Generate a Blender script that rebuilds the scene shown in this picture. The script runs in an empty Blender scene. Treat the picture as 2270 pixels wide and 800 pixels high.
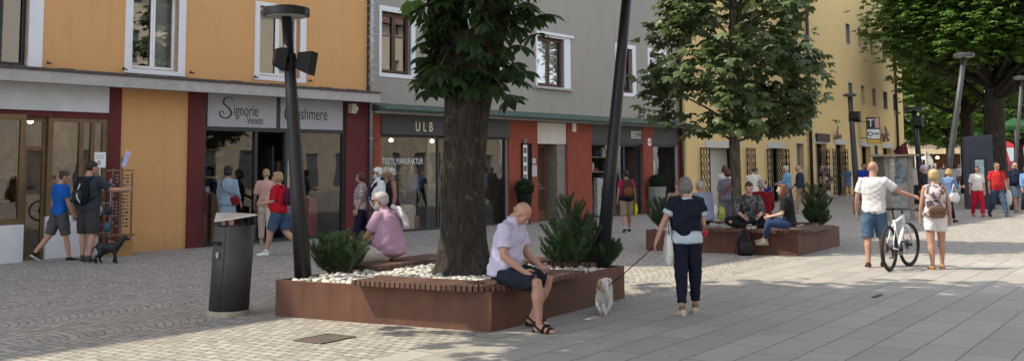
import bpy, math, random
import numpy as np
from mathutils import Vector, Matrix
random.seed(7)
RNG = np.random.default_rng(11)
D2R = math.radians
SC = bpy.context.scene
COL = SC.collection
# ------------------------------------------------------------------ camera
FL = 2300.0; PCX = 1135.0; PCY = 167.0; HC = 1.7
_p = D2R(5.0); _th = 0.006
_f = Vector((0, math.cos(_p), math.sin(_p))); _u = Vector((0, -math.sin(_p), math.cos(_p))); _r = Vector((1, 0, 0))
CR = _r * math.cos(_th) - _u * math.sin(_th)
CU = _u * math.cos(_th) + _r * math.sin(_th)
cam = bpy.data.cameras.new('camera'); camo = bpy.data.objects.new('camera', cam); COL.objects.link(camo)
m = Matrix.Identity(4)
for i in range(3):
    m[i][0] = CR[i]; m[i][1] = CU[i]; m[i][2] = -_f[i]
m[2][3] = HC
camo.matrix_world = m
cam.sensor_width = 36; cam.lens = 36 * FL / 2270; cam.shift_y = -(400 - PCY) / 2270
cam.clip_start = 0.1; cam.clip_end = 2000
SC.camera = camo
def ray(px, py): return _f + CR * ((px - PCX) / FL) + CU * ((PCY - py) / FL)
def G(px, py, z=0.0):
    d = ray(px, py); t = (z - HC) / d.z
    return Vector((d.x * t, d.y * t, z))
def AT(px, py, Y):
    d = ray(px, py); t = Y / d.y
    return Vector((d.x * t, Y, HC + d.z * t))
class Frame:
    def __init__(s, O, vp):
        e = Vector((vp - PCX, FL)).normalized(); s.O = Vector((O[0], O[1])); s.e = e; s.n = Vector((e.y, -e.x)); s.rz = math.atan2(e.y, e.x)
    def q(s, px, py, o=0.0):            # pixel -> (along, z) on the facade plane pushed o metres towards the street
        d = ray(px, py); P = s.O + s.n * o
        t = P.dot(s.n) / (d.x * s.n.x + d.y * s.n.y)
        w = Vector((d.x * t, d.y * t)) - P
        return w.dot(s.e), HC + d.z * t
    def w(s, x, o=0, z=0):
        v = s.O + s.e * x + s.n * o
        return Vector((v.x, v.y, z))
# ------------------------------------------------------------------ objects
def tag(o, label=None, cat=None, group=None, kind=None):
    if label: o['label'] = label
    if cat: o['category'] = cat
    if group: o['group'] = group
    if kind: o['kind'] = kind
    return o
def empty(name, loc=(0, 0, 0), rz=0.0, label=None, cat=None, group=None):
    o = bpy.data.objects.new(name, None); COL.objects.link(o)
    o.location = loc; o.rotation_euler = (0, 0, rz); o.empty_display_size = .1
    return tag(o, label, cat, group)
def copy_tree(o, parent=None):
    c = o.copy(); COL.objects.link(c); c.parent = parent
    for ch in list(o.children): copy_tree(ch, c)
    return c
class MB:
    def __init__(s): s.v = []; s.f = []; s.mi = []; s.n = 0; s.cuts = []
    def add(s, v, f, mi=0):
        v = np.asarray(v, float).reshape(-1, 3); o = s.n
        s.v.append(v); s.n += len(v)
        for q in f: s.f.append(tuple(int(i) + o for i in q)); s.mi.append(mi)
        return s
    def box(s, x0, x1, y0, y1, z0, z1, mi=0):
        v = [(x0, y0, z0), (x1, y0, z0), (x1, y1, z0), (x0, y1, z0), (x0, y0, z1), (x1, y0, z1), (x1, y1, z1), (x0, y1, z1)]
        return s.add(v, [(0, 3, 2, 1), (4, 5, 6, 7), (0, 1, 5, 4), (1, 2, 6, 5), (2, 3, 7, 6), (3, 0, 4, 7)], mi)
    def obox(s, M, hx, hy, hz, mi=0):     # oriented box, M 4x4
        v = [M @ Vector((a * hx, b * hy, c * hz)) for c in (-1, 1) for a, b in ((-1, -1), (1, -1), (1, 1), (-1, 1))]
        return s.add([tuple(p) for p in v], [(0, 3, 2, 1), (4, 5, 6, 7), (0, 1, 5, 4), (1, 2, 6, 5), (2, 3, 7, 6), (3, 0, 4, 7)], mi)
    def bar(s, a, b, w, h, mi=0):         # rectangular bar between two points
        a = Vector(a); b = Vector(b); d = (b - a); L = d.length; d.normalize()
        up = Vector((0, 0, 1)) if abs(d.z) < .95 else Vector((0, 1, 0))
        x = d.cross(up).normalized(); z = x.cross(d)
        M = Matrix.Identity(4)
        for i in range(3): M[i][0] = x[i]; M[i][1] = d[i]; M[i][2] = z[i]; M[i][3] = (a[i] + b[i]) / 2
        return s.obox(M, w / 2, L / 2, h / 2, mi)
    def quad(s, a, b, c, d, mi=0): return s.add([a, b, c, d], [(0, 1, 2, 3)], mi)
    def prism(s, poly, z0, z1, mi=0):
        n = len(poly); v = [(p[0], p[1], z0) for p in poly] + [(p[0], p[1], z1) for p in poly]
        f = [tuple(range(n - 1, -1, -1)), tuple(range(n, 2 * n))] + [(i, (i + 1) % n, (i + 1) % n + n, i + n) for i in range(n)]
        return s.add(v, f, mi)
    def loft(s, rings, caps=True, mi=0):
        n = len(rings[0]); v = np.concatenate([np.asarray(r, float) for r in rings]); f = []
        for k in range(len(rings) - 1):
            for i in range(n):
                j = (i + 1) % n; f.append((k * n + i, k * n + j, (k + 1) * n + j, (k + 1) * n + i))
        if caps:
            f.append(tuple(range(n - 1, -1, -1))); f.append(tuple((len(rings) - 1) * n + i for i in range(n)))
        return s.add(v, f, mi)
    def tube(s, pts, rad, n=8, caps=True, mi=0, flat=1.0):
        P = [Vector(p) for p in pts]
        if not hasattr(rad, '__len__'): rad = [rad] * len(P)
        rings = []; x = None
        for k, p in enumerate(P):
            t = (P[min(k + 1, len(P) - 1)] - P[max(k - 1, 0)])
            if t.length < 1e-9: t = Vector((0, 0, 1))
            t.normalize()
            if x is None:
                a = Vector((1, 0, 0)) if abs(t.x) < .8 else Vector((0, 1, 0)); x = (a - t * a.dot(t)).normalized()
            else:
                x = x - t * x.dot(t)
                x = x.normalized() if x.length > 1e-6 else t.orthogonal().normalized()
            y = t.cross(x)
            rings.append([tuple(p + (x * math.cos(2 * math.pi * i / n) + y * math.sin(2 * math.pi * i / n) * flat) * rad[k]) for i in range(n)])
        return s.loft(rings, caps, mi)
    def ell(s, c, r, M=None, nu=14, nv=9, mi=0):
        v = []; c = Vector(c)
        for j in range(nv + 1):
            ph = math.pi * j / nv
            for i in range(nu):
                t = 2 * math.pi * i / nu
                q = Vector((r[0] * math.sin(ph) * math.cos(t), r[1] * math.sin(ph) * math.sin(t), r[2] * math.cos(ph)))
                if M is not None: q = M @ q
                v.append(tuple(c + q))
        f = [(j * nu + i, (j + 1) * nu + i, (j + 1) * nu + (i + 1) % nu, j * nu + (i + 1) % nu) for j in range(nv) for i in range(nu)]
        return s.add(v, f, mi)
    def mesh(s, name):
        me = bpy.data.meshes.new(name)
        if s.n: me.from_pydata(np.concatenate(s.v).tolist(), [], s.f)
        return me
    def cut(s):                           # what follows is a separate piece: build() makes each piece an object of its own
        s.cuts.append((len(s.v), len(s.f))); return s
    def build(s, name, mat=None, parent=None, smooth=False, loc=None, rz=None, bevel=0):
        if s.cuts:
            cs = [(0, 0)] + s.cuts + [(len(s.v), len(s.f))]; last = None; off = 0
            for (a, fa), (b_, fb) in zip(cs, cs[1:]):
                if b_ == a: continue
                q = MB(); q.v = s.v[a:b_]; q.n = sum(len(x) for x in q.v); q.f = [tuple(i - off for i in f) for f in s.f[fa:fb]]; q.mi = s.mi[fa:fb]; off += q.n
                last = q.build(name, mat, parent, smooth, loc, rz, bevel)
            return last
        me = s.mesh(name); mats = mat if isinstance(mat, (list, tuple)) else [mat]
        for q in mats: me.materials.append(q)
        if len(mats) > 1: me.polygons.foreach_set('material_index', s.mi)
        if smooth: me.polygons.foreach_set('use_smooth', [True] * len(me.polygons))
        me.update()
        o = bpy.data.objects.new(name, me); COL.objects.link(o)
        if parent: o.parent = parent
        if loc is not None: o.location = loc
        if rz is not None: o.rotation_euler = (0, 0, rz)
        if bevel:
            b = o.modifiers.new('bevel', 'BEVEL'); b.width = bevel; b.segments = 2; b.limit_method = 'ANGLE'
        return o
def fast_mesh(name, V, F, mat, parent=None, smooth=False):       # V (n,3), F (m,k) arrays
    me = bpy.data.meshes.new(name); V = np.ascontiguousarray(V, np.float32); F = np.ascontiguousarray(F, np.int32)
    me.vertices.add(len(V)); me.vertices.foreach_set('co', V.ravel())
    k = F.shape[1]; me.loops.add(F.size); me.loops.foreach_set('vertex_index', F.ravel())
    me.polygons.add(len(F)); me.polygons.foreach_set('loop_start', np.arange(0, F.size, k, dtype=np.int32))
    me.polygons.foreach_set('loop_total', np.full(len(F), k, np.int32))
    if smooth: me.polygons.foreach_set('use_smooth', np.ones(len(F), bool))
    me.materials.append(mat); me.update(calc_edges=True); me.validate()
    o = bpy.data.objects.new(name, me); COL.objects.link(o)
    if parent: o.parent = parent
    return o
# ------------------------------------------------------------------ materials
class NT:
    def __init__(s, name):
        s.m = bpy.data.materials.new(name); s.m.use_nodes = True; s.t = s.m.node_tree; s.t.nodes.clear()
        s.out = s.n('ShaderNodeOutputMaterial')
    def n(s, typ, **kw):
        q = s.t.nodes.new(typ)
        for k, v in kw.items(): setattr(q, k, v)
        return q
    def set(s, sock, v):
        if hasattr(v, 'is_output') or isinstance(v, bpy.types.NodeSocket): s.t.links.new(v, sock)
        elif v is not None:
            if isinstance(v, (tuple, list)) and len(v) == 3 and len(sock.default_value) == 4: v = (*v, 1)
            sock.default_value = v
    def math(s, op, a, b=None, c=None):
        q = s.n('ShaderNodeMath', operation=op)
        s.set(q.inputs[0], a)
        if b is not None: s.set(q.inputs[1], b)
        if c is not None: s.set(q.inputs[2], c)
        return q.outputs[0]
    def mix(s, f, a, b, typ='MIX'):
        q = s.n('ShaderNodeMix', data_type='RGBA', blend_type=typ)
        s.set(q.inputs[0], f); s.set(q.inputs[6], a); s.set(q.inputs[7], b)
        return q.outputs[2]
    def ramp(s, f, *st):
        q = s.n('ShaderNodeValToRGB'); e = q.color_ramp.elements
        while len(e) < len(st): e.new(.5)
        for k, (p, c) in enumerate(st):
            e[k].position = p; e[k].color = (*c, 1) if hasattr(c, '__len__') else (c, c, c, 1)
        s.set(q.inputs[0], f); return q.outputs[0]
    def noise(s, vec, scale, detail=3, rough=.55, out=0):
        q = s.n('ShaderNodeTexNoise'); s.set(q.inputs['Vector'], vec)
        q.inputs['Scale'].default_value = scale; q.inputs['Detail'].default_value = detail; q.inputs['Roughness'].default_value = rough
        return q.outputs[out]
    def obj(s): return s.n('ShaderNodeTexCoord').outputs['Object']
    def bump(s, h, strength=.4, dist=.02):
        q = s.n('ShaderNodeBump'); s.set(q.inputs['Height'], h)
        q.inputs['Strength'].default_value = strength; q.inputs['Distance'].default_value = dist
        return q.outputs[0]
    def bsdf(s, col, rough=.7, metal=0, normal=None, spec=.5, **kw):
        q = s.n('ShaderNodeBsdfPrincipled')
        s.set(q.inputs['Base Color'], col); s.set(q.inputs['Roughness'], rough); s.set(q.inputs['Metallic'], metal)
        q.inputs['Specular IOR Level'].default_value = spec
        if normal is not None: s.set(q.inputs['Normal'], normal)
        for k, v in kw.items(): s.set(q.inputs[k], v)
        return q.outputs[0]
    def done(s, sh): s.t.links.new(sh, s.out.inputs[0]); return s.m
_MC = {}
def mat(name, col, rough=.7, metal=0, var=.15, scale=6, bump=.15, bscale=60, spec=.4, dist=.01):
    if name in _MC: return _MC[name]
    t = NT(name); o = t.obj(); n = t.noise(o, scale, 4)
    lo = tuple(c * (1 - var) for c in col); hi = tuple(min(1, c * (1 + var)) for c in col)
    c = t.ramp(n, (.3, lo), (.7, hi))
    nm = t.bump(t.noise(o, bscale, 3), bump, dist) if bump else None
    _MC[name] = t.done(t.bsdf(c, rough, metal, nm, spec)); return _MC[name]
def plaster(name, col, rain=.12):
    t = NT(name); o = t.obj()
    n1 = t.noise(o, .7, 4); n2 = t.noise(o, 9, 4); 
    mp = t.n('ShaderNodeMapping'); t.set(mp.inputs[0], o); mp.inputs['Scale'].default_value = (3, 3, .25)
    n3 = t.noise(mp.outputs[0], 1.5, 4)
    c = t.mix(t.math('MULTIPLY', n1, .5), col, tuple(x * .78 for x in col))
    c = t.mix(t.math('MULTIPLY', n2, .35), c, tuple(min(1, x * 1.15) for x in col))
    c = t.mix(t.ramp(n3, (.5, 0), (.75, rain)), c, tuple(x * .5 for x in col))
    pt = t.ramp(t.noise(o, 1.7, 5, .65), (.55, 0), (.60, .25)); c = t.mix(pt, c, tuple(x * .86 for x in col))
    sp = t.n('ShaderNodeSeparateXYZ'); t.set(sp.inputs[0], o)
    ft = t.math('MULTIPLY', t.ramp(t.math('ADD', sp.outputs[2], t.math('MULTIPLY', n2, .5)), (.25, .55), (.75, 0)), t.ramp(n1, (.3, .4), (.7, 1)))
    c = t.mix(ft, c, tuple(x * .55 + .02 for x in col))
    h = t.noise(o, 70, 4, .7)
    return t.done(t.bsdf(c, .92, 0, t.bump(h, .5, .012), .2))
def glass(name, base=.10, tint=(.92, .95, .95), k=.9):
    t = NT(name)
    fr = t.n('ShaderNodeFresnel'); fr.inputs[0].default_value = 1.6
    f = t.math('MINIMUM', t.math('ADD', t.math('MULTIPLY', fr.outputs[0], k), base), .95)
    tr = t.n('ShaderNodeBsdfTransparent'); t.set(tr.inputs[0], tint)
    gl = t.n('ShaderNodeBsdfGlossy'); gl.inputs['Roughness'].default_value = .005; t.set(gl.inputs[0], (.95, .97, 1))
    o = t.obj(); wv = t.noise(o, .9, 1)
    nb = t.bump(wv, .06, .05); t.set(gl.inputs['Normal'], nb)
    mx = t.n('ShaderNodeMixShader'); t.set(mx.inputs[0], f)
    t.t.links.new(tr.outputs[0], mx.inputs[1]); t.t.links.new(gl.outputs[0], mx.inputs[2])
    return t.done(mx.outputs[0])
def emit(name, col, st):
    t = NT(name); e = t.n('ShaderNodeEmission'); t.set(e.inputs[0], col); e.inputs[1].default_value = st
    return t.done(e.outputs[0])
def leafmat(name, c1, c2, tr=(.25, .4, .05), rough=.45):
    t = NT(name); g = t.n('ShaderNodeNewGeometry'); rn = g.outputs['Random Per Island']
    c = t.ramp(rn, (0, c1), (.75, c2), (1, tuple(x * 1.35 for x in c2)))
    p = t.bsdf(c, rough, 0, None, .35)
    tl = t.n('ShaderNodeBsdfTranslucent'); t.set(tl.inputs[0], t.mix(.6, c, tr))
    mx = t.n('ShaderNodeMixShader'); mx.inputs[0].default_value = .28
    t.t.links.new(p, mx.inputs[1]); t.t.links.new(tl.outputs[0], mx.inputs[2])
    return t.done(mx.outputs[0])
# ------------------------------------------------------------------ light
SUN_EL = D2R(53); SUN_AZ = D2R(-90)          # sun stands to the left (-X)
w = bpy.data.worlds.new('World'); SC.world = w; w.use_nodes = True
nt = w.node_tree; bg = nt.nodes['Background']
sky = nt.nodes.new('ShaderNodeTexSky'); sky.sky_type = 'NISHITA'; sky.sun_disc = False
sky.sun_elevation = SUN_EL; sky.sun_rotation = SUN_AZ; sky.altitude = 800; sky.dust_density = 2.0
hs = nt.nodes.new('ShaderNodeHueSaturation'); hs.inputs['Saturation'].default_value = .34
nt.links.new(sky.outputs[0], hs.inputs['Color']); nt.links.new(hs.outputs[0], bg.inputs[0]); bg.inputs[1].default_value = .15
sl = bpy.data.lights.new('sun', 'SUN'); sl.energy = 2.15; sl.angle = D2R(.5); sl.color = (1, .89, .71)
so = bpy.data.objects.new('sun', sl); COL.objects.link(so)
sd = Vector((math.cos(SUN_EL), 0.02, -math.sin(SUN_EL)))     # direction the light travels
so.rotation_euler = sd.to_track_quat('-Z', 'Y').to_euler(); so.location = (-30, 10, 40)
SC.view_settings.view_transform = 'Standard'; SC.view_settings.look = 'None'; SC.view_settings.exposure = 1.6; SC.view_settings.gamma = 1
SC.cycles.max_bounces = 6; SC.cycles.transparent_max_bounces = 16; SC.cycles.use_denoising = True
# ------------------------------------------------------------------ shared materials
M_METAL = mat('dark_grey_metal', (.03, .032, .035), .45, .3, .12, 12, .08, 200)
M_BLACK = mat('black_plastic', (.011, .011, .012), .6, 0, .1, 10, .05, 200, .2)
M_WHITE = mat('white_paint', (.78, .79, .8), .55, 0, .05, 4, .06, 80)
M_GLASS = glass('shop_glass', .10)
M_WGLASS = glass('window_glass', .16)
# ------------------------------------------------------------------ ground
STREET = Frame((0, 0), 2700)       # paving direction
RZ = STREET.rz
def sett_material(name, arcs, col, joint, row=.105, width=.115):
    t = NT(name); o = t.obj(); sp = t.n('ShaderNodeSeparateXYZ'); t.set(sp.inputs[0], o)
    u, v = sp.outputs[0], sp.outputs[1]
    wob = t.noise(o, 2.2, 3, .6, out=1); sw = t.n('ShaderNodeSeparateXYZ'); t.set(sw.inputs[0], wob)
    if arcs:
        W = 1.35; R = .86
        col_i = t.math('FLOOR', t.math('DIVIDE', v, W))
        vl = t.math('SUBTRACT', v, t.math('MULTIPLY', t.math('ADD', col_i, .5), W))
        arc = t.math('SQRT', t.math('SUBTRACT', R * R, t.math('MULTIPLY', vl, vl)))
        uu = t.math('ADD', t.math('SUBTRACT', u, arc), t.math('MULTIPLY', col_i, .371))
        ang = t.math('MULTIPLY', t.math('ARCSINE', t.math('DIVIDE', vl, R)), R)
        bx = t.math('ADD', ang, t.math('MULTIPLY', sw.outputs[0], .15)); by = t.math('ADD', uu, t.math('MULTIPLY', sw.outputs[1], .10))
    else:
        bx = t.math('ADD', v, t.math('MULTIPLY', sw.outputs[0], .09)); by = t.math('ADD', u, t.math('MULTIPLY', sw.outputs[1], .07))
    cb = t.n('ShaderNodeCombineXYZ'); t.set(cb.inputs[0], bx); t.set(cb.inputs[1], by)
    br = t.n('ShaderNodeTexBrick'); t.set(br.inputs['Vector'], cb.outputs[0])
    br.inputs['Scale'].default_value = 1; br.inputs['Brick Width'].default_value = width; br.inputs['Row Height'].default_value = row
    br.inputs['Mortar Size'].default_value = .010; br.inputs['Mortar Smooth'].default_value = .4
    t.set(br.inputs['Color1'], tuple(c * .72 for c in col)); t.set(br.inputs['Color2'], tuple(c * 1.18 for c in col)); t.set(br.inputs['Mortar'], joint)
    nz = t.noise(o, 1.1, 4); fine = t.noise(o, 130, 3, .7)
    c = t.mix(t.ramp(nz, (.35, 0), (.75, .30)), br.outputs['Color'], tuple(x * .55 for x in col))
    # joints are deep in some places and swept full of sand in others
    fill = t.ramp(t.noise(o, 7, 3), (.36, 0), (.56, 1))
    jm = t.math('MULTIPLY', br.outputs['Fac'], t.math('SUBTRACT', 1.0, fill))
    c = t.mix(t.math('MULTIPLY', t.math('SUBTRACT', br.outputs['Fac'], jm), .55), c, tuple(x * .9 for x in col))
    c = t.mix(t.math('MULTIPLY', fine, .3), c, tuple(x * .6 for x in col))
    h = t.math('SUBTRACT', t.math('MULTIPLY', fine, .22), t.math('ADD', jm, t.math('MULTIPLY', br.outputs['Fac'], .4)))
    return t.done(t.bsdf(c, .8, 0, t.bump(h, .9, .012), .35))
def slab_material():
    t = NT('granite_slabs'); o = t.obj()
    br = t.n('ShaderNodeTexBrick'); wv = t.n('ShaderNodeVectorMath', operation='MULTIPLY_ADD'); t.set(wv.inputs[0], t.noise(o, 1.3, 2, out=1)); wv.inputs[1].default_value = (.03, .03, 0); t.set(wv.inputs[2], o); t.set(br.inputs['Vector'], wv.outputs[0])
    col = (.31, .295, .268)
    br.inputs['Scale'].default_value = 1; br.inputs['Brick Width'].default_value = .95; br.inputs['Row Height'].default_value = .40
    br.inputs['Mortar Size'].default_value = .0075; br.inputs['Mortar Smooth'].default_value = .3; br.offset = .37
    t.set(br.inputs['Color1'], tuple(c * .87 for c in col)); t.set(br.inputs['Color2'], tuple(c * 1.10 for c in col)); t.set(br.inputs['Mortar'], (.075, .07, .065))
    nz = t.noise(o, .8, 5); fine = t.noise(o, 160, 3, .7); mid = t.noise(o, 5, 4)
    c = t.mix(t.ramp(nz, (.4, 0), (.75, .28)), br.outputs['Color'], tuple(x * .6 for x in col))
    c = t.mix(t.ramp(mid, (.5, 0), (.8, .3)), c, tuple(x * .7 for x in col))
    c = t.mix(t.math('MULTIPLY', fine, .25), c, tuple(x * .62 for x in col))
    spots = t.math('ADD', t.ramp(t.noise(o, 9, 1), (.70, 0), (.74, .5)), t.ramp(t.noise(o, 1.6, 6, .75), (.60, 0), (.72, .35)))
    c = t.mix(spots, c, (.12, .11, .10))
    h = t.math('SUBTRACT', t.math('MULTIPLY', fine, .2), br.outputs['Fac'])
    return t.done(t.bsdf(c, .72, 0, t.bump(h, .6, .006), .4))
def street_local(p):            # world xy -> street-frame xy
    v = Vector((p[0], p[1])); return (v.dot(STREET.e), -v.dot(STREET.n))
g = MB(); g.quad((-400, -400, 0), (400, -400, 0), (400, 400, 0), (-400, 400, 0))
go = g.build('cobbled_square', sett_material('arc_setts', True, (.365, .342, .31), (.045, .042, .038)), rz=RZ); tag(go, kind='structure')
def sheet(name, pts, z, material):
    b = MB(); L = [street_local(p) for p in pts]
    b.add([(x, y, z) for x, y in L], [tuple(range(len(L)))])
    o = b.build(name, material, rz=RZ); tag(o, kind='structure'); return o
PA, PB, PC_ = (G(610, 700), G(1090, 737), G(1385, 660))
PD = PA + PC_ - PB
e3 = Vector((STREET.e.x, STREET.e.y, 0)); n3 = Vector((STREET.n.x, STREET.n.y, 0))
# straight-laid setts in front of the first planter
S0 = PB - e3 * 20 - n3 * 0; 
sheet('straight_sett_paving', [PB - e3 * 16 + n3 * .02, PB + n3 * .02, PB + (PA - PB) * .4, PA + (PA - PB) * .10 + e3 * -.1, PA + (PA - PB) * .85 - e3 * 16], .004, sett_material('straight_setts', False, (.33, .315, .285), (.05, .045, .038), .12, .125))
# large slabs of the promenade
K = G(1866, 558)
Kl = PB + e3 * (K - PB).dot(e3)
far_edge = (n3 * 30)
sheet('slab_paving', [PB - e3 * 18, PB - e3 * 18 + n3 * 30, Kl + n3 * 30 - e3 * 1.0, Kl], .008, slab_material())
# drain cover and gully grates, flush with the paving
def grate(px, py, w, d, label, rz=RZ):
    p = G(px, py); o = empty('drain_cover', (p.x, p.y, .0045 if px < 1000 else .0085), rz, label, 'drain cover')
    e = .03 if d > .1 else .012
    f = MB()
    for a in ((-w, w, -d, -d + e), (-w, w, d - e, d), (-w, -w + e, -d + e, d - e), (w - e, w, -d + e, d - e)): f.box(*a, 0, .012)
    f.build('frame', mat('rusty_iron', (.10, .085, .07), .75, .3, .3, 20), o)
    b = MB(); b.box(-w + e + .001, w - e - .001, -d + e + .001, d - e - .001, 0, .004)
    n = max(3, int(2 * w / .07))
    for i in range(n):
        x = -w + .05 + i * (2 * w - .1) / (n - 1); b.box(x - .016, x + .016, -d + .031 + .1 * (d > .1) * 0, d - .031, .005, .010) if d > .1 else None
    b.build('plate', mat('rusty_iron2', (.12, .10, .085), .8, .2, .3, 20), o)
grate(720, 752, .25, .19, 'rusty square drain cover in the sunlit setts before the large planter')
grate(1945, 658, .17, .03, 'narrow dark gully slot in the slabs below the bicycle')
# ------------------------------------------------------------------ corten planters
def corten():
    t = NT('corten_steel'); o = t.obj()
    n1 = t.noise(o, 1.6, 5, .65); n2 = t.noise(o, 35, 4, .7)
    mp = t.n('ShaderNodeMapping'); t.set(mp.inputs[0], o); mp.inputs['Scale'].default_value = (7, 7, .5)
    st = t.noise(mp.outputs[0], 1, 4)
    c = t.ramp(n1, (.3, (.075, .034, .022)), (.55, (.115, .050, .030)), (.8, (.16, .075, .042)))
    c = t.mix(t.ramp(st, (.45, 0), (.75, .5)), c, (.06, .032, .026))
    c = t.mix(t.ramp(n2, (.55, 0), (.8, .6)), c, (.19, .09, .05))
    return t.done(t.bsdf(c, .72, .15, t.bump(n2, .35, .006), .4))
M_CORTEN = corten()
M_SOIL = mat('dark_soil', (.05, .04, .03), .95, 0, .4, 15, .8, 40, dist=.03)
def wood_bench():
    t = NT('bench_wood'); o = t.obj(); g = t.n('ShaderNodeNewGeometry')
    n = t.noise(o, 22, 4)
    c = t.mix(g.outputs['Random Per Island'], (.075, .036, .024), (.15, .078, .05))
    c = t.mix(t.math('MULTIPLY', n, .6), c, (.075, .05, .038))
    return t.done(t.bsdf(c, .65, 0, t.bump(n, .3, .004), .4))
M_BENCH = wood_bench()
def stones_mat():
    t = NT('river_stone'); g = t.n('ShaderNodeNewGeometry'); o = t.obj()
    c = t.ramp(g.outputs['Random Per Island'], (0, (.30, .30, .29)), (.3, (.38, .37, .34)), (.65, (.52, .50, .45)), (1, (.66, .63, .57)))
    c = t.mix(t.math('MULTIPLY', t.noise(o, 18, 3), .45), c, (.34, .33, .30))
    return t.done(t.bsdf(c, .6, 0, t.bump(t.noise(o, 40), .15, .01), .4))
M_STONE = stones_mat()
def lerp2(a, b, t): return a + (b - a) * t
def pebbles(name, quad, z, n, holes, label, big=.062):
    A, B, C, D = quad; V = []; Fs = []; base = 0
    iv = MB(); iv.ell((0, 0, 0), (1, 1, 1), None, 9, 6); tv = np.concatenate(iv.v); tf = np.array(iv.f)
    rng = np.random.default_rng(n); pts = []
    tries = 0
    while len(pts) < n and tries < n * 40:
        tries += 1
        a, b = rng.random(2); p = A + (B - A) * a + (D - A) * b
        if any((p.x - h[0]) ** 2 + (p.y - h[1]) ** 2 < h[2] ** 2 for h in holes): continue
        r = big * rng.uniform(.55, 1.0)
        if any((p.x - q[0]) ** 2 + (p.y - q[1]) ** 2 < ((r + q[2]) * .74) ** 2 for q in pts): continue
        pts.append((p.x, p.y, r))
    for x, y, r in pts:
        a = rng.uniform(0, 6.28); ca, sa = math.cos(a), math.sin(a)
        v = tv * np.array([r * rng.uniform(.9, 1.25), r * rng.uniform(.62, .9), r * rng.uniform(.42, .62)])
        ti = rng.uniform(-.35, .35); v = np.stack([v[:, 0], v[:, 1] * math.cos(ti) - v[:, 2] * math.sin(ti), v[:, 1] * math.sin(ti) + v[:, 2] * math.cos(ti)], 1)
        v = np.stack([v[:, 0] * ca - v[:, 1] * sa + x, v[:, 0] * sa + v[:, 1] * ca + y, v[:, 2] + z + rng.uniform(-.005, .03)], 1)
        V.append(v); Fs.append(tf + base); base += len(v)
    o = fast_mesh(name, np.concatenate(V), np.concatenate(Fs), M_STONE, None, True); tag(o, label, 'pebbles', None, 'stuff'); return o
def planter(A, B, C, label, h, soil, side_bench, front_from, right_to, backbench):
    D = A + C - B
    o = empty('planter', A, 0, label, 'planter'); T = -A
    u = (B - A); Lu = u.length; u.normalize(); v = (D - A); Lv = v.length; v.normalize()
    ctr = (A + C) / 2
    b = MB(); th = .012
    def wall(P, Q):
        d = (Q - P).normalized(); nn = Vector((d.y, -d.x, 0))
        if nn.dot((P + Q) / 2 - ctr) < 0: nn = -nn
        a1, a2 = P + T, Q + T; b1, b2 = P + T - nn * th, Q + T - nn * th
        return a1, a2, b1, b2
    ring_o = [A + T, B + T, C + T, D + T]
    def inset(r):
        return [A + T + (u + v) * r, B + T + (-u + v) * r, C + T + (-u - v) * r, D + T + (u - v) * r]
    ri = inset(.045)
    V = [tuple(p) for p in ring_o] + [(p.x, p.y, h) for p in ring_o] + [(p.x, p.y, h) for p in ri] + [(p.x, p.y, soil - .08) for p in ri]
    f = []
    for i in range(4):
        j = (i + 1) % 4; f += [(i, j, 4 + j, 4 + i), (4 + i, 4 + j, 8 + j, 8 + i), (8 + i, 8 + j, 12 + j, 12 + i)]
    b.add(V, f); b.build('wall', M_CORTEN, o, bevel=.004)
    s = MB(); s.add([(p.x, p.y, soil - .05) for p in inset(.046)], [(0, 1, 2, 3)]); s.build('soil_bed', M_SOIL, o)
    # slatted seat on the front corner: slats lie across each edge, fanned round the corner
    st = MB(); ov = .13; dep = .42; zt = h + .062; zb = h + .004; sw = .048; gp = .016
    nF = int(Lu * (1 - front_from) / (sw + gp)); 
    for i in range(nF):
        x = Lu - .40 - i * (sw + gp)
        if x < Lu * front_from: break
        p0 = A + T + u * (x - sw) - v * ov; p1 = A + T + u * x - v * ov; q1 = p1 + v * (ov + dep); q0 = p0 + v * (ov + dep)
        st.prism([(p.x, p.y) for p in (p0, p1, q1, q0)], zb, zt)
    nR = int(Lv * right_to / (sw + gp)); Bt = B + T
    for i in range(nR):
        y = .40 + i * (sw + gp)
        if y > Lv * right_to: break
        p0 = Bt + v * y + u * ov; p1 = Bt + v * (y + sw) + u * ov; q1 = p1 - u * (ov + dep); q0 = p0 - u * (ov + dep)
        st.prism([(p.x, p.y) for p in (p0, p1, q1, q0)], zb, zt)
    cc = Bt - u * .40 + v * .40
    for i in range(14):                              # rounded corner fan
        a0 = (i + .08) / 14 * math.pi / 2; a1 = (i + .80) / 14 * math.pi / 2
        def P(a, r): return cc + (-v * math.cos(a) + u * math.sin(a)) * r
        ro = .40 + ov; rin = .06
        st.prism([(p.x, p.y) for p in (P(a0, ro), P(a1, ro), P(a1, rin), P(a0, rin))], zb, zt)
    tag(st.build('bench_seat', M_BENCH, o, bevel=.005), None)
    if backbench:
        bb = MB(); Dt = D + T
        for i in range(int(1.9 / (sw + gp))):
            x = .05 + i * (sw + gp)
            p0 = Dt - v * x + (-u) * ov; p1 = Dt - v * (x + sw) + (-u) * ov; q1 = p1 + u * (ov + dep); q0 = p0 + u * (ov + dep)
            bb.prism([(p.x, p.y) for p in (p0, p1, q1, q0)][::-1], zb, zt)
        for i in range(int(2.2 / (sw + gp))):
            x = .45 + i * (sw + gp)
            p0 = Dt + u * x + v * ov; p1 = Dt + u * (x + sw) + v * ov; q1 = p1 - v * (ov + dep); q0 = p0 - v * (ov + dep)
            bb.prism([(p.x, p.y) for p in (p0, p1, q1, q0)][::-1], zb, zt)
        bb.build('bench_seat', M_BENCH, o, bevel=.005)
    return o, (A, B, C, D, u, v, Lu, Lv)
H1 = .41
pl1, Q1 = planter(PA, PB, PC_, 'rust brown steel planter with the thick trunk and a bald man on its corner', H1, H1 - .03, True, .42, .58, True)
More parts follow.
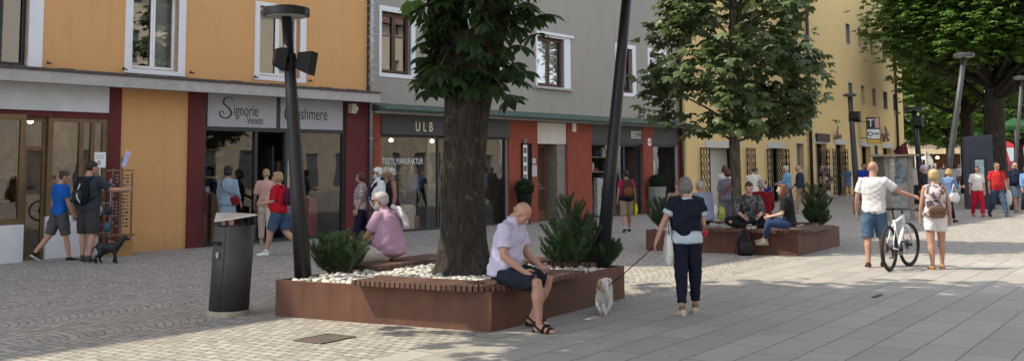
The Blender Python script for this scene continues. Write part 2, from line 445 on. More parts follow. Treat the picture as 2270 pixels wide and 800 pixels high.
PA2, PB2, PC2 = G(1432, 555), G(1770, 567), G(1862, 545)
pl2, Q2 = planter(PA2, PB2, PC2, 'rust brown steel planter with the slender leafy tree and a group sitting on it', H1, H1 - .03, True, .30, .72, True)
def quadin(Q, a, b, r=.11):
    A, B, C, D, u, v, Lu, Lv = Q
    return (A + (u + v) * r, B + (-u + v) * r, C - (u + v) * r, D + (u - v) * r)
TR1 = G(1030, 605, H1); TR2 = (PA2 + PC2) / 2
pebbles('pebble_bed', quadin(Q1, 0, 0), H1 - .03, 1250, [(TR1.x, TR1.y, .36)], 'white and grey river pebbles filling the large planter round the trunk')
pebbles('pebble_bed', quadin(Q2, 0, 0), H1 - .01, 620, [(TR2.x, TR2.y, .16)], 'white river pebbles filling the farther planter under the leafy tree', .07)
# ------------------------------------------------------------------ buildings
FA = Frame(G(413, 550), 2980)
_gx = FA.q(1508, 470)[0]
YO = FA.w(_gx + .05)
FY = Frame((YO.x, YO.y), 2640)
M_ORANGE = plaster('ochre_render', (.64, .36, .155)); M_GREY = plaster('grey_roughcast', (.33, .318, .288), .2); M_YELLOW = plaster('yellow_render', (.72, .53, .25))
M_TRIMW = plaster('white_surround', (.74, .76, .80), .05)
M_MAROON = mat('maroon_render', (.115, .022, .024), .85, 0, .12, 5, .3, 90); M_TERRA = mat('terracotta_render', (.27, .062, .038), .88, 0, .14, 5, .35, 90)
M_ANTH = mat('anthracite_frame', (.035, .038, .042), .5, .2, .1, 6, .05, 100)
M_FASCIA = mat('anthracite_fascia', (.06, .06, .062), .65, 0, .12, 4, .1, 80)
M_SIGNG = mat('silver_grey_panel', (.36, .37, .39), .5, 0, .05, 3, .04, 60)
M_BRONZE = mat('bronze_frame', (.16, .105, .055), .45, .35, .15, 6, .08, 80)
M_BROWNW = mat('brown_window_wood', (.085, .035, .018), .55, 0, .25, 14, .15, 60)
M_DOORW = mat('door_wood', (.17, .085, .048), .55, 0, .25, 10, .15, 60)
M_LEDGE = mat('grey_ledge_board', (.40, .38, .36), .8, 0, .12, 6, .2, 40)
M_TILE = mat('dark_ledge_tile', (.075, .062, .06), .8, 0, .3, 8, .4, 30)
M_COPPER = mat('patina_copper', (.07, .105, .09), .65, .2, .2, 4, .15, 50)
M_ZINC = mat('zinc_pipe', (.33, .35, .36), .45, .6, .15, 8, .1, 60)
M_PIPEB = mat('brown_pipe', (.05, .036, .03), .5, .4, .15, 8, .1, 60)
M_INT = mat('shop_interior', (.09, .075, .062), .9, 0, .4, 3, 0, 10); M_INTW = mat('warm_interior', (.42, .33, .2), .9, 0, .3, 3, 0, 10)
M_CURT = mat('pale_curtain', (.6, .6, .58), .9, 0, .08, 3, .1, 30); M_ROOF = mat('roof_tiles', (.16, .075, .05), .85, 0, .25, 5, .4, 20)
M_LAMPW = emit('warm_lamp', (1, .78, .45), 7)
def Rect(fr, *c):                    # pixel corners -> x0,x1,z0,z1 (z averaged over both ends)
    x0p, y0p, x1p, y1p = c[:4]; o = c[4] if len(c) > 4 else 0
    a = fr.q(x0p, y0p, o); b = fr.q(x1p, y1p, o)
    return a[0], b[0], b[1], a[1]
def rect4(fr, xl, xr, tl, bl, tr=None, br=None, o=0):      # left top/bottom px and right top/bottom px
    a = fr.q(xl, tl, o); b = fr.q(xl, bl, o)
    if tr is None: c = (fr.q(xr, tl, o)[0], a[1]); d = (c[0], b[1])
    else: c = fr.q(xr, tr, o); d = fr.q(xr, br, o)
    return a[0], c[0], (b[1] + d[1]) / 2, (a[1] + c[1]) / 2
def wall_holes(b, x0, x1, z0, z1, holes, t=.22, y=0, mi=0):
    xs = sorted({x0, x1, *[min(max(h[k], x0), x1) for h in holes for k in (0, 1)]}); zs = sorted({z0, z1, *[min(max(h[k], z0), z1) for h in holes for k in (2, 3)]})
    def solid(i, j):
        if i < 0 or j < 0 or i >= len(xs) - 1 or j >= len(zs) - 1: return None
        cx = (xs[i] + xs[i + 1]) / 2; cz = (zs[j] + zs[j + 1]) / 2
        return not any(h[0] < cx < h[1] and h[2] < cz < h[3] for h in holes)
    for i in range(len(xs) - 1):
        for j in range(len(zs) - 1):
            if not solid(i, j): continue
            a, c, d, e = xs[i], xs[i + 1], zs[j], zs[j + 1]
            b.quad((a, y, d), (c, y, d), (c, y, e), (a, y, e), mi); b.quad((c, y + t, d), (a, y + t, d), (a, y + t, e), (c, y + t, e), mi)
            if solid(i - 1, j) is not True: b.quad((a, y + t, d), (a, y, d), (a, y, e), (a, y + t, e), mi)
            if solid(i + 1, j) is not True: b.quad((c, y, d), (c, y + t, d), (c, y + t, e), (c, y, e), mi)
            if solid(i, j - 1) is not True: b.quad((a, y + t, d), (c, y + t, d), (c, y, d), (a, y, d), mi)
            if solid(i, j + 1) is not True: b.quad((a, y, e), (c, y, e), (c, y + t, e), (a, y + t, e), mi)
def shell(root, fr, x0, x1, z1, material, holes, depth=11, t=.24, y=0):
    b = MB(); wall_holes(b, x0, x1, -.05, z1, holes, t, y)
    b.box(x0, x0 + .2, y + t, depth, -.05, z1); b.box(x1 - .2, x1, y + t, depth, -.05, z1); b.box(x0 + .2, x1 - .2, depth - .2, depth, -.05, z1)
    b.build('wall', material, root)
    r = MB(); ov = .55; pk = z1 + 2.2
    r.add([(x0 - .05, -ov, z1), (x1 + .05, -ov, z1), (x1 + .05, depth / 2, pk), (x0 - .05, depth / 2, pk), (x0 - .05, depth + ov, z1), (x1 + .05, depth + ov, z1),
           (x0 - .05, -ov, z1 + .15), (x1 + .05, -ov, z1 + .15), (x1 + .05, depth / 2, pk + .15), (x0 - .05, depth / 2, pk + .15), (x0 - .05, depth + ov, z1 + .15), (x1 + .05, depth + ov, z1 + .15)],
          [(0, 1, 2, 3), (3, 2, 5, 4), (6, 9, 8, 7), (9, 10, 11, 8), (0, 6, 7, 1), (4, 5, 11, 10), (0, 3, 9, 6), (3, 4, 10, 9), (1, 7, 8, 2), (2, 8, 11, 5)])
    r.build('roof', M_ROOF, root)
def frame_rect(b, x0, x1, z0, z1, w, y0, y1, mi=0):
    b.box(x0, x0 + w, y0, y1, z0, z1, mi); b.box(x1 - w, x1, y0, y1, z0, z1, mi)
    b.box(x0 + w, x1 - w, y0, y1, z0, z0 + w, mi); b.box(x0 + w, x1 - w, y0, y1, z1 - w, z1, mi)
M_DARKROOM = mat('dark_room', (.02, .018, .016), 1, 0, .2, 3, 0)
def window(root, x0, x1, z0, z1, sur, fmat, inset=.13, fw=.06, mull=(.5,), bars=(), sill=False, curtain=None, surmat=None, lab=None, cornice=False):
    """the surround is the outer rectangle's border; the hole equals the inner one (returned)"""
    sl, sr, sb, st = sur
    hx0, hx1, hz0, hz1 = x0 + sl, x1 - sr, z0 + sb, z1 - st
    w = MB(); pr = -.022
    w.box(x0, hx0, pr, .10, z0, z1); w.box(hx1, x1, pr, .10, z0, z1)
    w.box(hx0, hx1, pr, .10, z0, hz0); w.box(hx0, hx1, pr, .10, hz1, z1)
    W = w.build('window', surmat or M_TRIMW, root)
    if lab: W['label'] = lab
    f = MB(); y0, y1 = inset, inset + .06
    frame_rect(f, hx0, hx1, hz0, hz1, fw, y0, y1)
    edges = [hx0] + [hx0 + (hx1 - hx0) * k for k in mull] + [hx1]
    for k in range(len(edges) - 1):
        a = edges[k] + (0.004 if k else fw * .6); c = edges[k + 1] - (0.004 if k < len(edges) - 2 else fw * .6)
        frame_rect(f, a, c, hz0 + fw * .6, hz1 - fw * .6, fw * .8, y0 - .02, y0 - .002)
        for bz in bars: f.box(a + fw * .8, c - fw * .8, y0 - .015, y0 - .003, hz0 + (hz1 - hz0) * bz - .015, hz0 + (hz1 - hz0) * bz + .015)
    f.build('frame', fmat, W)
    p = MB(); p.quad((hx0 + .01, y0 + .02, hz0 + .01), (hx1 - .01, y0 + .02, hz0 + .01), (hx1 - .01, y0 + .02, hz1 - .01), (hx0 + .01, y0 + .02, hz1 - .01)); p.build('pane', M_WGLASS, W)
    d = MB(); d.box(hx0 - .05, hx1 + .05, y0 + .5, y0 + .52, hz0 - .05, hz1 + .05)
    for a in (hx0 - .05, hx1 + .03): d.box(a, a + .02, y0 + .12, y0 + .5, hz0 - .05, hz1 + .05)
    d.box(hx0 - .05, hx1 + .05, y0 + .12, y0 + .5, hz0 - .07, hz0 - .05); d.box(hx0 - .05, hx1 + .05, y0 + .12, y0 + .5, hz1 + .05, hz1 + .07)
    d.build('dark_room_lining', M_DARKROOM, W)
    if curtain:
        c = MB(); a, e = hx0 + (hx1 - hx0) * curtain[0], hx0 + (hx1 - hx0) * curtain[1]; n = 24
        V = []; 
        for i in range(n + 1):
            x = a + (e - a) * i / n; y = y0 + .16 + .025 * math.sin(i * 1.7)
            V += [(x, y, hz0 + .02), (x, y, hz1 - .02)]
        c.add(V, [(2 * i, 2 * i + 2, 2 * i + 3, 2 * i + 1) for i in range(n)]); c.build('curtain', M_CURT, W, True)
    if sill:
        s = MB(); s.box(x0 - .05, x1 + .05, -.12, -.024, z0 - .055, z0 + .012); s.build('sill', M_LEDGE, W)
    if cornice:
        s = MB(); s.box(x0 - .04, x1 + .10, -.10, -.024, z1 - .03, z1 + .05); s.build('cornice', M_TRIMW, W)
    return (hx0, hx1, hz0, hz1)
def text(s, name, mat_, parent, x, z, y, size, xs=1.0, space=1.0, ext=.006, shear=0):
    cu = bpy.data.curves.new(name, 'FONT'); cu.body = s; cu.size = size; cu.extrude = ext; cu.space_character = space; cu.shear = shear
    cu.materials.append(mat_)
    o = bpy.data.objects.new(name, cu); COL.objects.link(o); o.parent = parent
    bpy.context.view_layer.update()
    me = bpy.data.meshes.new_from_object(o.evaluated_get(bpy.context.evaluated_depsgraph_get())); bpy.data.objects.remove(o)
    for v in me.vertices: v.co = (x + v.co.x * xs, y - v.co.z, z + v.co.y)
    o = bpy.data.objects.new(name, me); COL.objects.link(o); o.parent = parent
    if not me.materials: me.materials.append(mat_)
    return o
def goods(b, x0, x1, y0, y1, z0, z1, rng, n, s=(.1, .25), h=(.08, .3), nm=5):
    for _ in range(n):
        w = rng.uniform(*s) / 2; hh = rng.uniform(*h); x = rng.uniform(x0 + w, x1 - w); y = rng.uniform(y0 + w * .6, y1 - w * .6)
        b.box(x - w, x + w, y - w * .6, y + w * .6, z0, min(z0 + hh, z1), int(rng.integers(0, nm)))
M_GOODS = [mat('goods_%s' % n, c, .8, 0, .3, 8, .2, 30) for n, c in (('cream', (.55, .48, .38)), ('red', (.32, .05, .04)), ('blue', (.06, .09, .2)), ('brown', (.22, .13, .07)), ('white', (.7, .69, .66)), ('black', (.03, .03, .03)))]
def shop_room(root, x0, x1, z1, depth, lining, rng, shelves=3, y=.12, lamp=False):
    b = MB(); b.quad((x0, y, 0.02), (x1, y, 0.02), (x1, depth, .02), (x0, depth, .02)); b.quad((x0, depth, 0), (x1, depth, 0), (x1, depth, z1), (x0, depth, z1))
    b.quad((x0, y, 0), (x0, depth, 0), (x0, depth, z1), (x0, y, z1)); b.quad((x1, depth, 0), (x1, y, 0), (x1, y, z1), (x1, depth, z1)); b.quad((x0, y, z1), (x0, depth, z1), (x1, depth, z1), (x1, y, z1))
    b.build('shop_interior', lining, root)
    s = MB(); gd = MB()
    for k in range(shelves):
        z = .45 + k * .5; s.cut(); s.box(x0 + .1, x1 - .1, depth - .4, depth - .02, z, z + .03); goods(gd, x0 + .12, x1 - .12, depth - .4, depth - .03, z + .03, z + .46, rng, int((x1 - x0) * 7))
    s.build('shelf', M_BROWNW, root); gd.build('shelf_goods', M_GOODS, root)
    if lamp:
        l = MB()
        for k in range(3):
            l.cut(); l.ell((x0 + (x1 - x0) * (k + .5) / 3, depth * .55, z1 - .12), (.06, .06, .05), None, 10, 6)
        l.build('ceiling_lamp', M_LAMPW, root)
rng = np.random.default_rng(5)
def hung_cloths(root, x0, x1, y, ztop, rng, n, nm=6):
    r = MB(); r.tube([(x0, y, ztop), (x1, y, ztop)], .015, 6); r.build('hanging_rail', M_BLACK, root)
    g = MB()
    for k in range(n):
        x = x0 + (k + .5) * (x1 - x0) / n; w_ = (x1 - x0) / n * .42; h = rng.uniform(.5, 1.1); mi = int(rng.integers(0, nm)); yy = y + rng.uniform(-.05, .05)
        g.box(x - w_, x + w_, yy - .05, yy + .05, ztop - h, ztop - .04, mi)
    g.build('hung_clothes', M_GOODS, root)
def tiered_display(root, x0, x1, y0, y1, rng, tiers, per):
    for z in tiers:
        s = MB(); s.box(x0, x1, y0, y1, z - .03, z); s.build('display_shelf', M_INTW, root)
        g = MB(); goods(g, x0 + .03, x1 - .03, y0, y1, z, z + .4, rng, per, (.12, .34), (.06, .34), 6); g.build('display_goods', M_GOODS, root)
    p = MB()
    for x in (x0, x1): p.cut(); p.bar((x, (y0 + y1) / 2, 0), (x, (y0 + y1) / 2, max(tiers) + .3), .04, .04)
    p.build('display_post', M_BLACK, root)
# ================= ochre house with two shops
OR = empty('townhouse', FA.w(0), FA.rz, 'ochre rendered house with maroon shop fronts and white framed windows', 'house')
X0, X1 = FA.q(-330, 400)[0], FA.q(812, 300)[0]
Z_TILE, Z_BRD = 3.60, 3.33
wA = rect4(FA, -70, 99, -60, 152); wB = rect4(FA, 280, 413, -35, 160, -14, 172); wC = rect4(FA, 566, 679, 8, 176, 14, 186)
s1 = (X0 + .6, FA.q(262, 300)[0], 0, 0)
xa = FA.q(36, 400)[0]; xb = FA.q(104, 400)[0]; xc = FA.q(221, 400)[0]; xr0 = FA.q(236, 400)[0]; xr1 = FA.q(264, 400)[0]
zs_top = FA.q(120, 258)[1]; zf_top = FA.q(120, 188)[1]
c0, c1, c2, c3 = (FA.q(p, 400)[0] for p in (414, 449, 764, 811))
zc_top = FA.q(600, 290)[1]; zc_f = FA.q(600, 204)[1]
holes = [(X0 + .6, xr0, -.06, zs_top), (c1, c2, -.06, zc_f - .02)]
holes += [window(OR, *wA, (.05, .27, .10, .1), M_ANTH, mull=(.55,), lab='grey framed window with a dark room behind'),
          window(OR, *wB, (.16, .17, .09, .05), M_WHITE, curtain=(.55, 1)), window(OR, *wC, (.13, .18, .10, .09), M_WHITE, curtain=(.6, 1))]
shell(OR, FA, X0, X1, 18.0, M_ORANGE, holes)
b = MB(); b.box(X0, X1 + .02, -.42, -.003, Z_BRD, Z_BRD + .17); b.box(X0, X1 + .03, -.47, -.42, Z_BRD - .02, Z_BRD + .2); b.build('ledge_board', M_LEDGE, OR)
b = MB(); b.add([(X0, -.50, Z_BRD + .205), (X1 + .04, -.50, Z_BRD + .205), (X1 + .04, -.004, Z_TILE), (X0, -.004, Z_TILE), (X0, -.50, Z_BRD + .245), (X1 + .04, -.50, Z_BRD + .245), (X1 + .04, -.004, Z_TILE + .04), (X0, -.004, Z_TILE + .04)],
                [(0, 3, 2, 1), (4, 5, 6, 7), (0, 1, 5, 4), (1, 2, 6, 5), (2, 3, 7, 6), (3, 0, 4, 7)])
for k in range(9):
    x = X0 + 1.2 + k * (X1 - X0 - 1) / 9 + rng.uniform(-.3, .3); b.box(x, x + rng.uniform(.2, .4), -.49, -.36, Z_BRD + .247, Z_BRD + .272)
b.build('ledge_roof', M_TILE, OR)
# first shop: white fascia, bronze frames, maroon surround
b = MB(); b.box(xr0 + .003, xr1, -.03, .2, 0, Z_BRD - .003); b.cut(); b.box(X0, xr0, -.03, -.004, zs_top - .02, Z_BRD - .004)
b.build('maroon_surround', M_MAROON, OR)
b = MB(); b.box(X0 + .1, xr0 - .03, -.075, -.033, zs_top + .10, zf_top + .02); b.build('blank_fascia', mat('white_fascia', (.56, .58, .6), .6, 0, .06, 3, .05), OR)
zb1 = FA.q(18, 497)[1]; zb2 = FA.q(140, 478)[1]
b = MB(); b.box(X0 + .6, xa, -.35, .1, -.02, zb1); b.cut(); b.box(xb, xr0 - .15, -.02, .1, -.02, zb2)
b.build('white_plinth', M_TRIMW, OR)
f = MB(); frame_rect(f, X0 + .6, xa + .02, zb1 + .01, zs_top, .10, -.28, -.2)
f.cut(); frame_rect(f, xa + .03, xb, .0, zs_top - .03, .07, .06, .12); f.box(xa + .1, xb - .07, .07, .11, 2.05, 2.13); f.box(xb - .42, xb - .35, .08, .13, .02, 2.05)
f.cut(); frame_rect(f, xb, xr0, zb2 + .01, zs_top, .10, .0, .08); f.box(xb + (xr0 - xb) * .52, xb + (xr0 - xb) * .52 + .09, .0, .078, zb2 + .1, zs_top - .1); f.box(xr0 - .35, xr0 - .27, 0, .078, zb2 + .1, zs_top - .1)
f.build('shop_frame', M_BRONZE, OR)
p = MB()
for a, c, z0, z1, y in ((X0 + .7, xa - .08, zb1 + .1, zs_top - .1, -.24), (xa + .1, xb - .07, .07, zs_top - .1, .09), (xb + .1, xr0 - .1, zb2 + .1, zs_top - .1, .04)):
    p.cut(); p.quad((a, y, z0), (c, y, z0), (c, y, z1), (a, y, z1))
p.build('shop_window_pane', glass('warm_shop_glass', .05), OR)
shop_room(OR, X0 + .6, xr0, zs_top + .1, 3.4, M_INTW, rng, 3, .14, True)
b = MB(); b.box(X0 + .8, xa - .15, -.14, .5, zb1 - .04, zb1 + .02); b.build('display_shelf', M_BROWNW, OR)
b = MB(); goods(b, X0 + .9, xa - .2, -.1, .45, zb1 + .02, zb1 + .4, rng, 14); b.cut(); goods(b, xb + .15, xr0 - .15, .2, .7, zb2, zb2 + 1.3, rng, 22, (.1, .2), (.2, 1.1)); b.build('display_goods', M_GOODS, OR)
b = MB(); b.box(xb + .1, xr0 - .1, .16, .8, zb2 - .05, zb2); b.build('display_shelf', M_BROWNW, OR)
# second shop
b = MB(); b.box(c0, c1, -.05, .2, 0, Z_BRD - .003); b.cut(); b.box(c2, c3 + .02, -.05, .2, 0, Z_BRD - .003)
b.build('maroon_surround', M_MAROON, OR)
xs0 = FA.q(613, 300)[0]; xs1 = FA.q(619, 300)[0]; d0, d1 = FA.q(567, 400)[0], FA.q(634, 400)[0]
f = MB(); frame_rect(f, c1, c2, 0.0, zc_f, .07, .0, .09); f.box(c1 + .07, c2 - .07, .0, .088, zc_top - .03, zc_top + .05)
f.box(xs0, xs1, -.005, .085, zc_top + .05, zc_f - .07)
for x in (d0, d1): f.box(x - .04, x + .04, .0, .087, .07, zc_top - .03)
f.box(d1 - .18, d1 - .12, .3, 1.1, .05, 2.2)
f.build('shop_frame', M_ANTH, OR)
sx = [(c1 + .09, xs0 - .02), (xs1 + .02, c2 - .09)]
M_LET = mat('dark_lettering', (.022, .022, .028), .6, 0, .05, 3, 0)
def stroke(b, pts, w, y, N=10):
    P = []
    for k in range(len(pts) - 1):
        p0 = Vector(pts[max(k - 1, 0)]); p1 = Vector(pts[k]); p2 = Vector(pts[k + 1]); p3 = Vector(pts[min(k + 2, len(pts) - 1)])
        for i in range(N):
            t = i / N; P.append(.5 * ((2 * p1) + (p2 - p0) * t + (2 * p0 - 5 * p1 + 4 * p2 - p3) * t * t + (3 * p1 - p0 - 3 * p2 + p3) * t ** 3))
    P.append(Vector(pts[-1])); n = len(P); V = []
    for i in range(n):
        t = (P[min(i + 1, n - 1)] - P[max(i - 1, 0)]).normalized(); nn = Vector((-t.y, t.x)); q = i / (n - 1)
        r = w * (.28 + .72 * math.sin(math.pi * q) ** .8) * (.55 + .45 * abs(t.y))
        V += [(P[i].x + nn.x * r, y, P[i].y + nn.y * r), (P[i].x - nn.x * r, y, P[i].y - nn.y * r)]
    b.add(V, [(2 * i, 2 * i + 1, 2 * i + 3, 2 * i + 2) for i in range(n - 1)])
for k, (a, c) in enumerate(sx):
    b = MB(); b.box(a, c, -.012, .0, zc_top + .06, zc_f - .08); B_ = b.build('shop_sign', M_SIGNG, OR); yz = -.014
    L = MB(); zc = (zc_top + zc_f) / 2
    if k == 0:
        x = FA.q(487, 240)[0]
        stroke(L, [(x + .34, zc + .20), (x + .26, zc + .27), (x + .12, zc + .24), (x + .10, zc + .12), (x + .24, zc + .02), (x + .30, zc - .10), (x + .18, zc - .20), (x + .02, zc - .16), (x + .0, zc - .07), (x + .09, zc - .06), (x + .10, zc - .13)], .026, yz)
        L.build('lettering', M_LET, B_)
        text('ignorie', 'lettering', M_LET, B_, x + .36, zc - .13, yz, .37, .66, 1.0, .002)
        text('Venete', 'lettering', M_LET, B_, x + .72, zc - .31, yz, .26, .62, 1.0, .002)
    else:
        x = FA.q(629, 255)[0]
        stroke(L, [(x + .36, zc + .14), (x + .30, zc + .20), (x + .16, zc + .17), (x + .04, zc + .02), (x + .06, zc - .15), (x + .20, zc - .20), (x + .33, zc - .10), (x + .26, zc - .03), (x + .22, zc - .09)], .026, yz)
        L.build('lettering', M_LET, B_)
        text('ashmere', 'lettering', M_LET, B_, x + .38, zc - .16, yz, .42, .66, 1.0, .002)
p = MB()
for a, c in ((c1 + .07, d0 - .04), (d1 + .04, c2 - .07)): p.cut(); p.quad((a, .05, .07), (c, .05, .07), (c, .05, zc_top - .03), (a, .05, zc_top - .03))
p.build('shop_window_pane', glass('dark_shop_glass', .05, k=.55), OR)
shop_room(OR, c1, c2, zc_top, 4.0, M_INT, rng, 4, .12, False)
b = MB(); goods(b, c1 + .3, d0 - .2, .5, 1.5, .02, 1.4, rng, 9, (.2, .4), (.5, 1.2)); b.cut(); goods(b, d1 + .2, c2 - .2, .6, 1.5, .02, 1.2, rng, 6, (.3, .5), (.4, 1.0)); b.build('display_goods', M_GOODS, OR)
tiered_display(OR, c1 + .25, d0 - .3, 1.0, 1.4, rng, (.5, 1.0, 1.5), 8); hung_cloths(OR, d1 + .3, c2 - .3, 1.3, 1.9, rng, 12); hung_cloths(OR, c1 + .3, d0 - .3, 2.0, 2.2, rng, 10)
b = MB(); b.box(c2 + .05, c2 + .20, -.2, -.052, Z_BRD - .30, Z_BRD - .06); b.build('alarm_box', mat('beige_plastic', (.5, .46, .36), .5), OR)
b = MB(); b.box(c2 + .28, c2 + .38, -.06, -.052, Z_BRD - .22, Z_BRD - .12); b.build('house_number_plate', M_WHITE, OR)
# small iron shutter dogs on the wall
for px, py in ((104, 141), (272, 154), (421, 162), (563, 172), (684, 180)):
    x, z = FA.q(px, py); b = MB(); b.bar((x, -.002, z), (x, -.09, z), .02, .02); b.bar((x - .05, -.09, z + .03), (x + .05, -.09, z - .02), .02, .02); b.build('shutter_dog', M_BLACK, OR)
# rain pipe between the two houses, with a string of white wire lights wound round it
xp = FA.q(817, 200)[0]
p = empty('rain_pipe', FA.w(xp, .10, 0), FA.rz, 'zinc rain pipe running down between the ochre and the grey house', 'rain pipe')
b = MB(); b.tube([(0, 0, 0), (0, 0, 9)], .052, 12); b.build('pipe', M_ZINC, p, True)
b = MB()
for z in (.6, 2.4, 4.4, 6.4): b.cut(); b.tube([(0, 0, z), (0, 0, z + .04)], .06, 12)
b.build('clamp', M_ZINC, p)
b = MB(); pts = [(.075 * math.cos(k * .7), .075 * math.sin(k * .7), 3.75 + k * .022) for k in range(200)]; b.tube(pts, .006, 4)
for k in range(0, 200, 2):
    q = Vector(pts[k]); b.bar(q, q + Vector((math.cos(k * 1.9) * .08, math.sin(k * 1.9) * .08, -.03)), .012, .012)
b.build('fairy_light_wire', mat('white_wire', (.6, .6, .6), .6), p)
# ================= grey house
GH = empty('townhouse', FA.w(0), FA.rz, 'grey roughcast house with brown wooden windows and terracotta ground floor pillars', 'house')
GX0, GX1 = FA.q(822, 300)[0], _gx
ZG = 3.20
gw = [(840, 920, 12, 168, 24, 178), (1036, 1110, 40, 186, 50, 192), (1187, 1263, 72, 196, 84, 203), (1363, 1408, 96, 211, 102, 216), (1435, 1475, 107, 214, 112, 218)]
holes = []
for k, q in enumerate(gw):
    x0, x1, z0, z1 = rect4(FA, *q)
    if k in (1, 2): sur = (.07, .34 if k == 2 else .2, .03, .10)
    elif k == 0: sur = (.09, .16, .10, .14)
    else: sur = (.2 if k == 3 else .12, .22, .12, .14)
    holes.append(window(GH, x0, x1, z0 + (.06 if k == 2 else 0), z1, sur, M_BROWNW, inset=.12, fw=.075, bars=(.62,) if k == 0 else (), sill=k in (1, 2), cornice=k in (1, 2), curtain=(0, 1) if k in (1, 2) else None))
gp = [FA.q(p, 400)[0] for p in (824, 840, 975, 1075, 1123, 1125, 1189, 1236, 1255, 1309, 1386, 1424, 1446, 1499)]
zw_top = FA.q(1000, 302)[1]; zdoor = FA.q(1212, 319)[1]; zw2 = FA.q(1350, 319)[1]
holes += [(gp[1], gp[4], -.06, zw_top + .02), (gp[6], gp[8], -.06, ZG - .1), (gp[9], gp[11], -.06, zw2 + .02), (gp[12], gp[13], -.06, zw2 + .02)]
shell(GH, FA, GX0, GX1, 18.0, M_GREY, holes)
b = MB(); b.add([(GX0 - .1, -.55, ZG), (GX1 + .1, -.55, ZG), (GX1 + .1, -.004, ZG + .14), (GX0 - .1, -.004, ZG + .14), (GX0 - .1, -.55, ZG - .06), (GX1 + .1, -.55, ZG - .06), (GX1 + .1, -.004, ZG - .03), (GX0 - .1, -.004, ZG - .03)],
               [(0, 1, 2, 3), (4, 7, 6, 5), (0, 4, 5, 1), (1, 5, 6, 2), (2, 6, 7, 3), (3, 7, 4, 0)])
b.tube([(GX0 - .1, -.58, ZG - .03), (GX1 + .2, -.58, ZG - .06)], .06, 8); b.build('copper_canopy', M_COPPER, GH)
b = MB(); b.box(GX0, GX1, -.40, -.006, ZG - .14, ZG - .07); b.build('canopy_board', M_LEDGE, GH)
b = MB()
for a, c in ((0, 1), (5, 6), (8, 9), (11, 12)): b.cut(); b.box(gp[a], gp[c], -.06, .26, 0, ZG - .15)
b.cut(); b.box(gp[13] + .12, GX1, -.06, .26, 0, ZG - .15)
b.build('terracotta_pillar', M_TERRA, GH)
b = MB(); b.box(gp[1], gp[5], -.10, -.004, zw_top, ZG - .15); b.cut(); b.box(gp[9], gp[11] - .003, -.05, -.004, zw2, ZG - .15); b.cut(); b.box(gp[12], gp[13] + .1, -.05, -.004, zw2, ZG - .15)
b.build('shop_fascia', M_FASCIA, GH); fs = [q for q in GH.children if q.name.startswith('shop_fascia')][0]
M_BRASS = mat('pale_brass_letters', (.62, .56, .42), .4, .4, .05, 3, 0)
M_PANEL = mat('cream_panel', (.60, .57, .50), .75, 0, .06, 3, .1)
text('U L B', 'lettering', M_BRASS, fs, FA.q(914, 289)[0], FA.q(914, 291)[1], -.102, .36, .78, 1.06, .012)
text('COLMAR', 'lettering', mat('black_letters', (.02, .02, .02), .5), fs, FA.q(1398, 303)[0], FA.q(1398, 305)[1], -.072, .26, .62, .9, .003)
b = MB(); cx0, cx1 = FA.q(1396, 300)[0], FA.q(1418, 300)[0]; b.box(cx0, cx1, -.068, -.052, FA.q(1400, 307)[1], FA.q(1400, 291)[1]); b.build('sign_plate', M_PANEL, fs)
# large shop window and entrance of the textile shop
f = MB(); frame_rect(f, gp[1], gp[2], 0, zw_top, .06, .04, .10); f.cut(); frame_rect(f, gp[3], gp[4], 0, zw_top, .06, .04, .10); f.cut(); frame_rect(f, gp[2] + .003, gp[3] - .003, 0, zw_top, .05, .5, .56)
f.cut(); frame_rect(f, gp[9], gp[10], 0, zw2, .06, .03, .09); f.cut(); frame_rect(f, gp[10] + .003, gp[11], 0, zw2, .07, .06, .12); f.cut(); frame_rect(f, gp[12], gp[13], 0, zw2, .07, .03, .09)
f.build('shop_frame', M_ANTH, GH)
p = MB()
for a, c, z1, y in ((gp[1], gp[2], zw_top, .07), (gp[3], gp[4], zw_top, .07), (gp[2], gp[3], zw_top, .53), (gp[9], gp[10], zw2, .06), (gp[12], gp[13], zw2, .06)):
    p.cut(); p.quad((a + .06, y, .06), (c - .06, y, .06), (c - .06, y, z1 - .05), (a + .06, y, z1 - .05))
p.build('shop_window_pane', glass('textile_shop_glass', .05, k=.45), GH); pane = [q for q in GH.children if q.name.startswith('shop_window_pane')][0]
text('TEXTIL.MANUFAKTUR', 'lettering', mat('white_letters', (.75, .75, .75), .5), pane, FA.q(851, 362)[0], FA.q(851, 364)[1], .064, .23, .66, 1.0, .002)
shop_room(GH, gp[1], gp[4], zw_top + .05, 4, M_INT, rng, 3, .12, True); shop_room(GH, gp[9], gp[11], zw2 + .05, 3.5, M_INT, rng, 4, .14); shop_room(GH, gp[12], gp[13], zw2 + .05, 3.5, M_INT, rng, 3, .14)
b = MB(); goods(b, gp[1] + .2, gp[2] - .2, .3, 1.0, .02, 1.6, rng, 10, (.25, .5), (.3, .8)); b.cut(); goods(b, gp[9] + .1, gp[10] - .1, .3, 1.0, .02, 1.7, rng, 16, (.15, .4), (.3, 1.6)); b.build('display_goods', M_GOODS, GH)
tiered_display(GH, gp[1] + .5, gp[2] - .3, .95, 1.4, rng, (.55, 1.05, 1.55), 12); hung_cloths(GH, gp[1] + .2, gp[2] - .5, 1.7, 2.25, rng, 16)
hung_cloths(GH, gp[3] + .1, gp[4] - .1, .9, 2.1, rng, 6); tiered_display(GH, gp[9] + .2, gp[10] - .2, .5, .9, rng, (.5, 1.0, 1.5, 2.0), 7); hung_cloths(GH, gp[12] + .15, gp[13] - .2, .7, 1.9, rng, 8)
